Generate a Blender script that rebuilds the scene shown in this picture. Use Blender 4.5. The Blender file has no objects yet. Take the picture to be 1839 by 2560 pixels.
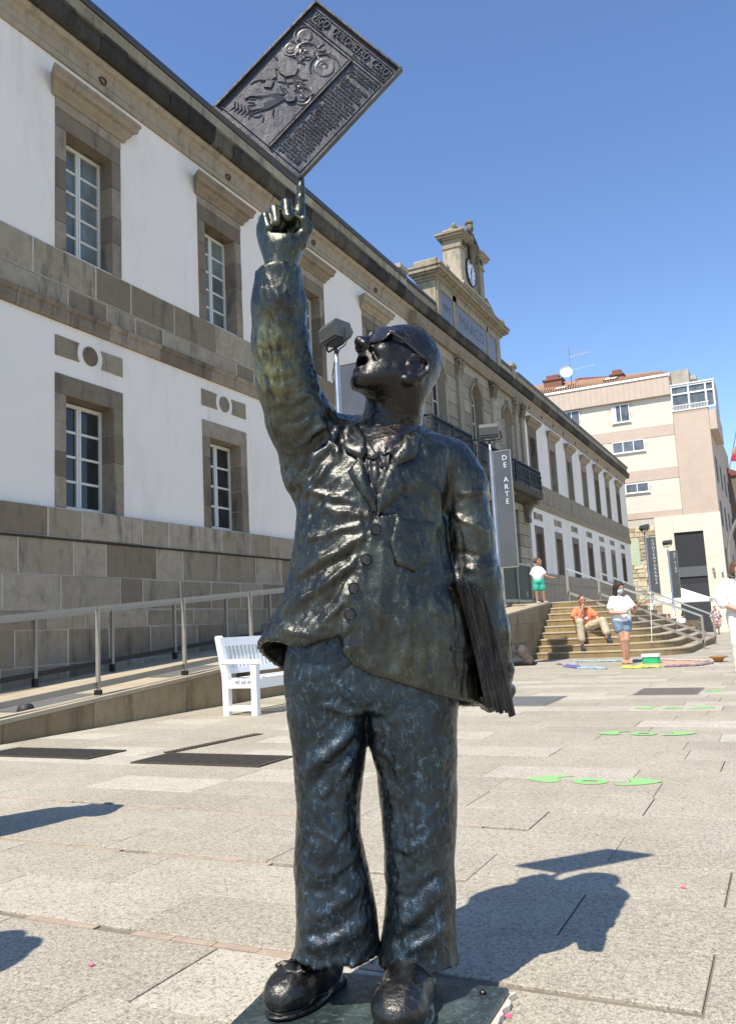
import bpy, math, random
import numpy as np
from mathutils import Vector, Matrix
from mathutils.bvhtree import BVHTree

random.seed(7)
rng = np.random.default_rng(7)
S = bpy.context.scene
COL = S.collection

# ------------------------------------------------------------------ camera
# world: X away from the museum front, Y along the museum front, Z up; metres
EYE = 0.94
RF = 2090.0                                   # focal length in pixels of the 1839 x 2560 photo
def _cam_axes():
    r, p = math.radians(2.9), math.radians(7.82)
    d = RF / math.tan(p)
    up = np.array([-math.sin(r) * d, math.cos(r) * d, -RF]); up /= np.linalg.norm(up)
    f = np.array([1966 - 919.5, -(1516 - 1280.0), -RF]); f -= up * f.dot(up); f /= np.linalg.norm(f)
    return np.array([np.cross(f, up), f, up])
MC = _cam_axes()
cd = bpy.data.cameras.new('camera'); cam = bpy.data.objects.new('camera', cd); COL.objects.link(cam)
cam.matrix_world = Matrix.Translation((0, 0, EYE)) @ Matrix(MC.tolist()).to_4x4()
cd.sensor_fit = 'VERTICAL'; cd.sensor_height = 36; cd.sensor_width = 36 * 1839 / 2560
cd.lens = 36 * RF / 2560; cd.clip_start = 0.05; cd.clip_end = 3000
S.camera = cam
S.render.resolution_x, S.render.resolution_y = 735, 1024

# ------------------------------------------------------------------ sky, sun, exposure
SUN = Vector((0.088, 0.655, -1.0)).normalized()          # direction the light travels
wd = bpy.data.worlds.new('World'); S.world = wd; wd.use_nodes = True
nt = wd.node_tree; nt.nodes.clear()
sky = nt.nodes.new('ShaderNodeTexSky'); sky.sky_type = 'NISHITA'; sky.sun_disc = False
sky.sun_elevation = math.asin(-SUN.z); sky.sun_rotation = math.atan2(-SUN.x, -SUN.y)
sky.altitude = 50; sky.air_density = 1.0; sky.dust_density = 0.15; sky.ozone_density = 4.0
bg = nt.nodes.new('ShaderNodeBackground'); bg.inputs[1].default_value = 0.138
wo = nt.nodes.new('ShaderNodeOutputWorld')
hs = nt.nodes.new('ShaderNodeHueSaturation'); hs.inputs['Saturation'].default_value = 1.06; hs.inputs['Hue'].default_value = 0.5045; nt.links.new(sky.outputs[0], hs.inputs['Color']); nt.links.new(hs.outputs[0], bg.inputs[0]); nt.links.new(bg.outputs[0], wo.inputs[0])
sd = bpy.data.lights.new('sun', 'SUN'); sun = bpy.data.objects.new('sun', sd); COL.objects.link(sun)
sd.energy = 4.5; sd.angle = math.radians(0.53); sd.color = (1.0, 0.93, 0.82)
sun.rotation_euler = SUN.to_track_quat('-Z', 'Y').to_euler(); sun.location = (-10, -30, 60)
vs = S.view_settings; vs.view_transform = 'Standard'; vs.look = 'None'; vs.gamma = 1; vs.use_curve_mapping = False
vs.exposure = 0.66
S.render.engine = 'CYCLES'

# ------------------------------------------------------------------ helpers
WL = {}                                                    # world position of every object made here
class MB:
    """collects shapes in world coordinates and links them as ONE mesh object"""
    def __init__(s): s.v = []; s.f = []
    def add(s, vs_, fs):
        n = len(s.v); s.v.extend([tuple(map(float, p)) for p in vs_]); s.f.extend([tuple(i + n for i in q) for q in fs]); return s
    def box(s, x0, x1, y0, y1, z0, z1):
        if x0 > x1: x0, x1 = x1, x0
        if y0 > y1: y0, y1 = y1, y0
        if z0 > z1: z0, z1 = z1, z0
        return s.add([(x0,y0,z0),(x1,y0,z0),(x1,y1,z0),(x0,y1,z0),(x0,y0,z1),(x1,y0,z1),(x1,y1,z1),(x0,y1,z1)],
                     [(3,2,1,0),(4,5,6,7),(0,1,5,4),(1,2,6,5),(2,3,7,6),(3,0,4,7)])
    def cbox(s, x0, x1, y0, y1, z0, z1, c=0.01):
        """box with chamfered edges on the +X face (for stones of the front)"""
        v = [(x0,y0,z0),(x0,y1,z0),(x0,y1,z1),(x0,y0,z1),(x1-c,y0,z0),(x1-c,y1,z0),(x1-c,y1,z1),(x1-c,y0,z1),
             (x1,y0+c,z0+c),(x1,y1-c,z0+c),(x1,y1-c,z1-c),(x1,y0+c,z1-c)]
        f = [(0,4,7,3),(1,2,6,5),(0,1,5,4),(3,7,6,2),(4,5,9,8),(5,6,10,9),(6,7,11,10),(7,4,8,11),(8,9,10,11)]
        return s.add(v, f)
    def obox(s, o, a, b, c):
        """box from corner o along vectors a,b,c"""
        o, a, b, c = map(Vector, (o, a, b, c))
        v = [o, o+a, o+a+b, o+b, o+c, o+a+c, o+a+b+c, o+b+c]
        f = [(3,2,1,0),(4,5,6,7),(0,1,5,4),(1,2,6,5),(2,3,7,6),(3,0,4,7)]
        if a.cross(b).dot(c) < 0: f = [q[::-1] for q in f]
        return s.add(v, f)
    def extr(s, poly, d):
        """extrude a 3-D polygon by vector d"""
        n = len(poly); d = Vector(d); P = [Vector(p) for p in poly]
        nr = Vector((0,0,0))
        for i in range(n): nr += P[i].cross(P[(i+1) % n])
        fl = nr.dot(d) > 0
        f = [tuple(range(n))[::-1], tuple(range(n, 2*n))] + [(i, (i+1) % n, n+(i+1) % n, n+i) for i in range(n)]
        if not fl: f = [q[::-1] for q in f]
        return s.add(P + [p+d for p in P], f)
    def tube(s, pts, r, n=8, cap=True):
        P = [Vector(p) for p in pts]; m = len(P)
        rr = r if hasattr(r, '__len__') else [r]*m
        t = (P[1]-P[0]).normalized(); a = t.orthogonal().normalized()
        V = []; F = []
        for i in range(m):
            t = ((P[min(i+1,m-1)]-P[max(i-1,0)])).normalized()
            a = (a - t*a.dot(t)).normalized(); b = t.cross(a)
            for k in range(n):
                an = 2*math.pi*k/n; V.append(P[i] + (a*math.cos(an)+b*math.sin(an))*rr[i])
        for i in range(m-1):
            for k in range(n):
                F.append((i*n+k, i*n+(k+1) % n, (i+1)*n+(k+1) % n, (i+1)*n+k))
        if cap: F.append(tuple(range(n))[::-1]); F.append(tuple(range((m-1)*n, m*n)))
        return s.add(V, F)
    def lathe(s, o, prof, n=16, ax=(0,0,1)):
        """prof: list of (radius, height) along axis ax from point o"""
        ax = Vector(ax).normalized(); a = ax.orthogonal().normalized(); b = ax.cross(a); o = Vector(o)
        V = []; F = []
        for (r, h) in prof:
            for k in range(n):
                an = 2*math.pi*k/n; V.append(o + ax*h + (a*math.cos(an)+b*math.sin(an))*max(r, 1e-4))
        for i in range(len(prof)-1):
            for k in range(n): F.append((i*n+k, i*n+(k+1) % n, (i+1)*n+(k+1) % n, (i+1)*n+k))
        F.append(tuple(range(n))[::-1]); F.append(tuple(range((len(prof)-1)*n, len(prof)*n)))
        return s.add(V, F)
    def ball(s, c, r, n=10, m=7):
        rx, ry, rz = r if hasattr(r, '__len__') else (r, r, r)
        V = []; F = []
        for i in range(m+1):
            th = math.pi*i/m
            for k in range(n):
                ph = 2*math.pi*k/n
                V.append((c[0]+rx*math.sin(th)*math.cos(ph), c[1]+ry*math.sin(th)*math.sin(ph), c[2]-rz*math.cos(th)))
        for i in range(m):
            for k in range(n): F.append((i*n+k, i*n+(k+1) % n, (i+1)*n+(k+1) % n, (i+1)*n+k))
        return s.add(V, F)
    def build(s, name, mt, parent=None, smooth=False, origin=None):
        V = np.array(s.v, float)
        if origin is None:
            origin = (V.min(0)+V.max(0))/2; origin[2] = V[:, 2].min()
        origin = Vector([float(x) for x in origin])
        me = bpy.data.meshes.new(name)
        me.from_pydata((V - np.array(origin)).tolist(), [], s.f); me.update()
        if smooth: me.polygons.foreach_set('use_smooth', [True]*len(me.polygons))
        return link(name, me, mt, parent, origin)
def link(name, me, mt, parent, origin):
    o = bpy.data.objects.new(name, me); COL.objects.link(o)
    if mt is not None and not me.materials: me.materials.append(mt)
    origin = Vector(origin)
    if parent is not None:
        o.parent = parent; o.location = origin - WL[parent]
    else: o.location = origin
    WL[o] = origin
    return o
def thing(name, loc, label, cat, group=None):
    o = bpy.data.objects.new(name, None); COL.objects.link(o); o.location = loc; WL[o] = Vector(loc)
    o.empty_display_size = 0.2
    return tag(o, label, cat, group)
def tag(o, label=None, cat=None, group=None, kind=None):
    if label: o['label'] = label
    if cat: o['category'] = cat
    if group: o['group'] = group
    if kind: o['kind'] = kind
    return o
def copy_tree(o, off, parent=None):
    c = o.copy(); COL.objects.link(c)
    if parent is None:
        c.location = o.location + Vector(off); WL[c] = WL[o] + Vector(off)
    else:
        c.parent = parent; WL[c] = WL[o] + Vector(off)
    for ch in list(o.children): copy_tree(ch, off, c)
    return c
def part_copy(o, off):
    """copy a part (with its sub-parts) inside the same thing"""
    c = o.copy(); COL.objects.link(c); c.location = o.location + Vector(off); WL[c] = WL[o] + Vector(off)
    for ch in list(o.children): copy_tree(ch, off, c)
    return c

# ------------------------------------------------------------------ materials
class NT:
    def __init__(s, name):
        s.m = bpy.data.materials.new(name); s.m.use_nodes = True; s.t = s.m.node_tree
        s.b = s.t.nodes['Principled BSDF']
    def n(s, typ, ins=None, **kw):
        x = s.t.nodes.new('ShaderNode'+typ)
        for k, v in kw.items(): setattr(x, k, v)
        for k, v in (ins or {}).items():
            if isinstance(v, bpy.types.NodeSocket): s.t.links.new(v, x.inputs[k])
            else: x.inputs[k].default_value = v
        return x
    def pos(s): return s.n('NewGeometry').outputs['Position']
    def obj(s): return s.n('TexCoord').outputs['Object']
    def map(s, vec, scale=(1,1,1), rot=(0,0,0)):
        return s.n('Mapping', {'Vector': vec, 'Scale': scale, 'Rotation': rot}).outputs[0]
    def noise(s, vec, scale, detail=4, rough=0.6):
        return s.n('TexNoise', {'Vector': vec, 'Scale': scale, 'Detail': detail, 'Roughness': rough}).outputs['Fac']
    def ramp(s, f, a, b, c0=0.0, c1=1.0):
        return s.n('MapRange', {'Value': f, 'From Min': a, 'From Max': b, 'To Min': c0, 'To Max': c1}).outputs[0]
    def mix(s, f, a, b, typ='MIX'):
        x = s.n('Mix', data_type='RGBA', blend_type=typ)
        for k, v in ((0, f), (6, a), (7, b)):
            if isinstance(v, bpy.types.NodeSocket): s.t.links.new(v, x.inputs[k])
            elif k == 0: x.inputs[0].default_value = v
            else: x.inputs[k].default_value = (*v, 1) if len(v) == 3 else v
        return x.outputs[2]
    def mul(s, a, b): return s.math('MULTIPLY', a, b)
    def math(s, op, a, b=0.0):
        x = s.n('Math', operation=op)
        for i, v in enumerate((a, b)):
            if isinstance(v, bpy.types.NodeSocket): s.t.links.new(v, x.inputs[i])
            else: x.inputs[i].default_value = v
        return x.outputs[0]
    def set(s, **kw):
        for k, v in kw.items():
            k = {'color': 'Base Color', 'rough': 'Roughness', 'metal': 'Metallic', 'normal': 'Normal', 'spec': 'Specular IOR Level',
                 'coat': 'Coat Weight', 'coatr': 'Coat Roughness'}.get(k, k)
            if isinstance(v, bpy.types.NodeSocket): s.t.links.new(v, s.b.inputs[k])
            elif k == 'Base Color': s.b.inputs[k].default_value = (*v, 1)
            else: s.b.inputs[k].default_value = v
        return s.m
    def bump(s, h, strength=0.3, dist=0.01, base=None):
        ins = {'Height': h, 'Strength': strength, 'Distance': dist}
        if base is not None: ins['Normal'] = base
        return s.n('Bump', ins).outputs[0]
    def rand(s): return s.n('ObjectInfo').outputs['Random']

def plain(name, c, rough=0.6, metal=0.0, var=0.12, scale=6.0, fine=60.0, bump=0.0, spec=0.5, dirt=None):
    t = NT(name); p = t.pos()
    a = t.noise(p, scale, 5, 0.65); b = t.noise(p, fine, 3)
    lo = tuple(x*(1-var) for x in c); hi = tuple(min(1, x*(1+var)) for x in c)
    col = t.mix(t.ramp(a, .3, .7), lo, hi)
    col = t.mix(t.ramp(b, .35, .65, 0, .5), col, tuple(x*(1-var) for x in c))
    if dirt:
        d = t.noise(t.map(p, (1, 1, .35)), dirt[1], 6, .7)
        col = t.mix(t.ramp(d, .52, .75, 0, dirt[2]), col, dirt[0])
    kw = dict(color=col, rough=t.ramp(a, .3, .7, max(0.03, rough*.88), min(1, rough*1.12)), metal=metal, spec=spec)
    if bump: kw['normal'] = t.bump(b, bump, .004)
    return t.set(**kw)

def stone(name, c, c2, dark, rnd=0.28, stain=0.5, rough=0.85):
    """weathered granite: tone per block, mottling, grain, dark rain stains"""
    t = NT(name); p = t.pos()
    big = t.noise(p, 1.3, 5, .6); med = t.noise(p, 7, 5, .65); fin = t.noise(p, 170, 2, .6)
    col = t.mix(t.ramp(t.math('ADD', t.mul(big, .5), t.mul(t.rand(), .5)), .3, .7), c, c2)
    col = t.mix(t.ramp(med, .42, .72, 0, .55), col, tuple(x*.72 for x in c))
    st = t.noise(t.map(p, (2.2, 2.2, .5)), 1.7, 6, .68)
    col = t.mix(t.mul(t.ramp(st, .52, .72), stain), col, dark)
    g = t.ramp(fin, .35, .65, .80, 1.14)
    r = t.ramp(t.rand(), 0, 1, 1-rnd, 1+rnd*.6)
    col = t.mix(1.0, col, t.n('CombineColor', {0: t.mul(g, r), 1: t.mul(g, r), 2: t.mul(g, r)}).outputs[0], 'MULTIPLY')
    nb = t.bump(fin, .35, .003, t.bump(med, .5, .012))
    return t.set(color=col, rough=rough, normal=nb, spec=0.25)

M = {}
M['granite'] = stone('granite_block', (.285,.222,.148), (.345,.290,.212), (.075,.068,.058), .24, .85)
M['jamb'] = stone('granite_jamb', (.235,.185,.13), (.29,.24,.175), (.06,.053,.046), .26, .9)
M['trim'] = stone('granite_trim', (.30,.242,.165), (.345,.29,.21), (.10,.085,.066), .14, .75)
M['ashlar'] = stone('ashlar_stone', (.31,.265,.19), (.365,.32,.24), (.12,.10,.08), .2, .6)
M['mortar'] = plain('lime_mortar', (.50,.46,.38), .9, var=.15, scale=5, fine=90)
M['plaster'] = plain('white_plaster', (.80,.735,.64), .8, var=.03, scale=.8, fine=25, bump=.05, dirt=((.54,.49,.41), .7, .6))
def streaked_plaster():
    m = M['plaster']; t = NT.__new__(NT); t.m = m; t.t = m.node_tree; t.b = t.t.nodes['Principled BSDF']
    src = t.b.inputs['Base Color'].links[0].from_socket; p = t.pos()
    s1 = t.noise(t.map(p, (1, 2.2, .10)), 2.6, 5, .7); s2 = t.noise(p, .55, 4, .6)
    col = t.mix(t.mul(t.ramp(s1, .54, .72, 0, .55), t.ramp(s2, .40, .62)), src, (.55,.505,.43))
    t.t.links.new(col, t.b.inputs['Base Color'])
streaked_plaster()
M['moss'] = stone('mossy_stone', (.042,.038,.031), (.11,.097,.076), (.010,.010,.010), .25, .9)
M['roofmetal'] = plain('dark_roof_metal', (.07,.075,.085), .5, .4, .2)
M['attic'] = stone('attic_stone', (.34,.29,.20), (.41,.365,.275), (.085,.072,.056), .16, .85)
M['slate'] = plain('slate_plaque', (.165,.17,.185), .4, var=.2, scale=4)
M['slateink'] = plain('engraved_letter', (.10,.105,.125), .6)
M['framew'] = plain('cream_window_paint', (.66,.64,.57), .45, var=.08, scale=12)
def glass(name, c, rough=.06):
    t = NT(name); p = t.pos()
    a = t.noise(t.map(p, (1, 1, .6)), 2.2, 3)
    r = t.rand(); f = t.math('ADD', t.mul(t.ramp(a, .35, .65), .6), t.mul(r, .4)); return t.set(color=t.mix(f, tuple(x*.5 for x in c), tuple(x*1.45 for x in c)), rough=rough, spec=.5)
M['glassdark'] = glass('dark_window_glass', (.030,.032,.030))
M['glasscurt'] = glass('curtained_window_glass', (.135,.16,.155), .12)
M['iron'] = plain('wrought_iron', (.028,.028,.030), .5, .5, .2)
M['rust'] = plain('rusty_iron', (.09,.04,.025), .8, .2, .3)
M['steel'] = plain('galvanised_steel', (.30,.28,.245), .5, .65, .12)
M['steelbright'] = plain('stainless_steel', (.62,.60,.57), .25, .95, .06)
M['steelflat'] = plain('brushed_flat_bar', (.33,.30,.25), .5, .5, .12)
M['concrete'] = stone('ramp_wall_stone', (.285,.215,.12), (.335,.265,.155), (.085,.065,.04), .14, .85)
M['rampstone'] = plain('ramp_pavement', (.40,.335,.23), .85, var=.12, scale=3, fine=120, bump=.1, dirt=((.22,.19,.14), 1.5, .5))
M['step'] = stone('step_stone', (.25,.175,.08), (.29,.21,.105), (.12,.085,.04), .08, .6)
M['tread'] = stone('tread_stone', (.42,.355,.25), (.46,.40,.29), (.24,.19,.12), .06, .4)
M['white'] = plain('white_painted_wood', (.82,.82,.80), .45, var=.03, scale=10)
M['black'] = plain('matt_black', (.02,.02,.022), .6)
M['grate'] = plain('rusted_grate', (.075,.062,.048), .75, .3, .3, 20)
M['holedark'] = plain('dark_hole_colour', (.02,.018,.015), .9)
def worn_paint():
    t = NT('worn_green_paint'); p = t.pos(); w = t.ramp(t.noise(p, 22, 6, .75), .50, .58); return t.set(color=t.mix(t.mul(w, .85), (.20,.50,.15), (.36,.32,.24)), rough=.75)
M['green'] = worn_paint()
M['pink'] = plain('pink_confetti', (.85,.12,.22), .7)
M['redmortar'] = plain('red_mortar', (.37,.285,.21), .9, var=.30, scale=9, fine=120, bump=.3)

# paving: granite with salt-and-pepper grain, tone per slab
def paving(name, tiles=False):
    t = NT(name); p = t.pos()
    v = t.n('TexVoronoi', {'Vector': t.map(p, (1, .8, 1)), 'Scale': 235.0, 'Randomness': 1.0}).outputs['Color']
    vv = t.n('SeparateColor', {0: v}).outputs[0]
    f1 = t.noise(p, 120, 4, .7); big = t.noise(p, .9, 4, .6); med = t.noise(p, 6, 5, .7); clot = t.noise(p, 48, 4, .75); ver = t.noise(p, 26, 3, .6)
    col = t.mix(t.ramp(big, .35, .65), (.335,.295,.215), (.42,.38,.29))
    if tiles:
        br = t.n('TexBrick', {'Vector': t.n('VectorMath', {0: p, 1: (-.16, .19, 0)}, operation='ADD').outputs[0], 'Color1': (.0,.0,.0,1), 'Color2': (1,1,1,1), 'Mortar': (.5,.5,.5,1), 'Scale': 1.0,
                  'Mortar Size': .006, 'Mortar Smooth': .3, 'Bias': 0.0, 'Brick Width': .88, 'Row Height': .402}, offset=.5, squash=1)
        rr = t.n('SeparateColor', {0: br.outputs['Color']}).outputs[0]
    else: rr = t.rand()
    col = t.mix(t.ramp(rr, .66, .95, 0, .62), col, (.56,.52,.42))
    col = t.mix(t.ramp(rr, .0, .34, .38, 0), col, (.25,.222,.17))
    col = t.mix(t.ramp(med, .45, .75, 0, .5), col, (.235,.205,.155))
    col = t.mix(t.mul(t.ramp(vv, .60, .82, 0, .8), t.ramp(f1, .40, .6)), col, (.11,.098,.082))
    col = t.mix(t.mul(t.ramp(vv, .30, .10), .6), col, (.52,.48,.40))
    col = t.mix(t.ramp(clot, .54, .66, 0, .75), col, (.135,.12,.098)); col = t.mix(t.ramp(clot, .46, .34, 0, .5), col, (.46,.42,.335))
    col = t.mix(t.ramp(ver, .66, .76, 0, .35), col, (.12,.11,.095))
    if tiles: col = t.mix(t.mul(br.outputs['Fac'], .8), col, (.14,.125,.10))
    nb = t.bump(f1, .4, .003, t.bump(med, .4, .006))
    return t.set(color=col, rough=.82, normal=nb, spec=.3)
M['slab'] = paving('granite_paving_slab'); M['paving'] = paving('granite_paving_far', True)
M['bed'] = plain('joint_grit', (.20,.17,.125), .95, var=.3, scale=12, fine=150)

def bronze(name, a, b, c, rough=.30, streak=(1, 1, .35), metal=.85, extra=None, vein=.5, bump=1.0, coat=.55):
    """patinated cast bronze: dark ground, green or blue patina, rubbed veins, hand-worked relief"""
    t = NT(name); p = t.obj()
    n1 = t.noise(p, 7, 6, .68); n2 = t.noise(p, 34, 5, .72); n3 = t.noise(t.map(p, streak, (.3, .5, .6)), 55, 5, .75); n4 = t.noise(p, 190, 4, .7)
    n5 = t.math('ABSOLUTE', t.math('SUBTRACT', t.noise(t.map(p, streak, (.5, .2, .3)), 30, 4, .6), .5))
    line = t.ramp(n5, .022, .0)
    col = t.mix(t.ramp(n1, .46, .66), a, b)
    col = t.mix(t.ramp(n2, .50, .70, 0, .8), col, c)
    col = t.mix(t.mul(line, t.ramp(n2, .42, .6, 0, vein)), col, tuple(min(1, x*3.2+.02) for x in b))
    if extra:
        d = t.n('VectorMath', {0: p, 1: extra[0]}, operation='DISTANCE').outputs['Value']
        col = t.mix(t.mul(t.ramp(d, extra[1], 0), t.ramp(n3, .40, .60)), col, extra[2])
    n6 = t.math('ABSOLUTE', t.math('SUBTRACT', t.noise(t.map(p, streak, (.2, .6, .4)), 85, 3, .6), .5)); cut = t.ramp(n6, .0, .06)
    h = t.math('ADD', t.math('ADD', t.mul(n3, 1.0), t.mul(n4, .35)), t.mul(cut, .05))
    nb = t.bump(h, .34*bump, .005, t.bump(n2, .35*bump, .010, t.bump(line, .15*bump, .004)))
    cb = t.bump(n3, .22*bump, .005, t.bump(n2, .3*bump, .010))
    return t.set(color=col, metal=metal, rough=t.ramp(n3, .35, .68, rough*.72, rough*1.6), normal=nb, coat=coat, coatr=t.ramp(n2, .3, .7, .20, .42), **{'Coat Normal': cb})
M['br_head'] = bronze('bronze_head', (.015,.013,.011), (.024,.020,.017), (.011,.010,.009), .36, vein=.08, bump=.9, coat=.55)
M['br_lens'] = bronze('bronze_lens', (.045,.046,.05), (.06,.06,.065), (.04,.04,.045), .26, vein=0, bump=.1, coat=.5)
M['br_jacket'] = bronze('bronze_jacket', (.0130,.0125,.0080), (.054,.056,.036), (.018,.030,.019), .35, vein=.4, bump=.95, coat=.85, extra=((-.13, -.27, 1.62), .17, (.27,.26,.085)))
M['br_shirt'] = bronze('bronze_shirt', (.026,.020,.016), (.05,.042,.035), (.018,.017,.015), .3, coat=.8)
M['br_trouser'] = bronze('bronze_trousers', (.012,.017,.021), (.036,.056,.070), (.016,.050,.082), .38, vein=.75, bump=1.25, coat=.6)
M['br_shoe'] = bronze('bronze_shoe', (.018,.015,.012), (.040,.035,.028), (.020,.040,.036), .33, coat=.8)
M['br_hand'] = bronze('bronze_hand', (.026,.028,.017), (.085,.09,.045), (.016,.018,.012), .32, coat=.8, bump=.7)
M['br_plaque'] = bronze('bronze_newspaper', (.065,.060,.060), (.105,.098,.094), (.05,.062,.058), .38, vein=.05, bump=.4, coat=.4)
M['br_base'] = bronze('bronze_base', (.03,.042,.042), (.09,.125,.12), (.06,.12,.11), .5, metal=.5)
M['br_paper'] = bronze('bronze_bundle', (.018,.014,.011), (.036,.028,.022), (.010,.009,.008), .30, (1, 1, .08), coat=.8)
# ================================================================== GROUND
def gz(y): return 0.0 if y < 24 else -0.0172*(y-24) if y < 70 else -0.791
ROW0, ROWH, SLW = 2.20, 0.402, 0.88
YN = ROW0 + ROWH*29                                   # slabs are laid one by one up to here
g = MB()
XS = [-400, -60, -9, 3, 30, 400]; YS = [-200, -20, ROW0-ROWH*3, YN, 24, 70, 120, 700]
for j in range(len(YS)-1):
    for i in range(len(XS)-1):
        near = XS[i] == -9 and YS[j] == ROW0-ROWH*3
        z0, z1 = (-.03, -.03) if near else (gz(YS[j]), gz(YS[j+1]))
        g.add([(XS[i],YS[j],z0),(XS[i+1],YS[j],z0),(XS[i+1],YS[j+1],z1),(XS[i],YS[j+1],z1)], [(0,1,2,3)])
ground = tag(g.build('ground', M['paving'], origin=(0,0,0)), kind='structure')
b = MB(); b.box(-8.9, 2.9, ROW0-ROWH*3+.01, YN-.01, -.026, -.009)
bed = b.build('joint_bed', M['bed'], ground)
ns = 0
FIX = {0: -.28, 1: -.72, 2: -1.16, 3: -.72, 4: -1.15, 5: -.71, 6: -1.6, 7: -.9, 8: -.45, 9: -1.57}
for k in range(-3, 29):
    y0 = ROW0 + k*ROWH; y1 = y0 + ROWH
    xl = max(-6.86, -1.25*y1 - .3); xr = max(.55, -.02*y1+.75)
    off = FIX.get(k, rng.uniform(-.44, .44))
    i0 = math.floor((xl-off)/SLW)
    x = off + i0*SLW
    red = k in (0, 2, 4)
    while x < xr:
        xa, xb = max(x, -6.87), x+SLW
        wj = .0014
        if xb - xa > .05 and ns < 298:
            dz = rng.uniform(-.0012, .0012); c = .002
            tr_ = red and xa < (-1.0, 0, -1.9, 0, -1.2)[k]; ya = y0 + (.034 if tr_ else .0012); yb = y1-.0012-(.012 if (k+1) in (0, 2, 4) and xa < (-1.0, 0, -1.9, 0, -1.2)[k+1] else 0)
            z = dz; wl, wr = (.0055 if rng.random() < .17 else wj), wj
            m = MB(); x0, x1 = xa+wl, xb-wr
            m.add([(x0,ya,-.01),(x1,ya,-.01),(x1,yb,-.01),(x0,yb,-.01),(x0,ya,z-c),(x1,ya,z-c),(x1,yb,z-c),(x0,yb,z-c),
                   (x0+c,ya+c,z),(x1-c,ya+c,z),(x1-c,yb-c,z),(x0+c,yb-c,z)],
                  [(0,1,5,4),(1,2,6,5),(2,3,7,6),(3,0,4,7),(4,5,9,8),(5,6,10,9),(6,7,11,10),(7,4,8,11),(8,9,10,11)])
            m.build('paving_slab', M['slab'], ground); ns += 1
        x = xb
for k in (0, 2, 4):                                      # red mortar in three of the joints
    m = MB(); y = ROW0 + k*ROWH; xs = np.arange(-6.8, (-1.0, 0, -1.9, 0, -1.2)[k], .16)
    for i in range(len(xs)-1):
        if rng.random() < .12: continue
        a, bb = rng.uniform(-.010, -.004), rng.uniform(.026, .034)
        m.box(xs[i], xs[i+1]-rng.uniform(0, .004), y+a, y+bb, -.008, -.0015+rng.uniform(-.001, .001))
    m.build('red_mortar_strip', M['redmortar'], ground)

# drain grates
def grate(x0, x1, y0, y1, label, nb=30, along='y'):
    t = thing('drain_grate', ((x0+x1)/2, (y0+y1)/2, 0), label, 'drain grate', 'iron grates let into the paving')
    MB().box(x0, x1, y0, y1, .0005, .003).build('pit_shade_sheet', M['holedark'], t)  # near-black sheet on the paving, paints in the shade of a pit
    f = MB()
    w = .02
    f.box(x0, x1, y0, y0+w, .003, .012); f.box(x0, x1, y1-w, y1, .003, .012); f.box(x0, x0+w, y0+w, y1-w, .003, .012); f.box(x1-w, x1, y0+w, y1-w, .003, .012)
    f.build('grate_frame', M['grate'], t)
    for i in range(nb):
        x = x0+w + (x1-x0-2*w)*(i+.5)/nb
        MB().box(x-.012, x+.012, y0+w, y1-w, .004, .010).build('grate_bar', M['grate'], t)
    return t
grate(-6.42, -5.13, 5.16, 5.60, 'rusty drain grate nearest the ramp, cut by the left picture edge', 28)
grate(-4.60, -3.43, 5.06, 5.52, 'rusty drain grate in the paving left of the bronze trousers', 30)
grate(-2.98, -2.0, 8.95, 10.1, 'grey slotted drain grate half behind the bronze bundle of papers', 24) if False else None
def cover(x0, x1, y0, y1, mt, label):
    t = thing('access_cover', ((x0+x1)/2, (y0+y1)/2, 0), label, 'access cover')
    MB().box(x0, x1, y0, y1, .0005, .006).build('cover_frame', M['steel'], t)
    MB().box(x0+.03, x1-.03, y0+.03, y1-.03, .006, .009).build('cover_plate', mt, t)
M['covergrey'] = plain('grey_cover_plate', (.17,.17,.165), .6, .3, .15); M['coverbrown'] = plain('brown_cover_plate', (.15,.125,.10), .7, .2, .2)
cover(-3.2, -2.45, 9.1, 10.15, M['covergrey'], 'grey metal access cover beside the bronze bundle, left of the brown one')
cover(-1.72, -1.0, 10.2, 11.1, M['coverbrown'], 'brown access cover in the paving in front of the cloth ring')
# slot channel by the bench
t = thing('slot_drain', (-4.9, 6.1, 0), 'dark curved slot drain in the paving before the bench foot', 'slot drain')
c = MB(); pts = [(-6.6, 7.05), (-5.7, 5.95), (-4.66, 5.5)]
c.obox((-4.70, 5.56, .001), (.13, 1.15, 0), (.09, -.01, 0), (0, 0, .006)); c.build('channel', M['grate'], t)
c = MB()
for i in range(26):
    q = Vector((-4.70, 5.56, .004)) + Vector((.13, 1.15, 0))*(i/26.0)
    c.obox(q, (.002, .018, 0), (.09, -.01, 0), (0, 0, .006))
c.build('slot_bars', M['grate'], t)
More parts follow.
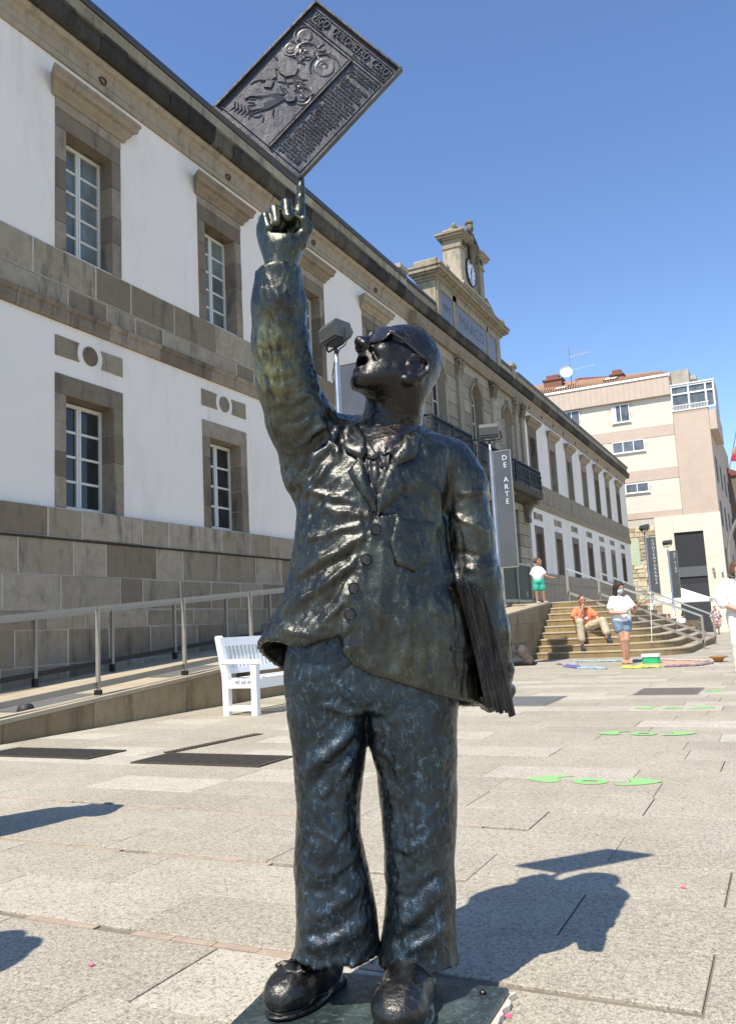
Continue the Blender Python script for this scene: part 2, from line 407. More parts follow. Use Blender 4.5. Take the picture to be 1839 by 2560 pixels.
# green painted distance markings
def blob(cx, cy, pts, m, z=.0035):
    P = [(cx+x, cy+y, z) for x, y in pts]; m.extr(P, (0, 0, .0012))
arrow = [(-.16,.0),(-.12,.07),(-.05,.13),(.02,.165),(.10,.175),(.13,.15),(.06,.11),(.03,.06),(.05,.0),(.07,-.06),(.02,-.10),(-.06,-.08),(-.12,-.05)]
mk = []
for i, (yy, lb) in enumerate(((4.98, 'nearest green painted marking, a ring between two hooked arrows'), (6.98, 'second green painted arrow pair away from the statue'),
                              (8.83, 'third green painted arrow pair, small and worn'), (10.6, 'farthest faint green painted arrow pair on the paving'))):
    if i == 0:
        t = thing('floor_marking', (-1.12, yy, 0), lb, 'floor marking', 'green painted markings in a row on the paving')
        m = MB(); blob(-1.34, yy, [(x*.85, y*.85) for x, y in arrow], m); m.build('painted_arrow', M['green'], t)
        m = MB(); blob(-.86, yy+.03, [(-x*.85, -y*.85+.03) for x, y in arrow], m); m.build('painted_arrow', M['green'], t)
        m = MB()
        for a in range(20):
            a0, a1 = 2*math.pi*a/20, 2*math.pi*(a+1)/20
            P = [(-1.11+rx*math.cos(q), yy-.01+ry*math.sin(q), .0035) for q, rx, ry in ((a0,.10,.085),(a1,.10,.085),(a1,.045,.032),(a0,.045,.032))]
            m.add(P + [(p[0],p[1],.0047) for p in P], [(4,5,6,7),(0,1,5,4),(2,3,7,6)])
        m.build('painted_ring', M['green'], t); first = t
    else:
        t = copy_tree(first, (0, yy-4.98, 0)); t['label'] = lb
for i, (x, y, lb) in enumerate(((-1.93, 1.95, 'pink confetti scrap on the paving left of the bronze shoes'), (-.70, 2.05, 'pink paper scrap beside the corner of the bronze base plate'),
                                (-.42, 3.16, 'tiny red paper scrap right of the statue shadow'))):
    m = MB(); s = .009
    m.extr([(x-s,y-s*.7,.002),(x+s*1.2,y-s,.002),(x+s*.8,y+s*.9,.002),(x-s*.6,y+s,.002)], (0,0,.0015))
    tag(m.build('paper_scrap', M['pink']), lb, 'paper scrap')

# ================================================================== MUSEUM
XF = -9.7
mus = thing('museum_building', (XF, 35, 0), 'long white two-storey museum with granite window surrounds, balconies and clock pediment', 'museum')
Y0, Y1 = 5.0, 62.6
YC0, YC1 = 23.3, 35.45                                   # stone centre block
ZP, ZB0, ZB1, ZW = 2.95, 5.90, 7.10, 10.35               # plinth, band, band top, wall top
LW = [6.20, 9.84, 13.48, 17.12, 20.76]                   # window axes, near wing
RW = [37.35, 41.0, 44.66, 48.35, 51.95, 55.45, 59.3]     # window axes, far wing
def wall(y0, y1, z0, z1, holes, x, depth, m):
    ys = sorted({y0, y1, *[h[0] for h in holes], *[h[1] for h in holes]}); zs = sorted({z0, z1, *[h[2] for h in holes], *[h[3] for h in holes]})
    ys = [y for y in ys if y0 <= y <= y1]; zs = [z for z in zs if z0 <= z <= z1]
    for a, b_ in zip(ys, ys[1:]):
        for c_, d_ in zip(zs, zs[1:]):
            yc, zc = (a+b_)/2, (c_+d_)/2
            if any(h[0] < yc < h[1] and h[2] < zc < h[3] for h in holes): continue
            m.add([(x,a,c_),(x,b_,c_),(x,b_,d_),(x,a,d_)], [(0,1,2,3)])
    for h in holes:
        a, b_, c_, d_ = h
        m.add([(x,a,c_),(x,b_,c_),(x,b_,d_),(x,a,d_),(x-depth,a,c_),(x-depth,b_,c_),(x-depth,b_,d_),(x-depth,a,d_)],
              [(0,4,5,1),(1,5,6,2),(2,6,7,3),(3,7,4,0)])
hw = .53                                                 # half width of an opening
for nm, (a, b_), axes in (('near', (Y0, YC0), LW), ('far', (YC1, Y1), RW)):
    m = MB()
    wall(a, b_, ZP-.4, ZB0+.1, [(y-hw, y+hw, 2.97, 4.765) for y in axes], XF, .34, m)
    wall(a, b_, ZB1-.1, ZW+.1, [(y-hw, y+hw, 7.12, 9.215) for y in axes], XF, .34, m)
    m.build('plaster_wall', M['plaster'], mus)
m = MB(); m.box(XF-12, XF-.36, Y0, Y1, -1, 11.0); m.build('core_wall', M['black'], mus)
m = MB(); m.box(XF-.36, XF-.01, Y1-.35, Y1, -1, ZW+.6); m.box(XF-12, XF-.36, Y1, Y1+.02, -1, ZW+.6); m.build('end_wall', M['trim'], mus)
m = MB(); m.box(XF-.3, XF-.02, Y0, YC1, -.6, ZP-.35); m.box(XF-.3, XF-.02, YC0, Y1, -1.2, ZP-.35); m.box(XF-.3, XF-.012, Y0, YC0, ZB0+.05, ZB1-.02); m.build('mortar_backing', M['mortar'], mus)

# stones of the near wing, one by one
def course(y0, y1, z0, z1, x1, lens, mt, name='stone_block', d=.16, gap=.009):
    y = y0 - rng.uniform(0, .4)
    while y < y1:
        L = rng.uniform(*lens); e = min(y+L, y1)
        if e - max(y, y0) > .08:
            m = MB(); m.cbox(x1-d, x1+rng.uniform(-.004, .006), max(y, y0)+gap, e-gap, z0+gap, z1-gap, .009); m.build(name, mt, mus)
        y = e
    m = MB(); m.box(x1-d, x1-.006, y0, y1, z0+.003, z1-.003); m.build('mortar_bed', M['mortar'], mus)
course(7.0, YC0-.02, 2.49, 2.95, XF+.10, (.55, 1.55), M['granite'], d=.12)
course(7.0, YC0-.02, 1.93, 2.47, XF+.07, (.6, 1.35), M['granite'])
course(7.0, YC0-.02, 1.42, 1.93, XF+.065, (.5, 1.3), M['granite'])
course(7.0, YC0-.02, 1.14, 1.42, XF+.065, (.7, 1.4), M['granite'])
course(7.0, 19.0, .62, 1.14, XF+.06, (.5, 1.3), M['granite'])
course(7.0, 16.0, .12, .62, XF+.06, (.6, 1.3), M['granite'])
course(7.0, YC0-.02, 6.52, 7.10, XF+.03, (.7, 1.35), M['granite'])
course(7.0, YC0-.02, 6.20, 6.51, XF+.03, (.6, 1.3), M['granite'])
# string course and plinth ledge
def molding(y0, y1, prof, mt, name, ends=True):
    """prof: [(x offset from the wall, z)] swept along Y"""
    P0 = [(XF+p[0], y0, p[1]) for p in prof]
    m = MB(); m.extr(P0, (0, y1-y0, 0)); return m.build(name, mt, mus)
y = 7.0
while y < YC0-.02:                                     # moulded string-course stones
    e = min(y+rng.uniform(.8, 1.5), YC0-.02)
    molding(y+.006, e-.006, [(-.1,5.90),(.05,5.90),(.07,5.96),(.07,6.08),(.10,6.10),(.115,6.17),(.04,6.195),(-.1,6.195)], M['jamb'], 'string_course_stone')
    y = e
for a, b_ in ((7.0, YC0-.02),):
    molding(a, b_, [(-.1,2.46),(.085,2.46),(.115,2.475),(.115,2.492),(-.1,2.492)], M['moss'], 'plinth_ledge')
molding(YC1+.02, Y1+.03, [(-.3,5.90),(.05,5.90),(.08,6.0),(.10,6.08),(.12,6.18),(.05,6.22),(.03,6.24),(.03,7.10),(-.3,7.10)], M['jamb'], 'string_course')
molding(YC1+.02, Y1+.03, [(-.3,-1.2),(.09,-1.2),(.09,2.4),(.12,2.46),(.07,2.50),(.07,2.95),(-.3,2.95)], M['granite'], 'plinth')

# windows: surround (stones) + window > panes
def window(yc, z0, z1, rows, gl, near):
    xd = XF-.26; fw = .055
    a, b_ = yc-hw+.01, yc+hw-.01
    m = MB()
    m.box(xd-.06, xd, a, a+fw, z0, z1); m.box(xd-.06, xd, b_-fw, b_, z0, z1)
    m.box(xd-.06, xd, a+fw, b_-fw, z0, z0+.07); m.box(xd-.06, xd, a+fw, b_-fw, z1-.06, z1)
    m.box(xd-.05, xd+.012, yc-.05, yc-.006, z0+.07, z1-.06); m.box(xd-.05, xd+.012, yc+.006, yc+.05, z0+.07, z1-.06)
    zz = np.linspace(z0+.07, z1-.06, rows+1)
    for k in range(1, rows):
        for s0, s1 in ((a+fw, yc-.05), (yc+.05, b_-fw)): m.box(xd-.045, xd-.003, s0, s1, zz[k]-.02, zz[k]+.02)
    w = m.build('window', M['framew'], mus, origin=(xd, yc, z0))
    for s0, s1 in ((a+fw, yc-.05), (yc+.05, b_-fw)):
        if near:
            for k in range(rows):
                MB().box(xd-.035, xd-.028, s0-.005, s1+.005, zz[k]+.015, zz[k+1]-.015).build('pane', gl, w)
        else: MB().box(xd-.035, xd-.028, s0-.005, s1+.005, z0+.06, z1-.05).build('pane', gl, w)
    return w
def hood(yc, hwid, mt):
    prof = [(-.05, 9.68), (.05, 9.68), (.06, 9.73), (.13, 9.79), (.15, 9.84), (.22, 9.86), (.24, 9.95), (.27, 9.97), (.27, 10.03), (.10, 10.06), (-.05, 10.06)]
    m = MB(); V = []; F = []
    n = len(prof)
    for sgn in (0, 1):                                   # mitred returns at both ends
        for (dx, z) in prof:
            V.append((XF+dx, yc + (-1 if sgn == 0 else 1)*(hwid + max(dx, 0)*.8), z))
    F = [(i, (i+1) % n, n+(i+1) % n, n+i)[::-1] for i in range(n)] + [tuple(range(n)), tuple(range(n, 2*n))[::-1]]
    m.add(V, F); return m.build('window_hood', mt, mus)
def stones_round(yc, near):
    sw = .735
    if near:
        for s in (-1, 1):
            for z0, z1, n in ((2.96, 4.745, 4), (7.11, 9.19, 4)):
                zs = np.linspace(z0, z1, n+1); zs[1:-1] += rng.uniform(-.08, .08, n-1)
                for k in range(n):
                    y0, y1 = sorted((yc+s*(hw-.012), yc+s*sw)); m = MB()
                    m.cbox(XF-.27, XF+.022+rng.uniform(-.004, .004), y0, y1, zs[k]+.005, zs[k+1]-.005, .008); m.build('jamb_stone', M['jamb'], mus)
        m = MB(); m.cbox(XF-.27, XF+.022, yc-sw, yc+sw, 4.75, 5.07, .008); m.build('lintel', M['jamb'], mus)
        m = MB(); m.cbox(XF-.27, XF+.022, yc-sw, yc+sw, 9.20, 9.50, .008); m.build('lintel', M['jamb'], mus)
        m = MB(); m.cbox(XF-.1, XF+.03, yc-sw, yc+sw, 9.505, 9.68, .006); m.build('frieze_stone', M['trim'], mus)
    else:
        for z0, z1, z2 in ((2.96, 4.75, 5.07), (7.11, 9.20, 9.68)):
            m = MB()
            for s in (-1, 1):
                y0, y1 = sorted((yc+s*(hw-.012), yc+s*sw)); m.box(XF-.27, XF+.022, y0, y1, z0, z1)
            m.box(XF-.27, XF+.022, yc-sw, yc+sw, z1, z2)
            m.build('window_surround', M['jamb'], mus)
    hood(yc, sw+.05, M['trim'])
    m = MB(); a = .30
    for s in (-1, 1):                                    # two little stone panels with a hollow end, rosette between
        P = [(XF-.05, yc+s*.735, 5.355), (XF-.05, yc+s*.735, 5.68)]
        for k in range(7):
            an = math.radians(33-66*k/6.0); P.append((XF-.05, yc+s*.285*math.cos(an), 5.5175+.285*math.sin(an)))
        mm = MB(); mm.extr(P, (.068, 0, 0)); mm.build('stone_panel', M['trim'], mus)
    m.lathe((XF-.03, yc, 5.5175), [(.16,0),(.16,.05),(.145,.06),(.13,.045),(.05,.05),(.03,.065),(.001,.068)], 20, (1,0,0))
    if near:
        for k in range(6):
            an = k*math.pi/3; m.ball((XF+.015, yc+.085*math.cos(an), 5.5175+.085*math.sin(an)), (.025, .034, .034), 8, 5)
    m.build('rosette', M['jamb'], mus, smooth=False)
for yc in LW[1:]:
    stones_round(yc, True)
    window(yc, 7.14, 9.18, 5, M['glasscurt'], True); window(yc, 2.99, 4.73, 4, M['glassdark'], True)
for yc in RW:
    stones_round(yc, False)
    window(yc, 7.14, 9.18, 5, M['glasscurt'], False); window(yc, 2.99, 4.73, 4, M['glassdark'], False)

# entablature and cornice, stone by stone on the near wing
molding(Y0, Y1+.10, [(-.3,10.35),(.045,10.35),(.045,10.47),(.06,10.475),(.06,10.62),(.10,10.66),(.10,10.69),(.16,10.72),(.20,10.77),(.20,10.80),(-.3,10.80)], M['trim'], 'entablature')
y = 6.6
while y < Y1+.5:
    L = .62 if y < 30 else 1.6
    e = min(y+L*rng.uniform(.85, 1.15), Y1+.5)
    j = rng.uniform(-.022, .012)
    molding(y+.002, e-.002, [(-.1,10.80),(.26+j,10.80),(.31+j,10.83+j*.6),(.34+j,10.87),(.35+j,11.04),(.38+j,11.06),(.38+j,11.12+j*.8),(.20,11.17),(-.1,11.17)], M['moss'], 'cornice_stone')
    y = e
y = 6.6
for a, b_ in ((6.6, YC0-.6), (YC1-.6, Y1+.2)):
    y = a
    while y < b_:
        e = min(y+(2.1 if y < 30 else 4), b_)
        molding(y+.004, e-.004, [(-.2,11.15),(.20,11.15),(.20,11.28),(.235,11.30),(.235,11.42),(.25,11.44),(.25,11.50),(-.2,11.50)], M['attic'], 'blocking_course_stone'); y = e
    molding(a, b_+.05, [(-.3,11.505),(.28,11.505),(.30,11.53),(.30,11.62),(.26,11.64),(-.3,11.80)], M['roofmetal'], 'roof_edge')
m = MB(); m.extr([(XF+.1,6.6,11.62),(XF-6,6.6,13.2),(XF-12,6.6,11.62)], (0, Y1-6.6, 0)); m.build('roof', M['roofmetal'], mus)
for yc in (10.1, 13.75, 17.35, 20.9, 37.0, 39.2, 41.4, 43.6, 46.4, 49.4, 52.6, 56):   # rusty rings in the frieze
    m = MB(); n = 12; P = [(XF+.075+.01*math.sin(k), yc+.075*math.cos(2*math.pi*k/n), 10.53+.055*math.sin(2*math.pi*k/n)) for k in range(n+1)]
    m.tube(P, .016, 6); m.build('iron_ring', M['rust'], mus)

M['crest'] = stone('weathered_crest', (.22,.185,.13), (.30,.26,.19), (.045,.04,.033), .2, 1.0)
# ---- stone centre block: joints between the ashlar courses, arched windows, pilasters
XC = XF+.14
AW = [25.35, 29.2, 33.05]
zc = [2.95+.497*i for i in range(16)]
def ashlar(z0, z1, y0, y1, name='ashlar_block'):
    if y1-y0 < .05: return
    m = MB(); m.cbox(XC-.3, XC+rng.uniform(-.002, .003), y0+.006, y1-.006, z0+.011, z1-.011, .012); m.build(name, M['ashlar'], mus)
for i in range(15):
    z0, z1 = zc[i], min(zc[i+1], 10.36)
    cuts = []
    for yc in AW:
        if 6.2 < z1 and z0 < 9.75: cuts.append((yc-.78, yc+.78))
        elif z1 <= 5.5 and yc != 29.2: cuts.append((yc-.62, yc+.62))
        elif z1 <= 5.5: cuts.append((yc-1.2, yc+1.2))
    ys = [YC0] + [q for c_ in cuts for q in c_] + [YC1]
    for a, b_ in zip(ys[::2], ys[1::2]):
        n = max(1, round((b_-a)/1.1)); e = np.linspace(a, b_, n+1)
        if n > 1: e[1:-1] += (.28 if i % 2 else -.28)
        for k in range(n): ashlar(z0, z1, e[k], e[k+1])
    for s0 in ():
        pass
m = MB(); m.box(XF-.32, XC-.31, YC0, YC1, 0, 10.36); m.build('centre_core', M['black'], mus)
m = MB(); m.box(XF-.3, XC-.02, YC0+.02, YC1-.02, -.5, 2.93); m.build('centre_base', M['ashlar'], mus)
for yc in AW:                                            # arch: flat stone plate with an arched hole
    R = .60; zs = 9.05; m = MB(); n = 14
    for xx, sg in ((XC+.004, 1),):
        ring = [(yc-R, 6.22)] + [(yc-R*math.cos(math.pi*k/n), zs+R*math.sin(math.pi*k/n)) for k in range(n+1)] + [(yc+R, 6.22)]
        outer = [(yc-.775, 6.22)] + [(yc-.775, zs)] + [(yc-.775 + 1.55*k/(n-2), 9.90) for k in range(n-1)] + [(yc+.775, zs)] + [(yc+.775, 6.22)]
        V = [(xx, p[0], p[1]) for p in ring] + [(xx, p[0], p[1]) for p in outer] + [(xx-.42, p[0], p[1]) for p in ring]
        k = len(ring); F = []
        for i in range(k-1): F += [(i, i+1, k+i+1, k+i)[::-1], (i, i+1, 2*k+i+1, 2*k+i)]
        m.add(V, F)
    m.build('arch_surround', M['ashlar'], mus)
    m = MB()                                             # archivolt ring standing proud
    P = []
    for r0, r1, d in ((R+.02, R+.15, .05),):
        for i in range(n):
            a0, a1 = math.pi*i/n, math.pi*(i+1)/n
            q = [(XC, yc-r*math.cos(a), zs+r*math.sin(a)) for a, r in ((a0,r0),(a1,r0),(a1,r1),(a0,r1))]
            m.extr(q, (d, 0, 0))
    m.box(XC+.005, XC+.11, yc-.09, yc+.09, zs+R-.02, zs+R+.30)
    m.build('archivolt', M['trim'], mus)
    xd = XC-.34; m = MB(); r = R-.03                     # arched french window, white frame
    fr = [(yc-r, 6.22)] + [(yc-r*math.cos(math.pi*k/n), zs+r*math.sin(math.pi*k/n)) for k in range(n+1)] + [(yc+r, 6.22)]
    r2 = r-.06
    inn = [(yc-r2, 6.22)] + [(yc-r2*math.cos(math.pi*k/n), zs+r2*math.sin(math.pi*k/n)) for k in range(n+1)] + [(yc+r2, 6.22)]
    for i in range(len(fr)-1):
        m.extr([(xd, *fr[i]), (xd, *fr[i+1]), (xd, *inn[i+1]), (xd, *inn[i])], (.06, 0, 0))
    m.box(xd, xd+.07, yc-.04, yc+.04, 6.22, zs+r2)
    for z in (6.9, 7.62, 8.34, 9.05): m.box(xd, xd+.055, yc-r2, yc+r2, z-.025, z+.025)
    w = m.build('arched_window', M['framew'], mus)
    m = MB(); m.extr([(xd+.01, *p) for p in inn], (.01, 0, 0)); m.build('pane', M['glasscurt'], w)
for yc in (23.62, 27.28, 31.12, 34.2, 35.12):            # pilasters with leafy capitals
    wp = .23 if yc not in (23.62,) else .2
    m = MB(); m.box(XC-.05, XC+.10, yc-wp, yc+wp, 7.0, 9.55); m.box(XC-.05, XC+.13, yc-wp-.03, yc+wp+.03, 6.5, 7.0)
    m.box(XC-.05, XC+.125, yc-wp-.02, yc+wp+.02, 9.55, 9.60); m.build('pilaster', M['ashlar'], mus)
    m = MB()
    for row, (z, n, dx) in enumerate(((9.60, 3, .0), (9.78, 3, .035), (9.95, 2, .08))):
        for k in range(n):
            yy = yc + (k-(n-1)/2)*(2*wp/n)
            m.add([(XC+.10+dx, yy-.07, z), (XC+.10+dx, yy+.07, z), (XC+.13+dx, yy+.075, z+.14), (XC+.13+dx, yy-.075, z+.14), (XC+.20+dx, yy, z+.17), (XC+.15+dx, yy, z+.02)],
                  [(0,5,3),(5,1,2),(5,2,4),(5,4,3),(3,4,2),(0,1,5)])
    m.box(XC-.05, XC+.12, yc-wp+.02, yc+wp-.02, 9.60, 10.12)
    for s in (-1, 1): m.lathe((XC+.14, yc+s*(wp-.02), 10.08), [(.07,-.07),(.07,.07)], 10, (1,0,0))
    m.box(XC-.05, XC+.24, yc-wp-.07, yc+wp+.07, 10.15, 10.24); m.build('capital', M['jamb'], mus)
molding(YC0-.02, YC1+.02, [(.0,10.25),(.27,10.25),(.29,10.36),(.32,10.40),(.34,10.5),(.34,10.62),(.0,10.62)], M['trim'], 'centre_architrave')
# balconies
m = MB(); m.extr([(XF+.1, 22.55, 6.21), (XF+.1, 22.55, 5.72), (XF+.35, 22.55, 5.78), (XF+.62, 22.55, 5.92), (XF+.86, 22.55, 5.95), (XF+.90, 22.55, 6.12), (XF+.90, 22.55, 6.21)], (0, 12.5, 0))
m.build('balcony_slab', M['moss'], mus)
for yc in (23.7, 27.3, 31.1, 34.7):                      # scrolled consoles
    prof = [(0,5.9),(.62,5.9),(.66,5.82),(.62,5.74),(.5,5.72),(.38,5.62),(.26,5.42),(.22,5.2),(.26,5.08),(.22,4.98),(.1,4.98),(0,5.05)]
    m = MB(); m.extr([(XC+p[0]-.02, yc-.17, p[1]) for p in prof], (0, .34, 0)); m.build('console', M['jamb'], mus)
def balcony(y0, y1):
    xo = XF+.84; z0, z1 = 6.21, 7.12
    b_ = MB(); b_.box(xo-.03, xo+.03, y0, y1, z1-.03, z1+.02); b_.box(XC, xo-.03, y0-.03, y0+.03, z1-.03, z1+.02); b_.box(XC, xo-.03, y1-.03, y1+.03, z1-.03, z1+.02)
    b_.box(xo-.015, xo+.015, y0, y1, z1-.18, z1-.155); b_.box(xo-.015, xo+.015, y0, y1, z0+.08, z0+.105); b_.box(xo-.015, xo+.015, y0, y1, z0+.26, z0+.275)
    for yy in (y0, y1, (y0+y1)/2): b_.box(xo-.03, xo+.03, yy-.03, yy+.03, z0, z1-.03)
    r = b_.build('balcony_railing', M['iron'], mus)
    n = int((y1-y0)/.085); bb = MB(); rr = MB(); sc = MB()
    for k in range(n):
        yy = y0+(k+.5)*(y1-y0)/n; bb.box(xo-.008, xo+.008, yy-.009, yy+.009, z0+.1, z1-.17)
        P = [(xo, yy+.032*math.cos(a*math.pi/3), z1-.093+.055*math.sin(a*math.pi/3)) for a in range(7)]; rr.tube(P, .009, 4, False)
    for yy in (y0, y1):
        for k in range(9): bb.box(XC+.06+k*.075, XC+.075+k*.075, yy-.008, yy+.008, z0+.02, z1-.05)
        for zz in (z0+.2, z0+.42, z0+.64):
            P = [(xo-.1*math.cos(a*.5)*(1-a/16), yy, zz+.1*math.sin(a*.5)*(1-a/16)) for a in range(14)]; sc = MB(); sc.tube(P, .012, 4); sc.build('scroll', M['iron'], r)
    for q in range(6):
        yy = y0 + (y1-y0)*(q+.5)/6
        P = [(xo, yy+.13*math.cos(a*.45)*(1-a/18), z0+.43+.13*math.sin(a*.45)*(1-a/18)) for a in range(16)]; sc = MB(); sc.tube(P, .010, 4); sc.build('scroll', M['iron'], r)
    tag(bb.build('baluster_bars', M['iron'], r), kind='stuff'); tag(rr.build('ring_frieze', M['iron'], r), kind='stuff')
for a, b_ in ((22.7, 26.25), (26.95, 30.6), (31.3, 34.95)): balcony(a, b_)
# doors at ground level
for yc in AW:
    w2 = .6 if yc != 29.2 else 1.18
    m = MB(); m.box(XC-.34, XC-.30, yc-w2, yc+w2, 1.3, 4.9); d = m.build('door', M['jamb'], mus)
    m = MB(); m.box(XC-.295, XC-.28, yc-w2+.1, yc-.04, 1.4, 4.5); m.box(XC-.295, XC-.28, yc+.04, yc+w2-.1, 1.4, 4.5); m.build('door_glass', M['glassdark'], d)
# parapet piers and walls beside the attic
XA = XF+.25
for a, b_ in ((22.35, 22.85), (34.05, 34.55)):
    m = MB(); m.box(XF-.35, XA-.01, a, b_, 11.15, 11.72); m.box(XF-.4, XA+.05, a-.06, b_+.06, 11.72, 11.86); m.build('parapet_pier', M['attic'], mus)
for a, b_ in ((22.85, 25.3), (32.4, 34.05)):
    m = MB(); m.box(XF-.25, XA-.05, a, b_, 11.15, 11.52); m.build('parapet', M['attic'], mus)
    m = MB(); m.box(XF-.28, XA, a, b_, 11.52, 11.62); m.build('parapet_coping', M['roofmetal'], mus)
# attic with three slate plaques, clock tower on top
XB = XF-.40
m = MB(); m.box(XB, XA, 25.3, 32.4, 11.1, 12.42)
for a, b_ in ((25.36, 25.66), (26.86, 27.2), (30.62, 30.78), (31.78, 32.3)): m.box(XA, XA+.045, a, b_, 11.12, 12.42)
m.box(XA, XA+.045, 25.66, 31.78, 12.2, 12.42)
m.build('attic_block', M['attic'], mus)
def attic_band(y0, y1, steps, name, mt, xb=XB, xa=XA):
    m = MB()
    for d, z0, z1 in steps: m.box(xb-d*.6, xa+d, y0-d, y1+d, z0, z1)
    return m.build(name, mt, mus)
attic_band(25.3, 32.4, ((.06,12.425,12.50),(.12,12.505,12.60),(.24,12.605,12.66),(.33,12.665,12.80),(.37,12.805,12.88)), 'attic_cornice', M['attic'])
for y0, y1 in ((25.05, 26.3), (31.5, 32.65)):            # wavy stone crests at the ends
    m = MB(); n = 22
    P = [(XB, y0, 12.885)] + [(XB, y0+(y1-y0)*k/n, 13.05+.06*math.sin(k*1.5)+(.14 if k > n-5 else 0)) for k in range(n+1)] + [(XB, y1, 12.885)]
    m.extr(P, (XA+.2-XB, 0, 0)); m.build('stone_crest', M['crest'], mus)
for a, b_ in ((25.68, 26.84), (27.22, 30.60), (30.80, 31.76)):
    m = MB(); m.box(XA+.001, XA+.02, a+.02, b_-.02, 11.14, 12.18); m.build('slate_plaque', M['slate'], mus)
# lower pediment return right of the tower
m = MB(); m.extr([(XB, 30.6, 12.885), (XB, 32.3, 12.885), (XB, 30.6, 13.55)], (XA+.15-XB, 0, 0)); m.build('raking_block', M['attic'], mus)
# tower
TX0, TX1, TY0, TY1 = XB+.1, XA+.0, 27.9, 30.5
m = MB(); m.box(TX0, TX1, TY0, TY1, 12.88, 14.62); m.build('clock_tower', M['attic'], mus)
attic_band(TY0, TY1, ((.16,13.0,13.12),(.24,13.125,13.22),(.10,13.225,13.30)), 'tower_base_molding', M['attic'], TX0, TX1)
for a, b_ in ((TY0, TY0+.42), (TY1-.42, TY1)):
    m = MB(); m.box(TX1+.001, TX1+.10, a-.02, b_+.02, 13.31, 14.62); m.box(TX0-.02, TX1+.06, a-.05 if a == TY0 else b_-.1, a+.1 if a == TY0 else b_+.05, 13.31, 14.62); m.build('tower_pilaster', M['attic'], mus)
    m = MB()
    for d, z0, z1 in ((.05,14.62,14.72),(.02,14.725,14.95),(.10,14.955,15.02),(.18,15.025,15.12),(.24,15.125,15.20)):
        m.box(TX0-d, TX1+.10+d, a-.04-d, b_+.04+d, z0, z1)
    m.build('tower_cornice', M['attic'], mus)
    m = MB(); s = 1 if a == TY0 else -1; c0 = (a+b_)/2     # scroll volute lying on the cornice
    P = []
    for k in range(30):
        an = k*.34; r = .30*(1-k/34); P.append((TX1-.02, c0-s*.18+s*r*math.cos(an+2.6)*.9, 15.42+r*math.sin(an+2.6)*.75))
    m.tube(P, [.07*(1-k/45) for k in range(30)], 7)
    for j in range(4):
        P = [(TX1+.06-.09*j, c0-s*.45+s*k*.115, 15.24+.04*j+.55*(k/8.0)**2.2) for k in range(9)]; m.tube(P, .055, 6)
    P = [(TX0+.1, c0-s*.5, 15.2), (TX0+.1, c0+s*.5, 15.2), (TX0+.1, c0+s*.52, 15.9), (TX0+.1, c0+s*.2, 15.5), (TX0+.1, c0-s*.45, 15.32)]
    m.extr(P, (TX1-TX0-.15, 0, 0)); m.v = [(x, y, 15.1+(z-15.1)*.8) for x, y, z in m.v]; m.build('scroll_volute', M['crest'], mus, smooth=False)
yc = 29.2; m = MB(); n = 16                               # arched gable over the clock
P = [(TX0+.1, yc-.95, 14.62)] + [(TX0+.1, yc-.95*math.cos(math.pi*k/n), 14.75+.80*math.sin(math.pi*k/n)) for k in range(n+1)] + [(TX0+.1, yc+.95, 14.62)]
m.extr(P, (TX1-TX0-.12, 0, 0)); m.build('gable', M['attic'], mus)
m = MB()
for i in range(n):
    q = [(TX1-.05, yc-r*math.cos(a), 14.75+r*.86*math.sin(a)) for a, r in ((math.pi*i/n,.86),(math.pi*(i+1)/n,.86),(math.pi*(i+1)/n,1.06),(math.pi*i/n,1.06))]
    m.extr(q, (.22, 0, 0))
m.build('gable_molding', M['moss'], mus)
m = MB(); m.ball((TX1+.06, yc, 15.70), (.16, .22, .34), 12, 8); m.ball((TX1+.10, yc-.02, 16.18), (.15, .16, .20), 10, 7); m.ball((TX1+.08, yc+.24, 15.95), (.10, .14, .16)); m.ball((TX1+.08, yc-.26, 15.62), (.10, .16, .18))
m.ball((TX1+.12, yc, 15.15), (.12, .17, .42)); m.tube([(TX1+.05, yc-.5, 15.45), (TX1+.12, yc-.3, 15.6), (TX1+.1, yc, 15.5), (TX1+.12, yc+.3, 15.6), (TX1+.05, yc+.5, 15.4)], [.06,.1,.09,.1,.06], 7)
m.lathe((TX1+.08, yc, 16.3), [(.05,0),(.15,.05),(.17,.13),(.07,.22)], 10)
for k in range(22):
    an = math.pi*rng.uniform(.05, .95); q = rng.uniform(.9, 1.12); m.ball((TX1+rng.uniform(-.05, .12), yc-.95*q*math.cos(an), 14.8+.86*q*math.sin(an)), (.09, rng.uniform(.06, .13), rng.uniform(.06, .15)), 7, 5)
m.v = [(x, y, z-.32) for x, y, z in m.v]; m.build('finial', M['crest'], mus, smooth=True)
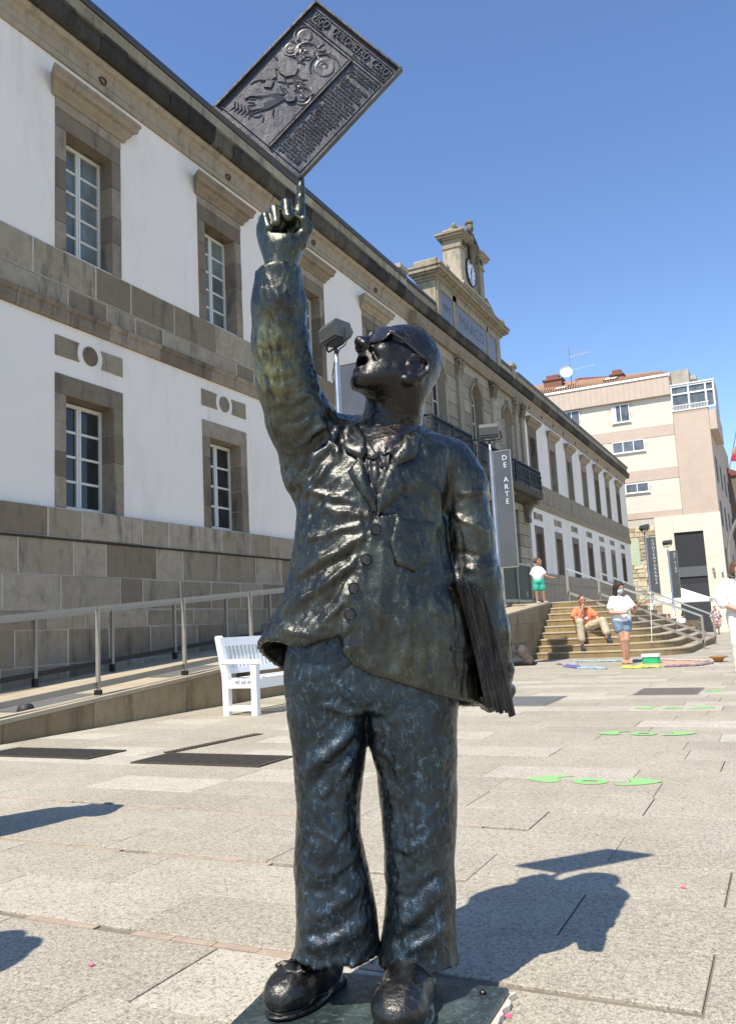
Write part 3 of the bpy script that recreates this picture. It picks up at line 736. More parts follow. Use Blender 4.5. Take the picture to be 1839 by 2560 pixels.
# clock
M['clockface'] = plain('clock_enamel', (.74,.77,.80), .35, var=.04); M['clockblack'] = plain('clock_black', (.015,.015,.018), .4)
m = MB(); m.lathe((TX1, yc, 14.1), [(.56,0),(.56,.05),(.53,.07),(.50,.05),(.50,.0)], 36, (1,0,0)); clk = m.build('clock', M['clockblack'], mus)
m = MB(); m.lathe((TX1+.002, yc, 14.1), [(.50,0),(.50,.03)], 36, (1,0,0)); m.build('clock_face', M['clockface'], clk)
def text_geo(body, size, extr, sx=1.0):
    cu = bpy.data.curves.new('lettering', 'FONT'); cu.body = body; cu.size = size; cu.extrude = extr; cu.resolution_u = 2; cu.align_x = 'CENTER'; cu.align_y = 'CENTER'
    o = bpy.data.objects.new('lettering', cu); COL.objects.link(o)
    me = bpy.data.meshes.new_from_object(o.evaluated_get(bpy.context.evaluated_depsgraph_get()))
    V = np.array([v.co[:] for v in me.vertices]) if len(me.vertices) else np.zeros((0, 3)); F = [tuple(p.vertices) for p in me.polygons]
    bpy.data.objects.remove(o); bpy.data.curves.remove(cu); bpy.data.meshes.remove(me)
    if len(V): V[:, 0] *= sx
    return V, F
def put_text(m, body, size, extr, o, ex, ey, ez, sx=1.0):
    """ex right, ey up, ez out of the surface"""
    V, F = text_geo(body, size, extr, sx)
    if not len(V): return
    o, ex, ey, ez = (np.array(q, float) for q in (o, ex, ey, ez))
    m.add(o + V[:, :1]*ex + V[:, 1:2]*ey + V[:, 2:]*ez, F)
m = MB()
for k, s in enumerate(('XII','I','II','III','IIII','V','VI','VII','VIII','IX','X','XI')):
    an = 2*math.pi*k/12; e1 = (0, math.cos(an), -math.sin(an)); e2 = (0, math.sin(an), math.cos(an))
    put_text(m, s, .15, .003, (TX1+.034, yc+.39*math.sin(an), 14.1+.39*math.cos(an)), e1, e2, (1,0,0), .8)
m.build('numerals', M['clockblack'], clk)
for an, L, w in ((.42, .25, .028), (3.28, .36, .02)):
    m = MB(); d = Vector((0, math.sin(an), math.cos(an))); q = Vector((0, math.cos(an), -math.sin(an)))
    b0 = Vector((TX1+.042, yc, 14.1)) - d*.07
    m.extr([b0-q*w, b0+q*w, b0+d*(L+.05)+q*w*.8, b0+d*(L+.12), b0+d*(L+.05)-q*w*.8], (.012, 0, 0)); m.build('clock_hand', M['clockblack'], clk)
for o in [q for q in mus.children if q.name.startswith('slate_plaque')]:
    pass
m = MB(); put_text(m, 'MARCO', .62, .004, (XA+.022, 28.9, 11.68), (0,1,0), (0,0,1), (1,0,0), 1.25); m.build('plaque_lettering', M['slateink'], mus)
m = MB(); put_text(m, 'MMI', .42, .004, (XA+.022, 26.26, 11.66), (0,1,0), (0,0,1), (1,0,0), .9); m.build('plaque_lettering', M['slateink'], mus)

# ================================================================== RAMP, STEPS
def rz(y): return .0719*y - .233
XR = -6.88
rw = thing('ramp', (XR, 10, 0), 'sandstone access ramp rising along the museum wall behind the white bench', 'ramp')
YE, YJ = 19.23, 15.0
m = MB(); P = [(XR-.34, 3.3, .0), (XR-.34, YE, 0), (XR-.34, YE, rz(YE)-.03), (XR-.34, 3.3, .0)]
m.add([(XF,3.3,rz(3.3)-.02),(XR-.40,3.3,rz(3.3)-.02),(XR-.40,21.6,rz(21.6)-.02),(XF,21.6,rz(21.6)-.02)], [(0,1,2,3)])
m.add([(XR-.40,YJ,rz(YJ)-.02),(-5.5,YJ,rz(YJ)-.02),(-5.5,21.6,rz(21.6)-.02),(XR-.40,21.6,rz(21.6)-.02)], [(0,1,2,3)])
m.build('ramp_surface', M['rampstone'], rw)
def sloped(m, x0, x1, y0, y1, zt0, zt1, zb=-.02):
    m.add([(x0,y0,zb),(x1,y0,zb),(x1,y1,zb),(x0,y1,zb),(x0,y0,zt0),(x1,y0,zt0),(x1,y1,zt1),(x0,y1,zt1)],
          [(3,2,1,0),(4,5,6,7),(0,1,5,4),(1,2,6,5),(2,3,7,6),(3,0,4,7)])
y = 3.4                                                  # retaining wall, block by block, with capping
while y < YJ:
    e = min(y+rng.uniform(1.0, 1.75), YJ)
    b1 = MB(); zt0, zt1 = rz(y)-.005, rz(e)-.005
    if (zt0+zt1)/2 > .42:
        sloped(b1, XR-.25, XR-.006+rng.uniform(0, .004), y+.004, e-.004, .20, .20); b1.build('wall_block', M['concrete'], rw)
        b1 = MB(); sloped(b1, XR-.25, XR-.002, y+.3, min(e+.3, YJ)-.008, zt0, zt1, .208); b1.build('wall_block', M['concrete'], rw)
    else:
        sloped(b1, XR-.25, XR, y+.004, e-.004, max(.02, zt0), max(.03, zt1)); b1.build('wall_block', M['concrete'], rw)
    c_ = MB(); sloped(c_, XR-.24, XR+.012, y+.003, e-.003, rz(y)+.045, rz(e)+.045, 0)
    for i in range(4): c_.v[i] = (c_.v[i][0], c_.v[i][1], (rz(c_.v[i][1])))
    c_.build('capping_stone', M['rampstone'], rw); y = e
m = MB(); sloped(m, XR-.33, XR-.27, 3.3, YJ, rz(3.3)-.012, rz(YJ)-.012); m.build('channel_strip', M['holedark'], rw)
for y0, y1 in ((6.55, 7.75), (9.1, 10.3)):                # grey metal covers on the ramp
    m = MB(); x0 = XR-1.05
    m.add([(x0,y0,rz(y0)-.014),(XR-.55,y0,rz(y0)-.014),(XR-.55,y1,rz(y1)-.014),(x0,y1,rz(y1)-.014)], [(0,1,2,3)]); m.build('ramp_cover', M['covergrey'], rw)
y = YJ                                                    # flank wall beside the steps
for i, (z0, z1) in enumerate(((0, .42), (.42, .84), (.84, 9))):
    y = YJ - (.3 if i % 2 else 0)
    while y < 21.4:
        e = min(y+1.25, 21.45); a = max(y, YJ)
        t0, t1 = min(z1, rz(a)), min(z1, rz(e))
        if t0 > z0+.02:
            b1 = MB(); b1.add([(-5.65,a+.003,z0),(-5.372,a+.003,z0),(-5.372,e-.003,z0),(-5.65,e-.003,z0),(-5.65,a+.003,t0-.004),(-5.372,a+.003,t0-.004),(-5.372,e-.003,t1-.004),(-5.65,e-.003,t1-.004)],
                  [(3,2,1,0),(4,5,6,7),(0,1,5,4),(1,2,6,5),(2,3,7,6),(3,0,4,7)]); b1.build('flank_block', M['concrete'], rw)
        y = e
c_ = MB(); sloped(c_, -5.75, -5.36, YJ, 21.45, rz(YJ)+.045, rz(21.45)+.045, 0)
for i in range(4): c_.v[i] = (c_.v[i][0], c_.v[i][1], rz(c_.v[i][1]))
c_.build('capping_stone', M['rampstone'], rw)
m = MB(); m.box(XR-.2, -5.38, YJ-.25, YJ, -.02, rz(YJ)); m.build('return_wall', M['concrete'], rw)
m = MB(); m.lathe((XR-.52, 6.55, rz(6.55)-.03), [(.09,0),(.09,.05),(.07,.09),(.03,.11),(.001,.112)], 16)
m.build('ramp_light', M['black'], rw, smooth=True)

st = thing('steps', (-4, 22, 0), 'nine pale stone steps curving round to the museum platform', 'steps')
def step_poly(i):
    xr = -2.02-.272*i; y0 = 19.23+.258*i; rc = 1.15; P = [(-5.37 if i < 9 else -9.5, y0)]
    for k in range(9):
        a = -math.pi/2 + math.pi/2*k/8; P.append((xr-rc+rc*math.cos(a), y0+rc+rc*math.sin(a)))
    ye = 27.6
    P += [(xr, ye), (-9.5, ye)] + ([(-9.5, 21.6), (-5.37, 21.6)] if i < 8 else [(-9.5, 21.55)])
    return P
for i in range(9):
    P = step_poly(i); z1 = .1478*(i+1); zb = -.15 if i == 0 else .1478*i-.04
    m = MB(); n = len(P)
    V = [(x, y, zb) for x, y in P] + [(x, y, z1-.006) for x, y in P]
    c = .018; nose = [(x, y-.0) for x, y in P]
    V += [(x-(.006 if x > -5 else 0), y+(.006 if y < 24 else 0), z1) for x, y in P]
    V = [(x, y, zb) for x, y in P] + [(x, y, z1-.032) for x, y in P]
    F = [(k, (k+1) % n, n+(k+1) % n, n+k) for k in range(n)] + [tuple(range(n, 2*n))]
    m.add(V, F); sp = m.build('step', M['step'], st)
    e = .014; m = MB(); Pt = [(x+(e if x > -5.3 else 0), y-(e if (k < 2) else 0) + (0 if x > -5.36 else 0)) for k, (x, y) in enumerate(P)]
    V = [(x, y, z1-.031) for x, y in Pt]+[(x, y, z1-.006) for x, y in Pt]+[(x-(.005 if x > -5.3 else 0), y+(.005 if y < 24 else 0), z1) for x, y in Pt]
    F = [(k, (k+1) % n, n+(k+1) % n, n+k) for k in range(n)] + [(n+k, n+(k+1) % n, 2*n+(k+1) % n, 2*n+k) for k in range(n)] + [tuple(range(2*n, 3*n))]
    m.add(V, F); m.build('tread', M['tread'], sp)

# ================================================================== RAILINGS
def ramp_railing(x, y0, n, pitch, h, label, sliver):
    t = thing('ramp_railing', (x, y0, rz(y0)), label, 'railing')
    for k in range(n):
        y = y0+k*pitch; z = rz(y)
        m = MB()
        if sliver:                                        # flat bar set edge-on, wider towards the foot
            m.add([(x-.03,y-.006,z+.02),(x+.035,y-.006,z+.02),(x+.035,y+.006,z+.02),(x-.03,y+.006,z+.02),
                   (x-.03,y-.006,z+h),(x+.03,y-.006,z+h),(x+.03,y+.006,z+h),(x-.03,y+.006,z+h)], [(3,2,1,0),(4,5,6,7),(0,1,5,4),(1,2,6,5),(2,3,7,6),(3,0,4,7)])
            m.add([(x+.031,y-.034,z+.14),(x+.037,y-.034,z+.14),(x+.037,y-.006,z+.14),(x+.031,y-.006,z+.14),(x+.031,y-.009,z+h),(x+.037,y-.009,z+h),(x+.037,y-.006,z+h),(x+.031,y-.006,z+h)],
                  [(3,2,1,0),(4,5,6,7),(0,1,5,4),(1,2,6,5),(2,3,7,6),(3,0,4,7)])
        else: m.box(x-.025, x+.025, y-.022, y+.022, z, z+h)
        m.build('post', M['steelflat'] if sliver else M['steel'], t)
        m = MB(); m.box(x-.04, x+.04, y-.025, y+.025, z-.01, z+.10); m.build('post_foot', M['iron'], t)
    ya, yb = y0-pitch*1.2, y0+(n-1)*pitch+.05
    m = MB(); m.obox((x-.02, ya, rz(ya)+h-.03), (.04, 0, 0), (0, yb-ya, rz(yb)-rz(ya)), (0, 0, .042)); m.build('handrail', M['steelflat'], t)
    m = MB(); m.obox((x-.006, ya, rz(ya)+.12), (.012, 0, 0), (0, yb-ya, rz(yb)-rz(ya)), (0, 0, .07)); m.build('lower_rail', M['steelflat'] if sliver else M['iron'], t)
    return t
ramp_railing(-7.05, 5.72, 7, 1.53, 1.03, 'flat steel railing on the outer edge of the ramp', True)
ramp_railing(-9.28, 6.90, 10, 1.47, .93, 'dark steel railing close to the museum plinth wall', False)
def stair_rail(y, xb, xt, zb, zt, label, mids, out=True):
    t = thing('stair_railing', (xb, y, 0), label, 'railing', 'slanting steel railings across the steps')
    m = MB(); w = .028
    def bar(a, b_, hh, ww=.03): m.obox((a[0], y-ww, a[1]), (b_[0]-a[0], 0, b_[1]-a[1]), (0, 2*ww, 0), (0, 0, hh))
    hi0, hi1 = zb+.80, zt+.86
    m2 = MB(); m2.obox((xb, y-.035, hi0-.025), (xt-xb, 0, hi1-hi0), (0, .07, 0), (0, 0, .05)); m2.build('handrail', M['steelbright'], t)
    m2 = MB(); m2.obox((xb, y-.03, zb+.14), (xt-xb, 0, zt+.20-zb-.14), (0, .06, 0), (0, 0, .075)); m2.build('lower_rail', M['steelflat'], t)
    for x, f in ((xb, 0), (xt, 1)):
        m2 = MB(); z0 = zb+.14 if f == 0 else zt+.2
        m2.box(x-.03, x+.03, y-.03, y+.03, z0, (hi0 if f == 0 else hi1)+.02); m2.build('end_post', M['steelflat'], t)
    for x, z0 in mids:
        f = (x-xb)/(xt-xb); z1 = zb+.14+(zt+.2-zb-.14)*f
        m2 = MB(); m2.box(x-.012, x+.012, y-.012, y+.012, z0, z1); m2.build('foot_rod', M['steel'], t)
stair_rail(21.9, -1.88, -5.05, 0, 1.33, 'near slanting steel railing from the step foot to the platform', ((-1.88, 0), (-2.85, .43), (-3.9, .87), (-5.03, 1.33)))
stair_rail(24.86, -1.83, -4.83, -.01, 1.33, 'far slanting steel railing behind the juggling woman', ((-1.83, -.02), (-2.8, .43), (-3.85, .87), (-4.81, 1.33)))
# dark railing along the plinth of the far wing, glazed info panel on the platform
t = thing('wall_railing', (-8.6, 30, 1.3), 'dark sloping railing along the grey plinth behind the steps', 'railing')
m = MB(); m.obox((-8.62, 25.5, 2.15), (0, 22, -1.75), (.05, 0, 0), (0, 0, .05)); m.build('handrail', M['iron'], t)
for k in range(16):
    y = 25.7+k*1.4; z = 2.15-1.75*(y-25.5)/22; m = MB(); m.box(-8.61, -8.58, y-.02, y+.02, max(gz(y), z-1.0), z); m.build('post', M['iron'], t)
t = thing('info_panel', (-6.5, 22.3, 1.33), 'dark green glazed notice panel in a steel frame on the platform', 'notice panel')
M['darkgreen'] = plain('dark_green_panel', (.022,.030,.013), .6, var=.1); M['panelletter'] = plain('pale_letter', (.30,.32,.24), .5)
m = MB(); m.box(-6.53, -6.50, 21.0, 23.55, 1.48, 2.42); m.build('panel', M['darkgreen'], t)
m = MB(); m.box(-6.56, -6.47, 20.9, 23.65, 2.42, 2.48); m.box(-6.56, -6.47, 20.9, 23.65, 1.40, 1.47); m.build('panel_frame', M['steel'], t)
for y in (20.95, 22.25, 23.6):
    m = MB(); m.box(-6.57, -6.46, y-.03, y+.03, 1.32, 2.5); m.build('post', M['steelflat'], t)
m = MB(); put_text(m, 'RI', .22, .003, (-6.497, 23.2, 1.62), (0,1,0), (0,0,1), (1,0,0)); m.build('panel_lettering', M['panelletter'], t)

# ================================================================== BENCH
def bench():
    x0, x1, ya, yb = -6.02, -5.53, 8.16, 9.86
    t = thing('garden_bench', ((x0+x1)/2, (ya+yb)/2, 0), 'white slatted wooden garden bench in front of the ramp', 'bench')
    w = .075
    for y in (ya, yb-w):
        b_ = MB(); b_.add([(x0+.02,y,0),(x0+.02+w,y,0),(x0+.02+w,y+w,0),(x0+.02,y+w,0),(x0+.01,y,.45),(x0+.02+w,y,.45),(x0+.02+w,y+w,.45),(x0+.01,y+w,.45)], [(3,2,1,0),(0,1,5,4),(1,2,6,5),(2,3,7,6),(3,0,4,7)])
        b_.add([(x0+.01,y,.45),(x0+.02+w,y,.45),(x0+.02+w,y+w,.45),(x0+.01,y+w,.45),(x0-.08,y,.90),(x0-.01,y,.90),(x0-.01,y+w,.90),(x0-.08,y+w,.90),
                (x0-.07,y,.92),(x0-.03,y,.925),(x0-.03,y+w,.925),(x0-.07,y+w,.92)],
               [(0,1,5,4),(1,2,6,5),(2,3,7,6),(3,0,4,7),(4,5,9,8),(5,6,10,9),(6,7,11,10),(7,4,8,11),(8,9,10,11)])
        b_.build('back_leg', M['white'], t)
        b_ = MB(); b_.box(x1-w, x1, y, y+w, 0, .60); b_.build('front_leg', M['white'], t)
        b_ = MB(); b_.add([(x0+.0,y-.012,.60),(x1+.045,y-.012,.585),(x1+.045,y+w+.012,.585),(x0+.0,y+w+.012,.60),(x0,y-.012,.64),(x1+.02,y-.012,.635),(x1+.02,y+w+.012,.635),(x0,y+w+.012,.64)],
                        [(3,2,1,0),(4,5,6,7),(0,1,5,4),(1,2,6,5),(2,3,7,6),(3,0,4,7)]); b_.build('armrest', M['white'], t)
        b_ = MB(); b_.box(x0+.02+w, x1-w, y+.02, y+w-.02, .05, .11); b_.build('stretcher', M['white'], t)
        b_ = MB(); b_.box(x0+.02+w, x1-w, y+.015, y+w-.015, .31, .40); b_.build('side_rail', M['white'], t)
    b_ = MB(); b_.box(x1-.05, x1-.01, ya+w, yb-w, .30, .41); b_.build('front_rail', M['white'], t)
    for k in range(5):
        x = x0+.09+k*.088; m = MB(); z = .425-.012*math.sin(math.pi*k/4)
        m.box(x, x+.072, ya-.012 if 0 < k < 4 else ya+w, yb+.012 if 0 < k < 4 else yb-w, z-.02, z); m.build('seat_slat', M['white'], t)
    def back(z): return x0+.045-(z-.45)*.19
    for z0, z1, nm in ((.80, .90, 'top_rail'), (.47, .54, 'bottom_rail')):
        m = MB(); m.obox((back(z0)-.05, ya+w, z0), (.04, 0, 0), (0, yb-ya-2*w, 0), (back(z1)-back(z0), 0, z1-z0)); m.build(nm, M['white'], t)
    n = 19
    for k in range(n):
        y = ya+w+.02+(yb-ya-2*w-.04-.045)*k/(n-1)
        m = MB(); m.obox((back(.54)-.04, y, .54), (.018, 0, 0), (0, .045, 0), (back(.80)-back(.54), 0, .26)); m.build('back_slat', M['white'], t)
bench()

# ================================================================== BANNER POLES WITH FLOODLIGHTS
M['banner'] = plain('grey_banner_board', (.075,.08,.088), .22, .0, .25, 1.2); M['bannerletter'] = plain('banner_letter', (.62,.62,.60), .5)
M['sticker'] = plain('white_sticker', (.75,.75,.72), .6); M['flood'] = plain('floodlight_shell', (.085,.088,.085), .45, .3, .1); M['floodglass'] = plain('floodlight_glass', (.04,.042,.045), .15)
def banner_pole(x, y, z, word, label, yaw, stick):
    t = thing('banner_pole', (x, y, z), label, 'banner pole', 'steel poles with upright banner boards and floodlights')
    m = MB(); m.lathe((x, y, z), [(.10,0),(.10,.02),(.055,.03),(.055,2.0),(.045,2.02),(.045,4.45),(.03,4.5),(.03,4.72)], 14); m.build('pole', M['steelbright'], t, smooth=True)
    m = MB(); m.box(x+.055, x+.42, y-.012, y+.012, z+2.03, z+4.47); m.build('banner_board', M['banner'], t)
    m = MB()
    for a, b_, c_, d_ in ((.05,.425,4.47,4.49),(.05,.425,2.01,2.03),(.42,.436,2.01,4.49),(.045,.056,2.01,4.49)): m.box(x+a, x+b_, y-.02, y+.02, z+c_, z+d_)
    m.build('banner_frame', M['steel'], t)
    m = MB(); zz = z+4.32
    for ch in word:
        if ch != ' ': put_text(m, ch, .155, .003, (x+.30, y-.0155, zz), (1,0,0), (0,0,1), (0,-1,0))
        zz -= .155
    if m.v: m.build('banner_lettering', M['bannerletter'], t)
    c, s = math.cos(yaw), math.sin(yaw)
    def R(px, py, pz): return (x+px*c-py*s, y+px*s+py*c, z+4.72+pz)
    m = MB()                                              # yoke
    m.tube([R(-.24,0,.22), R(-.24,0,.05), R(-.2,0,.02), R(.2,0,.02), R(.24,0,.05), R(.24,0,.22)], .014, 6); m.build('yoke', M['iron'], t)
    prof = [(-.13,.12),(.10,.10),(.15,.20),(.12,.32),(-.10,.36),(-.16,.28)]
    m = MB(); m.extr([R(-.2, p, q) for p, q in prof], Vector(R(.2,0,0))-Vector(R(-.2,0,0))); fl = m.build('floodlight', M['flood'], t)
    m = MB(); m.obox(R(-.185,-.12,.085), Vector(R(.37,0,0))-Vector(R(0,0,0)), Vector(R(0,.21,.0))-Vector(R(0,0,0)), (0,0,.022)); m.build('floodlight_glass', M['floodglass'], fl)
    m = MB()
    for k in range(12):
        q = -.19+.38*k/11; m.extr([R(q, .10, .335), R(q, .17, .20), R(q, .12, .10), R(q, .13, .20)], Vector(R(.008,0,0))-Vector(R(0,0,0)))
    m.build('cooling_fins', M['flood'], fl)
    m = MB(); m.tube([R(.22,.05,.2), R(.27,.03,.08), R(.25,0,-.02), R(.1,0,-.03), (x-.03, y, z+4.55), (x-.07, y-.01, z+4.35), (x-.03, y-.02, z+4.15)], .009, 5); m.build('cable', M['black'], t)
    if stick:
        m = MB()
        for zz, h in ((1.55,.05),(1.48,.06),(1.40,.07),(.55,.06)): m.lathe((x, y, z+zz), [(.0565,0),(.0565,h)], 14)
        for zz in (2.05, 1.12): m.lathe((x-.01, y-.057, z+zz), [(.055,0),(.055,.004)], 12, (0,-1,0))
        m.build('sticker', M['sticker'], t)
banner_pole(-5.135, 9.75, 0, '', 'steel pole and slate board with floodlight, partly hidden by the bronze face', -.55, False)
banner_pole(-5.29, 16.85, 0, 'DE ARTE', 'banner pole lettered DE ARTE right of the bronze shoulder', .25, True)
banner_pole(-5.29, 38.5, gz(38.5), 'CONTEMPORANEA', 'banner pole lettered CONTEMPORANEA behind the juggling woman', 2.2, True)
banner_pole(-5.29, 46.4, gz(46.4), 'DE VIGO', 'farthest banner pole lettered DE VIGO before the dark gateway', 2.6, False)
# ================================================================== PINK BUILDING AND THE STREET BEHIND
YP = 66.0; XL, XM, XRR = -18.0, -6.22, -3.72
M['pinkwall'] = plain('pink_render', (.50,.395,.315), .85, var=.07, scale=1.5, fine=30, dirt=((.40,.30,.24), .5, .5))
M['pinkpanel'] = plain('pink_roof_band', (.50,.405,.325), .8, var=.10, scale=2)
M['creamtile'] = plain('cream_tile', (.63,.575,.47), .7, var=.07, scale=2.5)
M['creamstone'] = plain('cream_stone', (.66,.61,.49), .8, var=.05, scale=1.2, dirt=((.52,.47,.37), .7, .35))
M['rubble'] = stone('rubble_stone', (.52,.43,.28), (.60,.52,.37), (.26,.2,.12), .3, .4)
M['creamjoint'] = plain('cream_joint', (.56,.505,.41), .8)
M['roofwhite'] = plain('white_eave', (.78,.77,.73), .6)
M['tile'] = plain('clay_roof_tile', (.33,.195,.115), .85, var=.3, scale=3, fine=12, dirt=((.30,.22,.12), 1.2, .6))
M['clay'] = plain('clay_chimney', (.20,.085,.058), .8, var=.2); M['maroon'] = plain('maroon_sheet', (.22,.055,.055), .6)
M['rawconc'] = plain('raw_concrete', (.36,.33,.27), .9, var=.25, scale=1.5, dirt=((.15,.14,.12), .8, .7))
M['alu'] = plain('white_aluminium', (.74,.75,.74), .4); M['winglass'] = glass('grey_window_glass', (.12,.135,.15), .08)
M['curtain'] = plain('pale_curtain', (.55,.56,.55), .7); M['darkgate'] = plain('dark_gateway', (.022,.023,.025), .6); M['gatebeam'] = plain('grey_beam', (.10,.105,.115), .6)
M['brownwall'] = plain('brown_facade', (.16,.125,.10), .8, var=.15); M['greenwin'] = plain('green_boarded_window', (.44,.50,.36), .6)
pk = thing('apartment_building', (-10, YP, gz(YP)), 'pink and cream apartment block with orange tiled roof at the street end', 'apartment building')
bz = gz(YP)
m = MB(); m.box(XL, XRR, YP+.02, YP+24, bz-1, 16.0); m.box(XL, XM, YP+.02, YP+24, 16.0, 18.6); m.build('core_wall', M['pinkwall'], pk)
def front(x0, x1, z0, z1, d, mt, nm):
    m = MB(); m.box(x0, x1, YP-d, YP+.021, z0, z1); return m.build(nm, mt, pk)
front(XM+.03, XRR, 8.04, 15.9, .10, M['pinkwall'], 'wall_panel')
for z0, z1 in ((14.19,15.03),(10.90,11.73),(8.04,8.48)): front(XL, XM, z0, z1, .07, M['pinkwall'], 'wall_band')
front(XL, XM, 17.25, 18.72, .32, M['pinkpanel'], 'roof_band')
for k in range(26):                                       # upright boards of the roof band
    x = XM-.02-k*.42; m = MB(); m.box(x-.40, x, YP-.345, YP-.321, 17.27, 18.70); m.build('band_panel', M['pinkpanel'], pk)
front(XL, XM+.1, 18.72, 18.90, .42, M['roofwhite'], 'eave_gutter')
# cream tiles laid in courses
for z0, z1 in ((15.04,17.24),(11.74,14.18),(8.49,10.89)): front(XL, XM, z0, z1, .038, M['creamjoint'], 'tile_bed')
ct = MB()
for z0, z1 in ((15.04,17.24),(11.74,14.18),(8.49,10.89)):
    n = round((z1-z0)/.40); h = (z1-z0)/n
    for r in range(n):
        x = XM-.01; i = 0
        while x > XL+5:
            w = .8 if (i or r % 2) else .4; a = max(x-w, XL); zc_, xc_ = z0+(r+.5)*h, (x+a)/2
            skip = any(wx0 < xc_ < wx1 and wz0 < zc_ < wz1 for wx0, wx1, wz0, wz1 in ((-10.7,-9.3,15.65,17.15),(-14.5,-13.1,15.9,17.24),(-10.9,-8.45,13.25,14.2),(-10.2,-8.4,10.05,10.85)))
            if not skip:
                if x > -13.5 and r < 40: 
                    m = MB(); m.box(a+.003, x-.003, YP-.045-rng.uniform(0, .004), YP+.021, z0+r*h+.003, z0+(r+1)*h-.003); m.build('facing_tile', M['creamtile'], pk)
                else: ct.box(a+.008, x-.008, YP-.045, YP+.021, z0+r*h+.008, z0+(r+1)*h-.008)
            x = a; i += 1
if ct.v: tag(ct.build('facing_tiles', M['creamtile'], pk), kind='stuff')
def pwin(x0, x1, z0, z1, n, cur=False):
    m = MB(); y = YP-.065; f = .06
    m.box(x0, x1, y-.05, y, z0, z0+f); m.box(x0, x1, y-.05, y, z1-f, z1)
    for k in range(n+1):
        x = x0+(x1-x0-f)*k/n; m.box(x, x+f, y-.049, y, z0+f, z1-f)
    m.box(x0-.08, x1+.08, y-.12, y-.051, z0-.07, z0-.005)
    w = m.build('window', M['alu'], pk)
    for k in range(n):
        a, b_ = x0+(x1-x0-f)*k/n+f, x0+(x1-x0-f)*(k+1)/n
        m = MB(); m.box(a, b_, y-.02, y-.012, z0+f, z1-f); m.build('pane', M['winglass'], w)
    if cur:
        m = MB(); m.box(x0+f, x0+f+.28, y-.03, y-.022, z0+f, z1-f); m.build('curtain', M['curtain'], w)
pwin(-10.66, -9.33, 15.7, 17.1, 2, True); pwin(-14.46, -13.14, 15.95, 17.2, 2, True); pwin(-10.86, -8.46, 13.28, 14.17, 3); pwin(-10.15, -8.44, 10.08, 10.8, 2)
# ground floor: rubble part, cream portal with the dark gateway
m = MB(); m.box(-14, -8.32, YP-.02, YP+.01, bz-1, 8.04); m.build('rubble_backing', M['mortar'], pk)
z = bz-.1; r = 0
while z < 8.0:
    h = rng.uniform(.24, .40); x = -11.2
    while x < -8.34:
        w = rng.uniform(.3, .75); e = min(x+w, -8.33)
        if not (-10.3 < (x+e)/2 < -9.5 and 4.4 < z+h/2 < 6.5) and e-x > .08 and r < 26:
            m = MB(); c = .03; d = rng.uniform(.04, .12)
            m.box(x+.012, e-.012, YP-d, YP-.021, z+.012, min(z+h, 8.03)-.012)
            for k in (0,1,4,5): m.v[k] = (m.v[k][0]+(c if k in (0,4) else -c)*rng.uniform(.2,1), m.v[k][1], m.v[k][2]+(c if k < 2 else -c)*rng.uniform(.2,1))
            m.build('rubble_stone', M['rubble'], pk)
        x = e
    z += h; r += 1
m = MB(); m.box(-10.25, -9.55, YP-.10, YP-.03, 4.55, 6.4); m.build('boarded_window', M['greenwin'], pk)
for x0, x1, z0, z1 in ((-8.3,-6.98,bz-1,8.03),(-4.94,-3.66,bz-1,8.03),(-6.98,-4.94,6.74,8.03)):
    n = max(1, round((z1-z0)/1.6)); zz = np.linspace(z0, z1, n+1)
    for k in range(n): front(x0+.004, x1-.004, zz[k]+.004, zz[k+1]-.004, .16, M['creamstone'], 'portal_slab')
front(-6.98, -4.94, bz-1, 6.74, .03, M['darkgate'], 'gateway'); front(-6.97, -4.95, 3.42, 4.15, .12, M['gatebeam'], 'gate_beam')
for k in range(30): front(-6.9+k*.065, -6.88+k*.065, bz, 2.9, .09, M['gatebeam'], 'gate_bar')
for x in (-4.5, -3.95):
    m = MB(); m.box(x-.07, x+.07, YP-.42, YP-.17, 3.62, 3.95); m.ball((x, YP-.36, 3.62), .09); m.build('wall_lamp', M['steel'] if x < -4.2 else M['alu'], pk)
# roof: rows of tiles on a slope, hips, chimneys, skylights, dish
rf = MB(); rf.add([(XL,YP-.4,18.86),(XM,YP-.4,18.86),(XM-1.2,YP+3.6,20.3),(XL,YP+3.6,20.9)], [(0,1,2,3)]); roof = rf.build('roof', M['tile'], pk)
rr = MB()
for k in range(60):
    x = XM-.1-k*.2; rr.tube([(x, YP-.42, 18.90), (x-.6*(1-k/90), YP+1.8, 19.72+.004*k)], .065, 5)
tag(rr.build('roof_tiles', M['tile'], roof), kind='stuff')
for x, z in ((-14.7, 19.25), (-10.7, 19.3)):
    m = MB(); m.obox((x-.55, YP+.6, z), (1.1, 0, 0), (0, 1.0, .40), (0, -.06, .14)); m.build('skylight', M['clay'], pk)
    m = MB(); m.obox((x-.45, YP+.6, z+.145), (.9, 0, 0), (0, .9, .36), (0, -.01, .02)); m.build('skylight_glass', M['alu'], pk)
m = MB(); m.extr([(XL,YP+3.7,19.5),(-15.5,YP+3.7,20.2),(-13.7,YP+3.7,20.9),(-8,YP+3.7,20.2),(-5.3,YP+3.7,19.75),(-5.3,YP+3.7,18.7),(XL,YP+3.7,18.7)], (0,5,0)); m.build('back_roof', M['maroon'], pk)
for x, z, w in ((-15.6, 20.4, .75), (-10.4, 19.9, .5)):
    m = MB(); y = YP+2.2; m.box(x-w, x+w, y, y+.9, 19.2, z+.25); m.box(x-w*1.15, x+w*1.15, y-.1, y+1.0, z+.25, z+.38); m.box(x-w*.7, x+w*.7, y+.1, y+.8, z+.38, z+.72); m.build('chimney', M['clay'], pk)
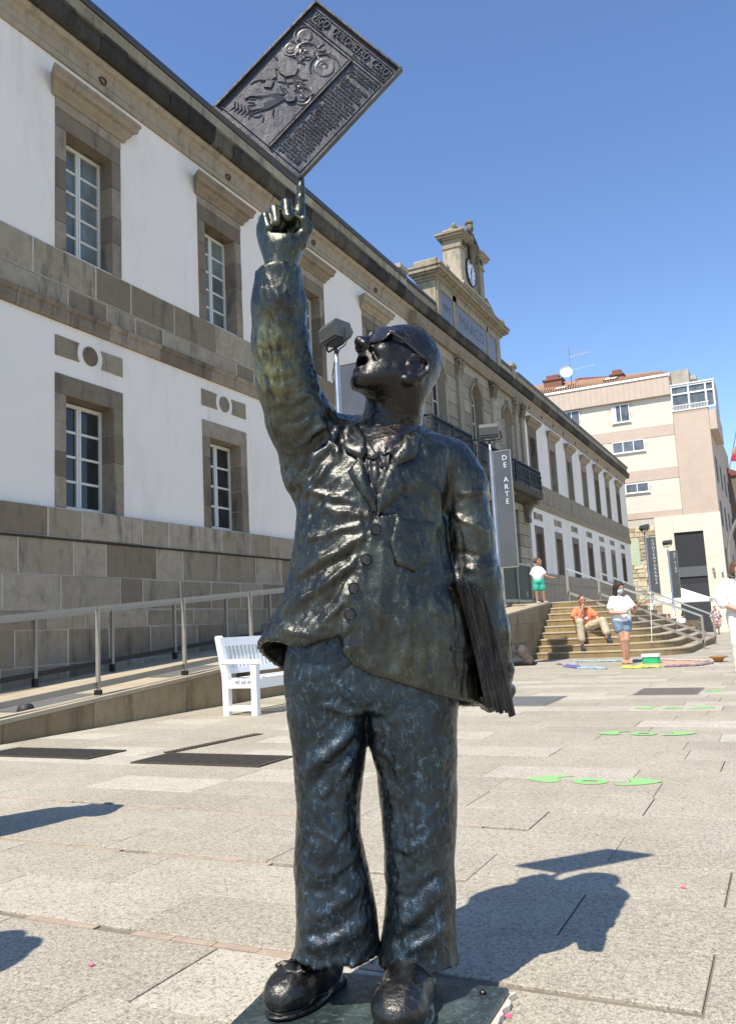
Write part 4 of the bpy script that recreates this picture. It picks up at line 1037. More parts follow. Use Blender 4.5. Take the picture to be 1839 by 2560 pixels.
m = MB(); m.box(XM+.05, -4.9, YP+1.2, YP+5, 15.9, 19.4); m.box(-5.2, -4.4, YP+1.5, YP+3, 18.6, 18.9); m.build('stair_head', M['rawconc'], pk)
m = MB(); m.lathe((-14.3, YP+1.6, 20.9), [(.06,0),(.38,.08),(.5,.2),(.52,.22),(.4,.12),(.06,.04)], 18, (.35,-1,.25)); m.build('satellite_dish', M['alu'], pk)
m = MB(); m.tube([(-13.95,YP+1.8,19.6),(-13.95,YP+1.8,23.1)], .035, 6); m.tube([(-13.95,YP+1.8,22.2),(-12.3,YP+1.8,22.35)], .02, 5); m.tube([(-14.0,YP+1.8,21.1),(-12.0,YP+1.8,21.2)], .015, 5)
for k in range(9): m.tube([(-13.5+k*.17,YP+1.8-.02,22.2+.0),(-13.5+k*.17,YP+1.8,22.7-.03*k)], .012, 4)
m.build('antenna', M['steel'], pk)
# glazed terrace
m = MB()
for x in (XM+.05, -4.95, -3.75, -3.2):
    m.box(x-.06, x+.06, YP-.16, YP-.04, 15.9, 17.85)
for z in (15.95, 17.2, 17.8): m.box(XM, -3.15, YP-.14, YP-.06, z-.06, z+.06)
for y in (YP+1.5, YP+3): m.box(-3.22, -3.1, y, y+.12, 15.3, 17.85)
m.box(-3.22, -3.1, YP-.1, YP+3.1, 17.75, 17.87); m.box(XM, -3.1, YP-.2, YP+3.2, 17.88, 17.98)
tf = m.build('terrace_frame', M['alu'], pk)
m = MB(); m.box(XM+.1, -3.2, YP-.055, YP-.045, 16.0, 17.75); m.box(-3.21, -3.2, YP, YP+3, 16, 17.75); m.build('pane', M['winglass'], tf)
m = MB(); 
for k in range(24): m.box(XM+.1+k*.105, XM+.13+k*.105, YP-.26, YP-.23, 15.92, 16.28)
m.box(XM, -3.6, YP-.27, YP-.22, 16.28, 16.33); m.build('terrace_railing', M['alu'], pk)
m = MB(); m.box(-3.70, -3.2, YP-.1, YP+7, 14.2, 15.7); m.build('bay', M['pinkpanel'], pk)
for y in (YP+2, YP+7, YP+12, YP+17):
    for z in (10.6, 7.2, 3.6):
        m = MB(); m.box(XRR+.002, XRR+.03, y, y+1.6, z, z+1.9); m.build('side_window', M['darkgate'], pk)
KB = 70.6/YP; pk.scale = (KB, KB, KB); pk.location = (-10*KB, 70.6, (gz(YP)-EYE)*KB+EYE)
# further block down the street, balconies over the street
b2 = thing('apartment_building', (-2, 96, gz(96)), 'dark brown building with iron balconies beyond the pink block', 'apartment building')
m = MB(); m.box(-14, -2.7, 91, 125, -1.5, 14.2); m.build('wall', M['brownwall'], b2)
m = MB(); m.extr([(-14,90.8,14.2),(-2.3,90.8,14.2),(-8,90.8,17)], (0,34,0)); m.build('roof', M['maroon'], b2)
for z in (3.2, 6.9, 10.4):
    for y in (92.5, 100, 108):
        m = MB(); m.box(-2.69, -2.64, y+.6, y+2.6, z, z+2.5); m.build('balcony_door', M['winglass'], b2)
        m = MB(); m.box(-2.7, -1.5, y, y+4, z-.3, z-.05); m.build('balcony_slab', M['rawconc'], b2)
        m = MB(); m.box(-1.56, -1.5, y, y+4, z+.95, z+1.02)
        for k in range(24): m.box(-1.55, -1.52, y+k*.17, y+k*.17+.035, z-.05, z+.95)
        for k in range(7): m.box(-2.65+k*.17, -2.61+k*.17, y, y+.03, z-.05, z+.95)
        m.box(-2.7, -1.5, y, y+.05, z+.95, z+1.02); m.build('balcony_railing', M['iron'], b2)
b3 = thing('apartment_building', (8, 190, gz(190)), 'pale far building closing the street at the right picture edge', 'apartment building')
m = MB(); m.box(-2.5, 22, 190, 210, -2, 16); m.build('wall', M['creamtile'], b3)
m = MB(); m.extr([(-3,189.7,16),(22.5,189.7,16),(9,189.7,19)], (0,20,0)); m.build('roof', M['roofmetal'], b3)
for k in range(6):
    for z in (2, 6, 10.5):
        m = MB(); m.box(-1+k*3.6, .6+k*3.6, 189.93, 189.98, z, z+2.4); m.build('window', M['winglass'], b3)
# lamp post with a curved arm, flag
lp = thing('street_lamp', (-2.05, 40, gz(40)), 'grey street lamp with curved arm at the right picture edge', 'street lamp')
P = [(-2.05, 40, gz(40)), (-2.05, 40, 3.2)] + [(-2.05+1.6*(1-math.cos(a)), 40, 3.2+2.2*math.sin(a)) for a in np.linspace(.1, 1.45, 9)]
m = MB(); m.tube(P, [.11]*2+[.085]*9, 10); m.build('post', M['steel'], lp, smooth=True)
m = MB(); m.lathe((-.45, 40, 5.25), [(.05,.25),(.3,.12),(.34,0),(.05,-.03)], 14); m.build('lamp_shade', M['iron'], lp, smooth=True)
fg = thing('flag', (-3.75, 88, 14.0), 'rainbow flag on a slanting pole at the right picture edge', 'flag')
m = MB(); m.tube([(-3.75, 88, 14.0), (-2.5, 88, 18.6)], .05, 6); m.build('flagpole', M['steel'], fg)
for k, c in enumerate(((.55,.03,.06),(.62,.16,.03),(.66,.50,.10),(.12,.42,.10),(.05,.12,.45))):
    M['flag%d' % k] = plain('flag_cloth_%s' % ('red','orange','yellow','green','blue')[k], c, .8); m = MB()
    for i in range(8):
        f0, f1 = i/8, (i+1)/8
        a = lambda f, s: (-3.42+.28*s*.95+f*1.9, 88+.15*math.sin(f*7+s*.6), 15.2+s*.72-f*.55+.05*math.sin(f*5))
        m.extr([a(f0,k), a(f1,k), a(f1,k+1), a(f0,k+1)], (0,.02,0))
    m.build('flag_stripe', M['flag%d' % k], fg)
# cafe: parasol, tables, chairs
M['canvas'] = plain('white_canvas', (.80,.79,.76), .8, var=.03)
pr = thing('parasol', (-5.6, 54, gz(54)), 'large white parasol over the cafe tables before the gateway', 'parasol')
m = MB(); m.tube([(-5.6,54,gz(54)),(-5.6,54,2.35)], .04, 8); m.build('pole', M['steel'], pr)
m = MB(); top = (-5.6,54,2.32); R = 1.75; n = 8
ring = [(-5.6+R*math.cos(2*math.pi*k/n+.3), 54+R*math.sin(2*math.pi*k/n+.3), 1.62) for k in range(n)]
m.add([top]+ring+[(x,y,z-.18) for x,y,z in ring]+[(top[0],top[1],top[2]-.03)], [(0,1+k,1+(k+1)%n) for k in range(n)]+[(1+k,1+n+k,1+n+(k+1)%n,1+(k+1)%n) for k in range(n)]+[(2*n+1,1+n+(k+1)%n,1+n+k) for k in range(n)]); m.build('canopy', M['canvas'], pr)
M['wicker'] = plain('brown_wicker', (.17,.12,.08), .8, var=.3, scale=40)
def chair(x, y, yaw, label):
    z = gz(y); t = thing('cafe_chair', (x, y, z), label, 'chair', 'aluminium cafe chairs under the parasol')
    c, s = math.cos(yaw), math.sin(yaw)
    def R(a, b_, h): return (x+a*c-b_*s, y+a*s+b_*c, z+h)
    m = MB(); m.obox(R(-.22,-.22,.43), Vector(R(.44,0,0))-Vector(R(0,0,0)), Vector(R(0,.44,0))-Vector(R(0,0,0)), (0,0,.03)); m.build('seat', M['wicker'], t)
    m = MB(); m.obox(R(-.22,.20,.5), Vector(R(.44,0,0))-Vector(R(0,0,0)), Vector(R(0,.03,0))-Vector(R(0,0,0)), (0,0,.36)); m.build('backrest', M['wicker'], t)
    for a, b_ in ((-.22,-.22),(.22,-.22),(-.22,.22),(.22,.22)):
        m = MB(); m.tube([R(a*1.1,b_*1.1,0), R(a,b_,.45), R(a,b_,.88 if b_ > 0 else .66)], .016, 6); m.build('leg', M['steelbright'], t)
    m = MB()
    for a in (-.22,.22): m.tube([R(a,-.22,.66), R(a,.22,.68)], .016, 6)
    m.build('armrest', M['steelbright'], t)
chair(-4.75, 51.5, .4, 'empty cafe chair nearest the woman in the patterned dress'); chair(-5.05, 52.2, 2.6, 'empty cafe chair behind the nearest one, turned away')
chair(-6.35, 52.2, 1.9, 'cafe chair under the seated person in grey'); chair(-5.62, 52.6, -1.2, 'cafe chair under the seated person in a white shirt')
tb = thing('cafe_table', (-5.0, 53, gz(53)), 'small round cafe table among the empty chairs', 'table')
m = MB(); m.lathe((-5.0,53,gz(53)), [(.3,0),(.3,.03),(.03,.05),(.03,.7),(.35,.71),(.35,.74)], 16); m.build('tabletop', M['steelbright'], tb)

# ================================================================== BODIES: distance fields turned into one skin each
def smin(a, b, k):
    if k <= 0: return np.minimum(a, b)
    h = np.clip(.5+.5*(b-a)/k, 0, 1); return b*(1-h)+a*h-k*h*(1-h)
class SDF:
    """union / cut of round cones, ellipsoids and lofts on a grid, meshed by surface nets"""
    def __init__(s): s.p = []
    def cone(s, a, b, ra, rb, op='u', k=.02):
        a, b = np.array(a, float), np.array(b, float); d = b-a; L = max(d.dot(d), 1e-9)
        def f(P):
            t = np.clip(((P-a)@d)/L, 0, 1); return np.linalg.norm(P-a-t[..., None]*d, axis=-1)-(ra+(rb-ra)*t)
        r = max(ra, rb); s.p.append((op, k, f, np.minimum(a, b)-r, np.maximum(a, b)+r)); return s
    def chain(s, pts, rs, op='u', k=.02):
        for i in range(len(pts)-1): s.cone(pts[i], pts[i+1], rs[i], rs[i+1], op, k if i == 0 else min(k, min(rs[i], rs[i+1])*.5))
        return s
    def ell(s, c, r, axes=None, op='u', k=.02):
        c, r = np.array(c, float), np.array(r, float); A = np.eye(3) if axes is None else np.array(axes, float)
        def f(P):
            q = (P-c)@A.T; k0 = np.linalg.norm(q/r, axis=-1); k1 = np.linalg.norm(q/(r*r), axis=-1); return k0*(k0-1)/np.maximum(k1, 1e-6)
        R = r.max(); s.p.append((op, k, f, c-R, c+R)); return s
    def box(s, c, h, axes=None, rd=.005, op='u', k=.0):
        c, h = np.array(c, float), np.array(h, float); A = np.eye(3) if axes is None else np.array(axes, float)
        def f(P):
            q = np.abs((P-c)@A.T)-h+rd; return np.linalg.norm(np.maximum(q, 0), axis=-1)+np.minimum(q.max(-1), 0)-rd
        R = np.linalg.norm(h); s.p.append((op, k, f, c-R, c+R)); return s
    def raw(s, f, lo, hi, op='u', k=.0): s.p.append((op, k, f, np.array(lo, float), np.array(hi, float))); return s
    def mesh(s, h, post=None):
        us = [q for q in s.p if q[0] == 'u']
        lo = np.min([q[3] for q in us], 0)-3*h-.01; hi = np.max([q[4] for q in us], 0)+3*h+.01
        n = np.ceil((hi-lo)/h).astype(int)+1
        ax = [lo[i]+h*np.arange(n[i]) for i in range(3)]
        F = np.full(n, 1.0, np.float32)
        for op, k, f, a, b in s.p:
            m = k+3*h; i0 = np.clip(np.floor((a-m-lo)/h).astype(int), 0, n); i1 = np.clip(np.ceil((b+m-lo)/h).astype(int)+1, 0, n)
            if (i1 <= i0).any(): continue
            sl = tuple(slice(i0[i], i1[i]) for i in range(3))
            P = np.stack(np.meshgrid(*[ax[i][sl[i]] for i in range(3)], indexing='ij'), -1)
            d = f(P).astype(np.float32)
            if op == 'u': F[sl] = smin(F[sl], d, k)
            elif op == 's': F[sl] = -smin(-F[sl], d, k)
            else: F[sl] = np.maximum(F[sl], d)
        if post is not None:
            P = np.stack(np.meshgrid(*ax, indexing='ij'), -1); F = post(P, F).astype(np.float32)
        return nets(F, lo, h)
def nets(F, lo, h):
    s = F < 0; nx, ny, nz = F.shape
    c = np.zeros((nx-1, ny-1, nz-1), np.int8)
    for a in (0, 1):
        for b in (0, 1):
            for d in (0, 1): c += s[a:nx-1+a, b:ny-1+b, d:nz-1+d]
    act = np.argwhere((c > 0) & (c < 8)); N = len(act)
    idx = np.full(c.shape, -1, np.int64); idx[tuple(act.T)] = np.arange(N)
    acc = np.zeros((N, 3)); cnt = np.zeros(N)
    cor = [(a, b, d) for a in (0, 1) for b in (0, 1) for d in (0, 1)]
    val = {q: F[act[:, 0]+q[0], act[:, 1]+q[1], act[:, 2]+q[2]].astype(float) for q in cor}
    for q in cor:
        for i in range(3):
            if q[i] == 0:
                r = list(q); r[i] = 1; r = tuple(r); v0, v1 = val[q], val[r]; m = (v0 < 0) != (v1 < 0)
                t = np.where(m, v0/np.where(m, v0-v1, 1), 0)
                p = np.array(q, float)[None]+np.zeros((N, 1)); p[:, i] += t
                acc[m] += p[m]; cnt[m] += 1
    V = lo + (act + acc/np.maximum(cnt, 1)[:, None])*h
    Q = []
    for i in range(3):
        j, k = (i+1) % 3, (i+2) % 3
        sl0 = [slice(None)]*3; sl1 = [slice(None)]*3; sl0[i] = slice(0, -1); sl1[i] = slice(1, None)
        a0, a1 = s[tuple(sl0)], s[tuple(sl1)]; e = np.argwhere(a0 != a1)
        ok = (e[:, j] > 0) & (e[:, k] > 0) & (e[:, j] < F.shape[j]-1) & (e[:, k] < F.shape[k]-1); e = e[ok]
        if not len(e): continue
        def cell(dj, dk):
            q = e.copy(); q[:, j] += dj; q[:, k] += dk; return idx[tuple(q.T)]
        quad = np.stack([cell(-1, -1), cell(0, -1), cell(0, 0), cell(-1, 0)], 1)
        fl = ~a0[tuple(e.T)]
        quad[fl] = quad[fl][:, ::-1]; Q.append(quad)
    return V, np.concatenate(Q)
def vnormals(V, Q):
    n = np.zeros_like(V); fn = np.cross(V[Q[:, 2]]-V[Q[:, 0]], V[Q[:, 3]]-V[Q[:, 1]])
    for i in range(4): np.add.at(n, Q[:, i], fn)
    return n/np.maximum(np.linalg.norm(n, axis=1), 1e-12)[:, None]
_lat = np.random.default_rng(3).uniform(-1, 1, (64, 64, 64))
def vnoise(P, f):
    q = P*f; i = np.floor(q).astype(int); t = q-i; t = t*t*(3-2*t); r = 0
    for a in (0, 1):
        for b in (0, 1):
            for d in (0, 1):
                w = (t[:, 0] if a else 1-t[:, 0])*(t[:, 1] if b else 1-t[:, 1])*(t[:, 2] if d else 1-t[:, 2])
                r = r + w*_lat[(i[:, 0]+a) & 63, (i[:, 1]+b) & 63, (i[:, 2]+d) & 63]
    return r
def sdf_obj(name, V, Q, mt, parent, frame, smooth=True, origin=None):
    """V in a figure's own frame (u right, v towards the viewer, w up); frame = (C, U, V) in the world"""
    C, U, Vd = frame; W = np.asarray(C)+V[:, :1]*U+V[:, 1:2]*Vd+V[:, 2:3]*np.array([0, 0, 1.])
    m = MB(); m.v = W.tolist(); m.f = Q[:, ::-1].tolist() if np.cross(U, Vd)[2] < 0 else Q.tolist()
    return m.build(name, mt, parent, smooth=smooth, origin=origin)
HD = MC@np.array([0, 0, -1.]); HD[2] = 0; HD /= np.linalg.norm(HD)
UU = np.array([HD[1], -HD[0], 0]); VV = -HD
def frame_at(x, y, z=0, yaw=0):
    c, s = math.cos(yaw), math.sin(yaw); return (np.array([x, y, z], float), UU*c+VV*s, VV*c-UU*s)

for nm, c in dict(skin=(.50,.27,.18), skintan=(.40,.20,.12), skinpale=(.56,.34,.25), hairdark=(.025,.018,.015), hairbrown=(.09,.05,.03), cotton=(.80,.80,.79), orange=(.68,.20,.085), khaki=(.46,.39,.27), khakishade=(.40,.34,.24),
                  teal=(.03,.38,.27), denim=(.17,.24,.32), mask=(.30,.58,.70), redmask=(.45,.07,.09), shoe=(.035,.04,.055), sole=(.6,.6,.58), sandal=(.42,.25,.14), bagblack=(.02,.02,.023), grey=(.38,.37,.37), navy=(.03,.035,.06), whitepant=(.72,.70,.63)).items():
    M[nm] = plain(nm if nm != 'cotton' else 'white_cotton', c, .75 if 'skin' not in nm else .5, var=.10, scale=9, fine=60)
def floral():
    t = NT('patterned_dress'); p = t.pos(); v = t.n('TexVoronoi', {'Vector': p, 'Scale': 11.0}).outputs['Color']; r = t.n('SeparateColor', {0: v}).outputs
    col = t.mix(t.ramp(r[0], .4, .5), (.30,.10,.12), (.62,.50,.46)); col = t.mix(t.ramp(r[1], .7, .75), col, (.12,.06,.07)); return t.set(color=col, rough=.8)
M['floral'] = floral()
def head(sb, sh, c, fwd, side, r=.098, hair='short'):
    """skull, face and ears into sb; hair into sh. fwd, side: unit vectors in the figure frame"""
    c, f, sd = (np.array(q, float) for q in (c, fwd, side)); up = np.cross(f, sd); up /= np.linalg.norm(up)
    if up[2] < 0: up = -up
    A = np.array([f, sd, up]); P = lambda a, b, d: c+f*a*r+sd*b*r+up*d*r
    sb.ell(P(-.08, 0, .15), (r*1.0, r*.80, r*.98), A, k=.01); sb.ell(P(.25, 0, -.5), (r*.62, r*.60, r*.78), A, k=.03)
    sb.cone(P(.86, 0, .05), P(1.06, 0, -.28), r*.09, r*.15, k=.015); sb.ell(P(.74, 0, -.62), (r*.14, r*.3, r*.08), A, k=.012); sb.ell(P(.66, 0, -1.02), (r*.24, r*.28, r*.2), A, k=.02)
    for s in (-1, 1):
        sb.ell(P(-.05, s*.84, -.12), (r*.2, r*.09, r*.3), A, k=.01); sb.ell(P(.80, s*.33, .08), (r*.16, r*.17, r*.12), A, op='s', k=.015); sb.cone(P(.78, s*.16, .24), P(.68, s*.5, .24), r*.09, r*.08, k=.015)
    if sh is not None:
        if hair == 'short':
            sh.ell(P(-.18, 0, .28), (r*1.0, r*.88, r*.98), A); sh.ell(P(.55, 0, -.35), (r*.62, r*1.1, r*.82), A, op='s', k=.02)
        elif hair == 'crop':
            sh.ell(P(-.17, 0, .24), (r*.97, r*.84, r*.94), A); sh.ell(P(.62, 0, -.28), (r*.70, r*1.1, r*.86), A, op='s', k=.02)
        else:
            sh.ell(P(-.14, 0, .22), (r*1.08, r*.98, r*1.06), A); sh.cone(P(-.35, .55, .0), P(-.1, .78, -2.3), r*.55, r*.42, k=.04); sh.cone(P(-.35, -.55, .0), P(-.1, -.78, -2.3), r*.55, r*.42, k=.04); sh.cone(P(-.6, 0, -.1), P(-.6, 0, -2.1), r*.6, r*.5, k=.04)
            sh.ell(P(.72, 0, -.32), (r*.55, r*.62, r*.92), A, op='s', k=.02)
    return P, A
def hand(sb, w, d, nrm, r=.034, curl=.5):
    """palm, four fingers of unequal length and a thumb, slightly curled. w: wrist, d: direction, nrm: palm side"""
    w, d, n = (np.array(q, float) for q in (w, d, nrm)); d /= np.linalg.norm(d); n -= d*n.dot(d); n /= np.linalg.norm(n); s = np.cross(d, n)
    sb.cone(w, w+d*.075, r*.75, r*.85, k=.015)
    for i, L in enumerate((.068, .078, .074, .058)):
        a = w+d*.08+s*(i-1.5)*.019; b = a+(d*(1-curl*.25)+n*curl*.45)*L*.55; e = b+(d*(1-curl)+n*curl*1.1)*L*.5
        sb.chain([a-d*.03, a, b, e], [.009, .0095, .0085, .007], k=.005)
    a = w+d*.025-s*.028; sb.chain([a, a-s*.025+d*.03+n*.01, a-s*.02+d*.062+n*.025], [.012, .011, .008], k=.008)
def mk(part, sd, mt, root, fr, h):
    if not sd.p: return
    V, Q = sd.mesh(h)
    if 'skin' not in mt.name and part not in ('hair', 'shoes', 'face_mask', 'sunglasses'): V = V+vnormals(V, Q)*((1-np.abs(vnoise(V*np.array([1, 1, .7]), 15))*2)*.0045+vnoise(V, 34)*.003)[:, None]
    sdf_obj(part, V, Q, mt, root, fr)
def eyes_mask(root, fr, P, A, r, mt=None, eyes=True):
    C, U, Vd = fr
    def Wd(q): return Vector((np.asarray(C)+q[0]*U+q[1]*Vd+np.array([0, 0, q[2]])).tolist())
    if eyes:
        for s in (-1, 1):
            m = MB(); m.ball(Wd(P(.80, s*.33, .08)), .010, 6, 5); m.build('eye', M['black'], root)
    if mt is not None:
        sd = SDF(); sd.ell(P(.42, 0, -.60), (r*.62, r*.66, r*.52), A); sd.ell(P(.9, 0, -.48), (r*.26, r*.34, r*.38), A, k=.02); sd.ell(P(-.35, 0, -.6), (r*.55, r*1.2, r*.9), A, op='s'); mk('face_mask', sd, mt, root, fr, .011)

# ---- woman juggling sticks
fr = frame_at(-2.86, 16.64); r0 = thing('person', fr[0], 'woman in white T-shirt and denim shorts with two sticks and blue mask', 'person')
sb, sh, ts, shr, sn = SDF(), SDF(), SDF(), SDF(), SDF()
P_, A_ = head(sb, sh, (0, .02, 1.45), (.35, .88, -.32), (.93, -.37, 0), .098, 'long')
sb.cone((0, -.02, 1.22), (0, 0, 1.38), .05, .05)
hips = [(-.085, 0, .80), (.085, -.02, .80)]
sb.chain([(-.085,0,.80), (-.03,.05,.46), (-.0,-.0,.09)], [.092,.056,.036]); sb.chain([(.085,-.02,.80), (.04,.06,.46), (.06,-.02,.09)], [.092,.056,.036])
for x in (-.03, .07): sb.ell((x+.0,.05,.035), (.04,.115,.033), k=.015); sn.ell((x,.055,.018), (.046,.125,.02)); sn.cone((x-.04,.03,.05), (x+.04,.03,.05), .014, .014)
sb.ell((0,-.02,1.0), (.15,.10,.27), k=.03)
sb.chain([(-.175,-.01,1.20), (-.21,.06,.98), (-.03,.20,.96)], [.05,.042,.028]); hand(sb, (-.03,.20,.96), (1,.2,.1), (0,-.3,-1), curl=1.2)
sb.chain([(.175,-.02,1.20), (.235,.05,.99), (.19,.22,1.03)], [.05,.042,.028]); hand(sb, (.19,.22,1.03), (.3,.7,.5), (-.9,.2,0), curl=1.2)
ts.ell((0,-.01,1.06), (.195,.135,.24), k=.03); ts.ell((-.0,-.01,.86), (.185,.13,.16), k=.05); ts.cone((-.13,-.01,1.225), (-.205,.03,1.08), .072, .068, k=.03); ts.cone((.13,-.02,1.225), (.215,.02,1.08), .072, .068, k=.03)
shr.ell((0,-.01,.80), (.165,.12,.10), k=.02); shr.cone((-.085,0,.79), (-.075,.02,.66), .105, .092, k=.03); shr.cone((.085,-.01,.79), (.072,.02,.66), .105, .092, k=.03)
mk('body', sb, M['skin'], r0, fr, .012); mk('hair', sh, M['hairdark'], r0, fr, .014); mk('t_shirt', ts, M['cotton'], r0, fr, .014); mk('shorts', shr, M['denim'], r0, fr, .014); mk('sandals', sn, M['sandal'], r0, fr, .012)
eyes_mask(r0, fr, P_, A_, .098, M['mask'], False)
def FW(fr, q): return Vector((fr[0]+q[0]*fr[1]+q[1]*fr[2]+np.array([0, 0, q[2]])).tolist())
t = thing('bubble_wand', FW(fr, (.2, .26, 1.0)), 'two thin sticks joined by a hanging white cord in the hands of the woman', 'bubble wand')
M['greenstick'] = plain('green_stick', (.12,.22,.10), .5); M['redstick'] = plain('red_stick', (.38,.09,.06), .5)
m = MB(); m.tube([FW(fr, (.02,.24,.96)), FW(fr, (.46,.36,1.28))], .008, 6); m.build('stick', M['greenstick'], t)
m = MB(); m.tube([FW(fr, (.16,.26,1.05)), FW(fr, (.48,.34,1.19))], .008, 6); m.build('stick', M['redstick'], t)
m = MB(); m.tube([FW(fr, q) for q in ((.46,.36,1.28),(.47,.36,1.18),(.45,.36,1.02),(.445,.36,.8),(.43,.36,.62),(.425,.36,.48),(.41,.36,.40),(.43,.36,.38))], .005, 6); m.tube([FW(fr, q) for q in ((.48,.34,1.19),(.455,.35,.95),(.44,.36,.65),(.42,.36,.44))], .004, 6); m.build('cord', M['cotton'], t)

# ---- man sitting on the steps
fr = frame_at(-4.33, 20.05, .0, .0); r0 = thing('person', (fr[0][0], fr[0][1], .59), 'man in orange T-shirt and khaki trousers sitting on the steps', 'person')
sb, sh, ts, tr, so = SDF(), SDF(), SDF(), SDF(), SDF(); B = .59
P_, A_ = head(sb, sh, (-.02, .12, B+.72), (.18, .97, -.12), (.98, -.18, 0), .100, 'crop')
sb.cone((-.01,.03,B+.50), (-.015,.09,B+.64), .056, .056)
sb.ell((0,-.02,B+.28), (.16,.11,.26), k=.03)
sb.chain([(-.21,.0,B+.44), (-.20,.24,B+.24), (-.05,.24,B+.52)], [.055,.047,.032]); hand(sb, (-.05,.24,B+.52), (.25,-.1,1), (.3,-1,0), curl=1.3)
sb.chain([(.21,.0,B+.44), (.34,.18,B+.22), (.40,.46,B+.02)], [.055,.047,.032]); hand(sb, (.40,.46,B+.02), (0,.4,-1), (-1,0,0), curl=.6)
L1 = [(-.10,.02,B+.09), (-.20,.48,B+.22), (-.19,.52,.24)]; L2 = [(.10,.02,B+.09), (.34,.42,B+.22), (.38,.58,.42)]
sb.chain(L1, [.08,.055,.042]); sb.chain(L2, [.08,.055,.042])
ts.ell((0,-.02,B+.29), (.225,.16,.27), k=.03); ts.cone((-.15,-.01,B+.47), (-.235,.10,B+.37), .085, .078, k=.04); ts.cone((.15,-.01,B+.47), (.27,.08,B+.36), .085, .078, k=.04)
tr.chain([L1[0], L1[1], (-.195,.51,.42)], [.115,.085,.085], k=.03); tr.chain([L2[0], L2[1], (.375,.54,.55)], [.115,.085,.085], k=.03); tr.ell((0,-.02,B+.09), (.19,.15,.12), k=.04)
for (x, y, z) in ((-.19,.58,.20), (.40,.66,.35)):
    so.ell((x, y, z), (.05,.13,.048)); so.cone((x, y-.06, z+.05), (x, y-.06, z+.10), .045, .042, k=.02); so.box((x, y+.01, z-.043), (.048,.135,.012), rd=.01)
mk('body', sb, M['skintan'], r0, fr, .012); mk('hair', sh, M['hairdark'], r0, fr, .013); mk('t_shirt', ts, M['orange'], r0, fr, .014); mk('trousers', tr, M['khaki'], r0, fr, .014); mk('shoes', so, M['shoe'], r0, fr, .012); eyes_mask(r0, fr, P_, A_, .1)
sd = SDF(); sd.box((.02,.155,B+.30), (.05,.005,.03)); mk('shirt_print', sd, M['cotton'], r0, fr, .008)

# ---- boy on the platform
fr = frame_at(-5.55, 20.9, 1.30); r0 = thing('person', fr[0], 'boy in white T-shirt and turquoise shorts standing on the platform', 'person')
sb, sh, ts, shr, so = SDF(), SDF(), SDF(), SDF(), SDF()
P_, A_ = head(sb, sh, (.02, 0, 1.07), (.93, .25, .22), (-.26, .96, 0), .090, 'short')
sb.cone((0,0,.90), (.01,0,1.0), .04, .04); sb.ell((0,0,.74), (.11,.085,.2), k=.02)
sb.chain([(-.065,.0,.56), (-.07,.02,.30), (-.06,.0,.05)], [.065,.042,.03]); sb.chain([(.065,0,.56), (.10,.02,.30), (.12,.0,.05)], [.065,.042,.03])
for x in (-.05, .14): so.ell((x,.03,.03), (.05,.085,.033)); so.ell((x+.03,.03,.025), (.06,.05,.028), k=.02)
sb.chain([(.10,.04,.86), (.19,.07,.69), (.31,.08,.64)], [.036,.03,.02]); hand(sb, (.31,.08,.64), (1,0,-.1), (0,-.2,-1), .026)
sb.chain([(-.10,-.04,.86), (-.12,-.12,.68), (-.02,-.2,.64)], [.036,.03,.02]); hand(sb, (-.02,-.2,.64), (1,-.3,-.1), (0,-.2,-1), .026)
ts.ell((0,0,.74), (.145,.115,.21), k=.02); ts.cone((.07,.03,.87), (.15,.06,.77), .06, .055, k=.03); ts.cone((-.07,-.03,.87), (-.13,-.08,.77), .06, .055, k=.03)
shr.ell((0,0,.555), (.135,.11,.08), k=.02); shr.cone((-.06,0,.56), (-.07,.01,.39), .08, .083, k=.03); shr.cone((.06,0,.56), (.085,.01,.39), .08, .083, k=.03)
mk('body', sb, M['skintan'], r0, fr, .011); mk('hair', sh, M['hairbrown'], r0, fr, .012); mk('t_shirt', ts, M['cotton'], r0, fr, .012); mk('shorts', shr, M['teal'], r0, fr, .012); mk('shoes', so, M['grey'], r0, fr, .011); eyes_mask(r0, fr, P_, A_, .09)

# ---- person in white at the right edge
fr = frame_at(-.60, 13.25); r0 = thing('person', fr[0], 'person in white shirt and trousers with mask and black bag at right edge', 'person')
sb, sh, ts, tr, so, bg_ = SDF(), SDF(), SDF(), SDF(), SDF(), SDF()
P_, A_ = head(sb, sh, (.0, .04, 1.50), (.25, .94, -.22), (.97, -.25, 0), .105, 'short')
sh.ell(P_(-.2,-.55,-.35), (.05,.06,.07), k=.03); sh.ell(P_(-.45,0,-.5), (.06,.09,.07), k=.03)
sb.cone((0,-.02,1.30), (0,.01,1.42), .055, .055); sb.ell((0,0,1.05), (.16,.11,.28), k=.03)
sb.chain([(-.21,0,1.28), (-.29,.04,1.02), (-.10,.22,.90)], [.055,.045,.032]); hand(sb, (-.10,.22,.90), (1,.25,-.25), (0,-.5,-1), .036, .7)
sb.chain([(.21,0,1.28), (.30,.02,1.0), (.28,.15,.80)], [.055,.045,.032]); hand(sb, (.28,.15,.80), (0,.2,-1), (-1,0,0))
ts.ell((0,0,1.10), (.215,.145,.28), k=.03); ts.ell((0,0,.88), (.20,.14,.16), k=.05); ts.chain([(-.17,0,1.305), (-.285,.02,1.12), (-.275,.07,1.01)], [.078,.080,.070], k=.04); ts.chain([(.17,0,1.305), (.30,.02,1.02), (.28,.10,.88)], [.078,.072,.06], k=.04)
tr.chain([(-.09,0,.84), (-.10,.03,.46), (-.09,0,.07)], [.125,.092,.088], k=.03); tr.chain([(.09,0,.84), (.11,.0,.46), (.13,-.02,.07)], [.125,.092,.088], k=.03)
for x in (-.09,.13): so.ell((x,.06,.04), (.045,.13,.042))
bg_.box((.06,.20,.86), (.12,.05,.085), rd=.03)
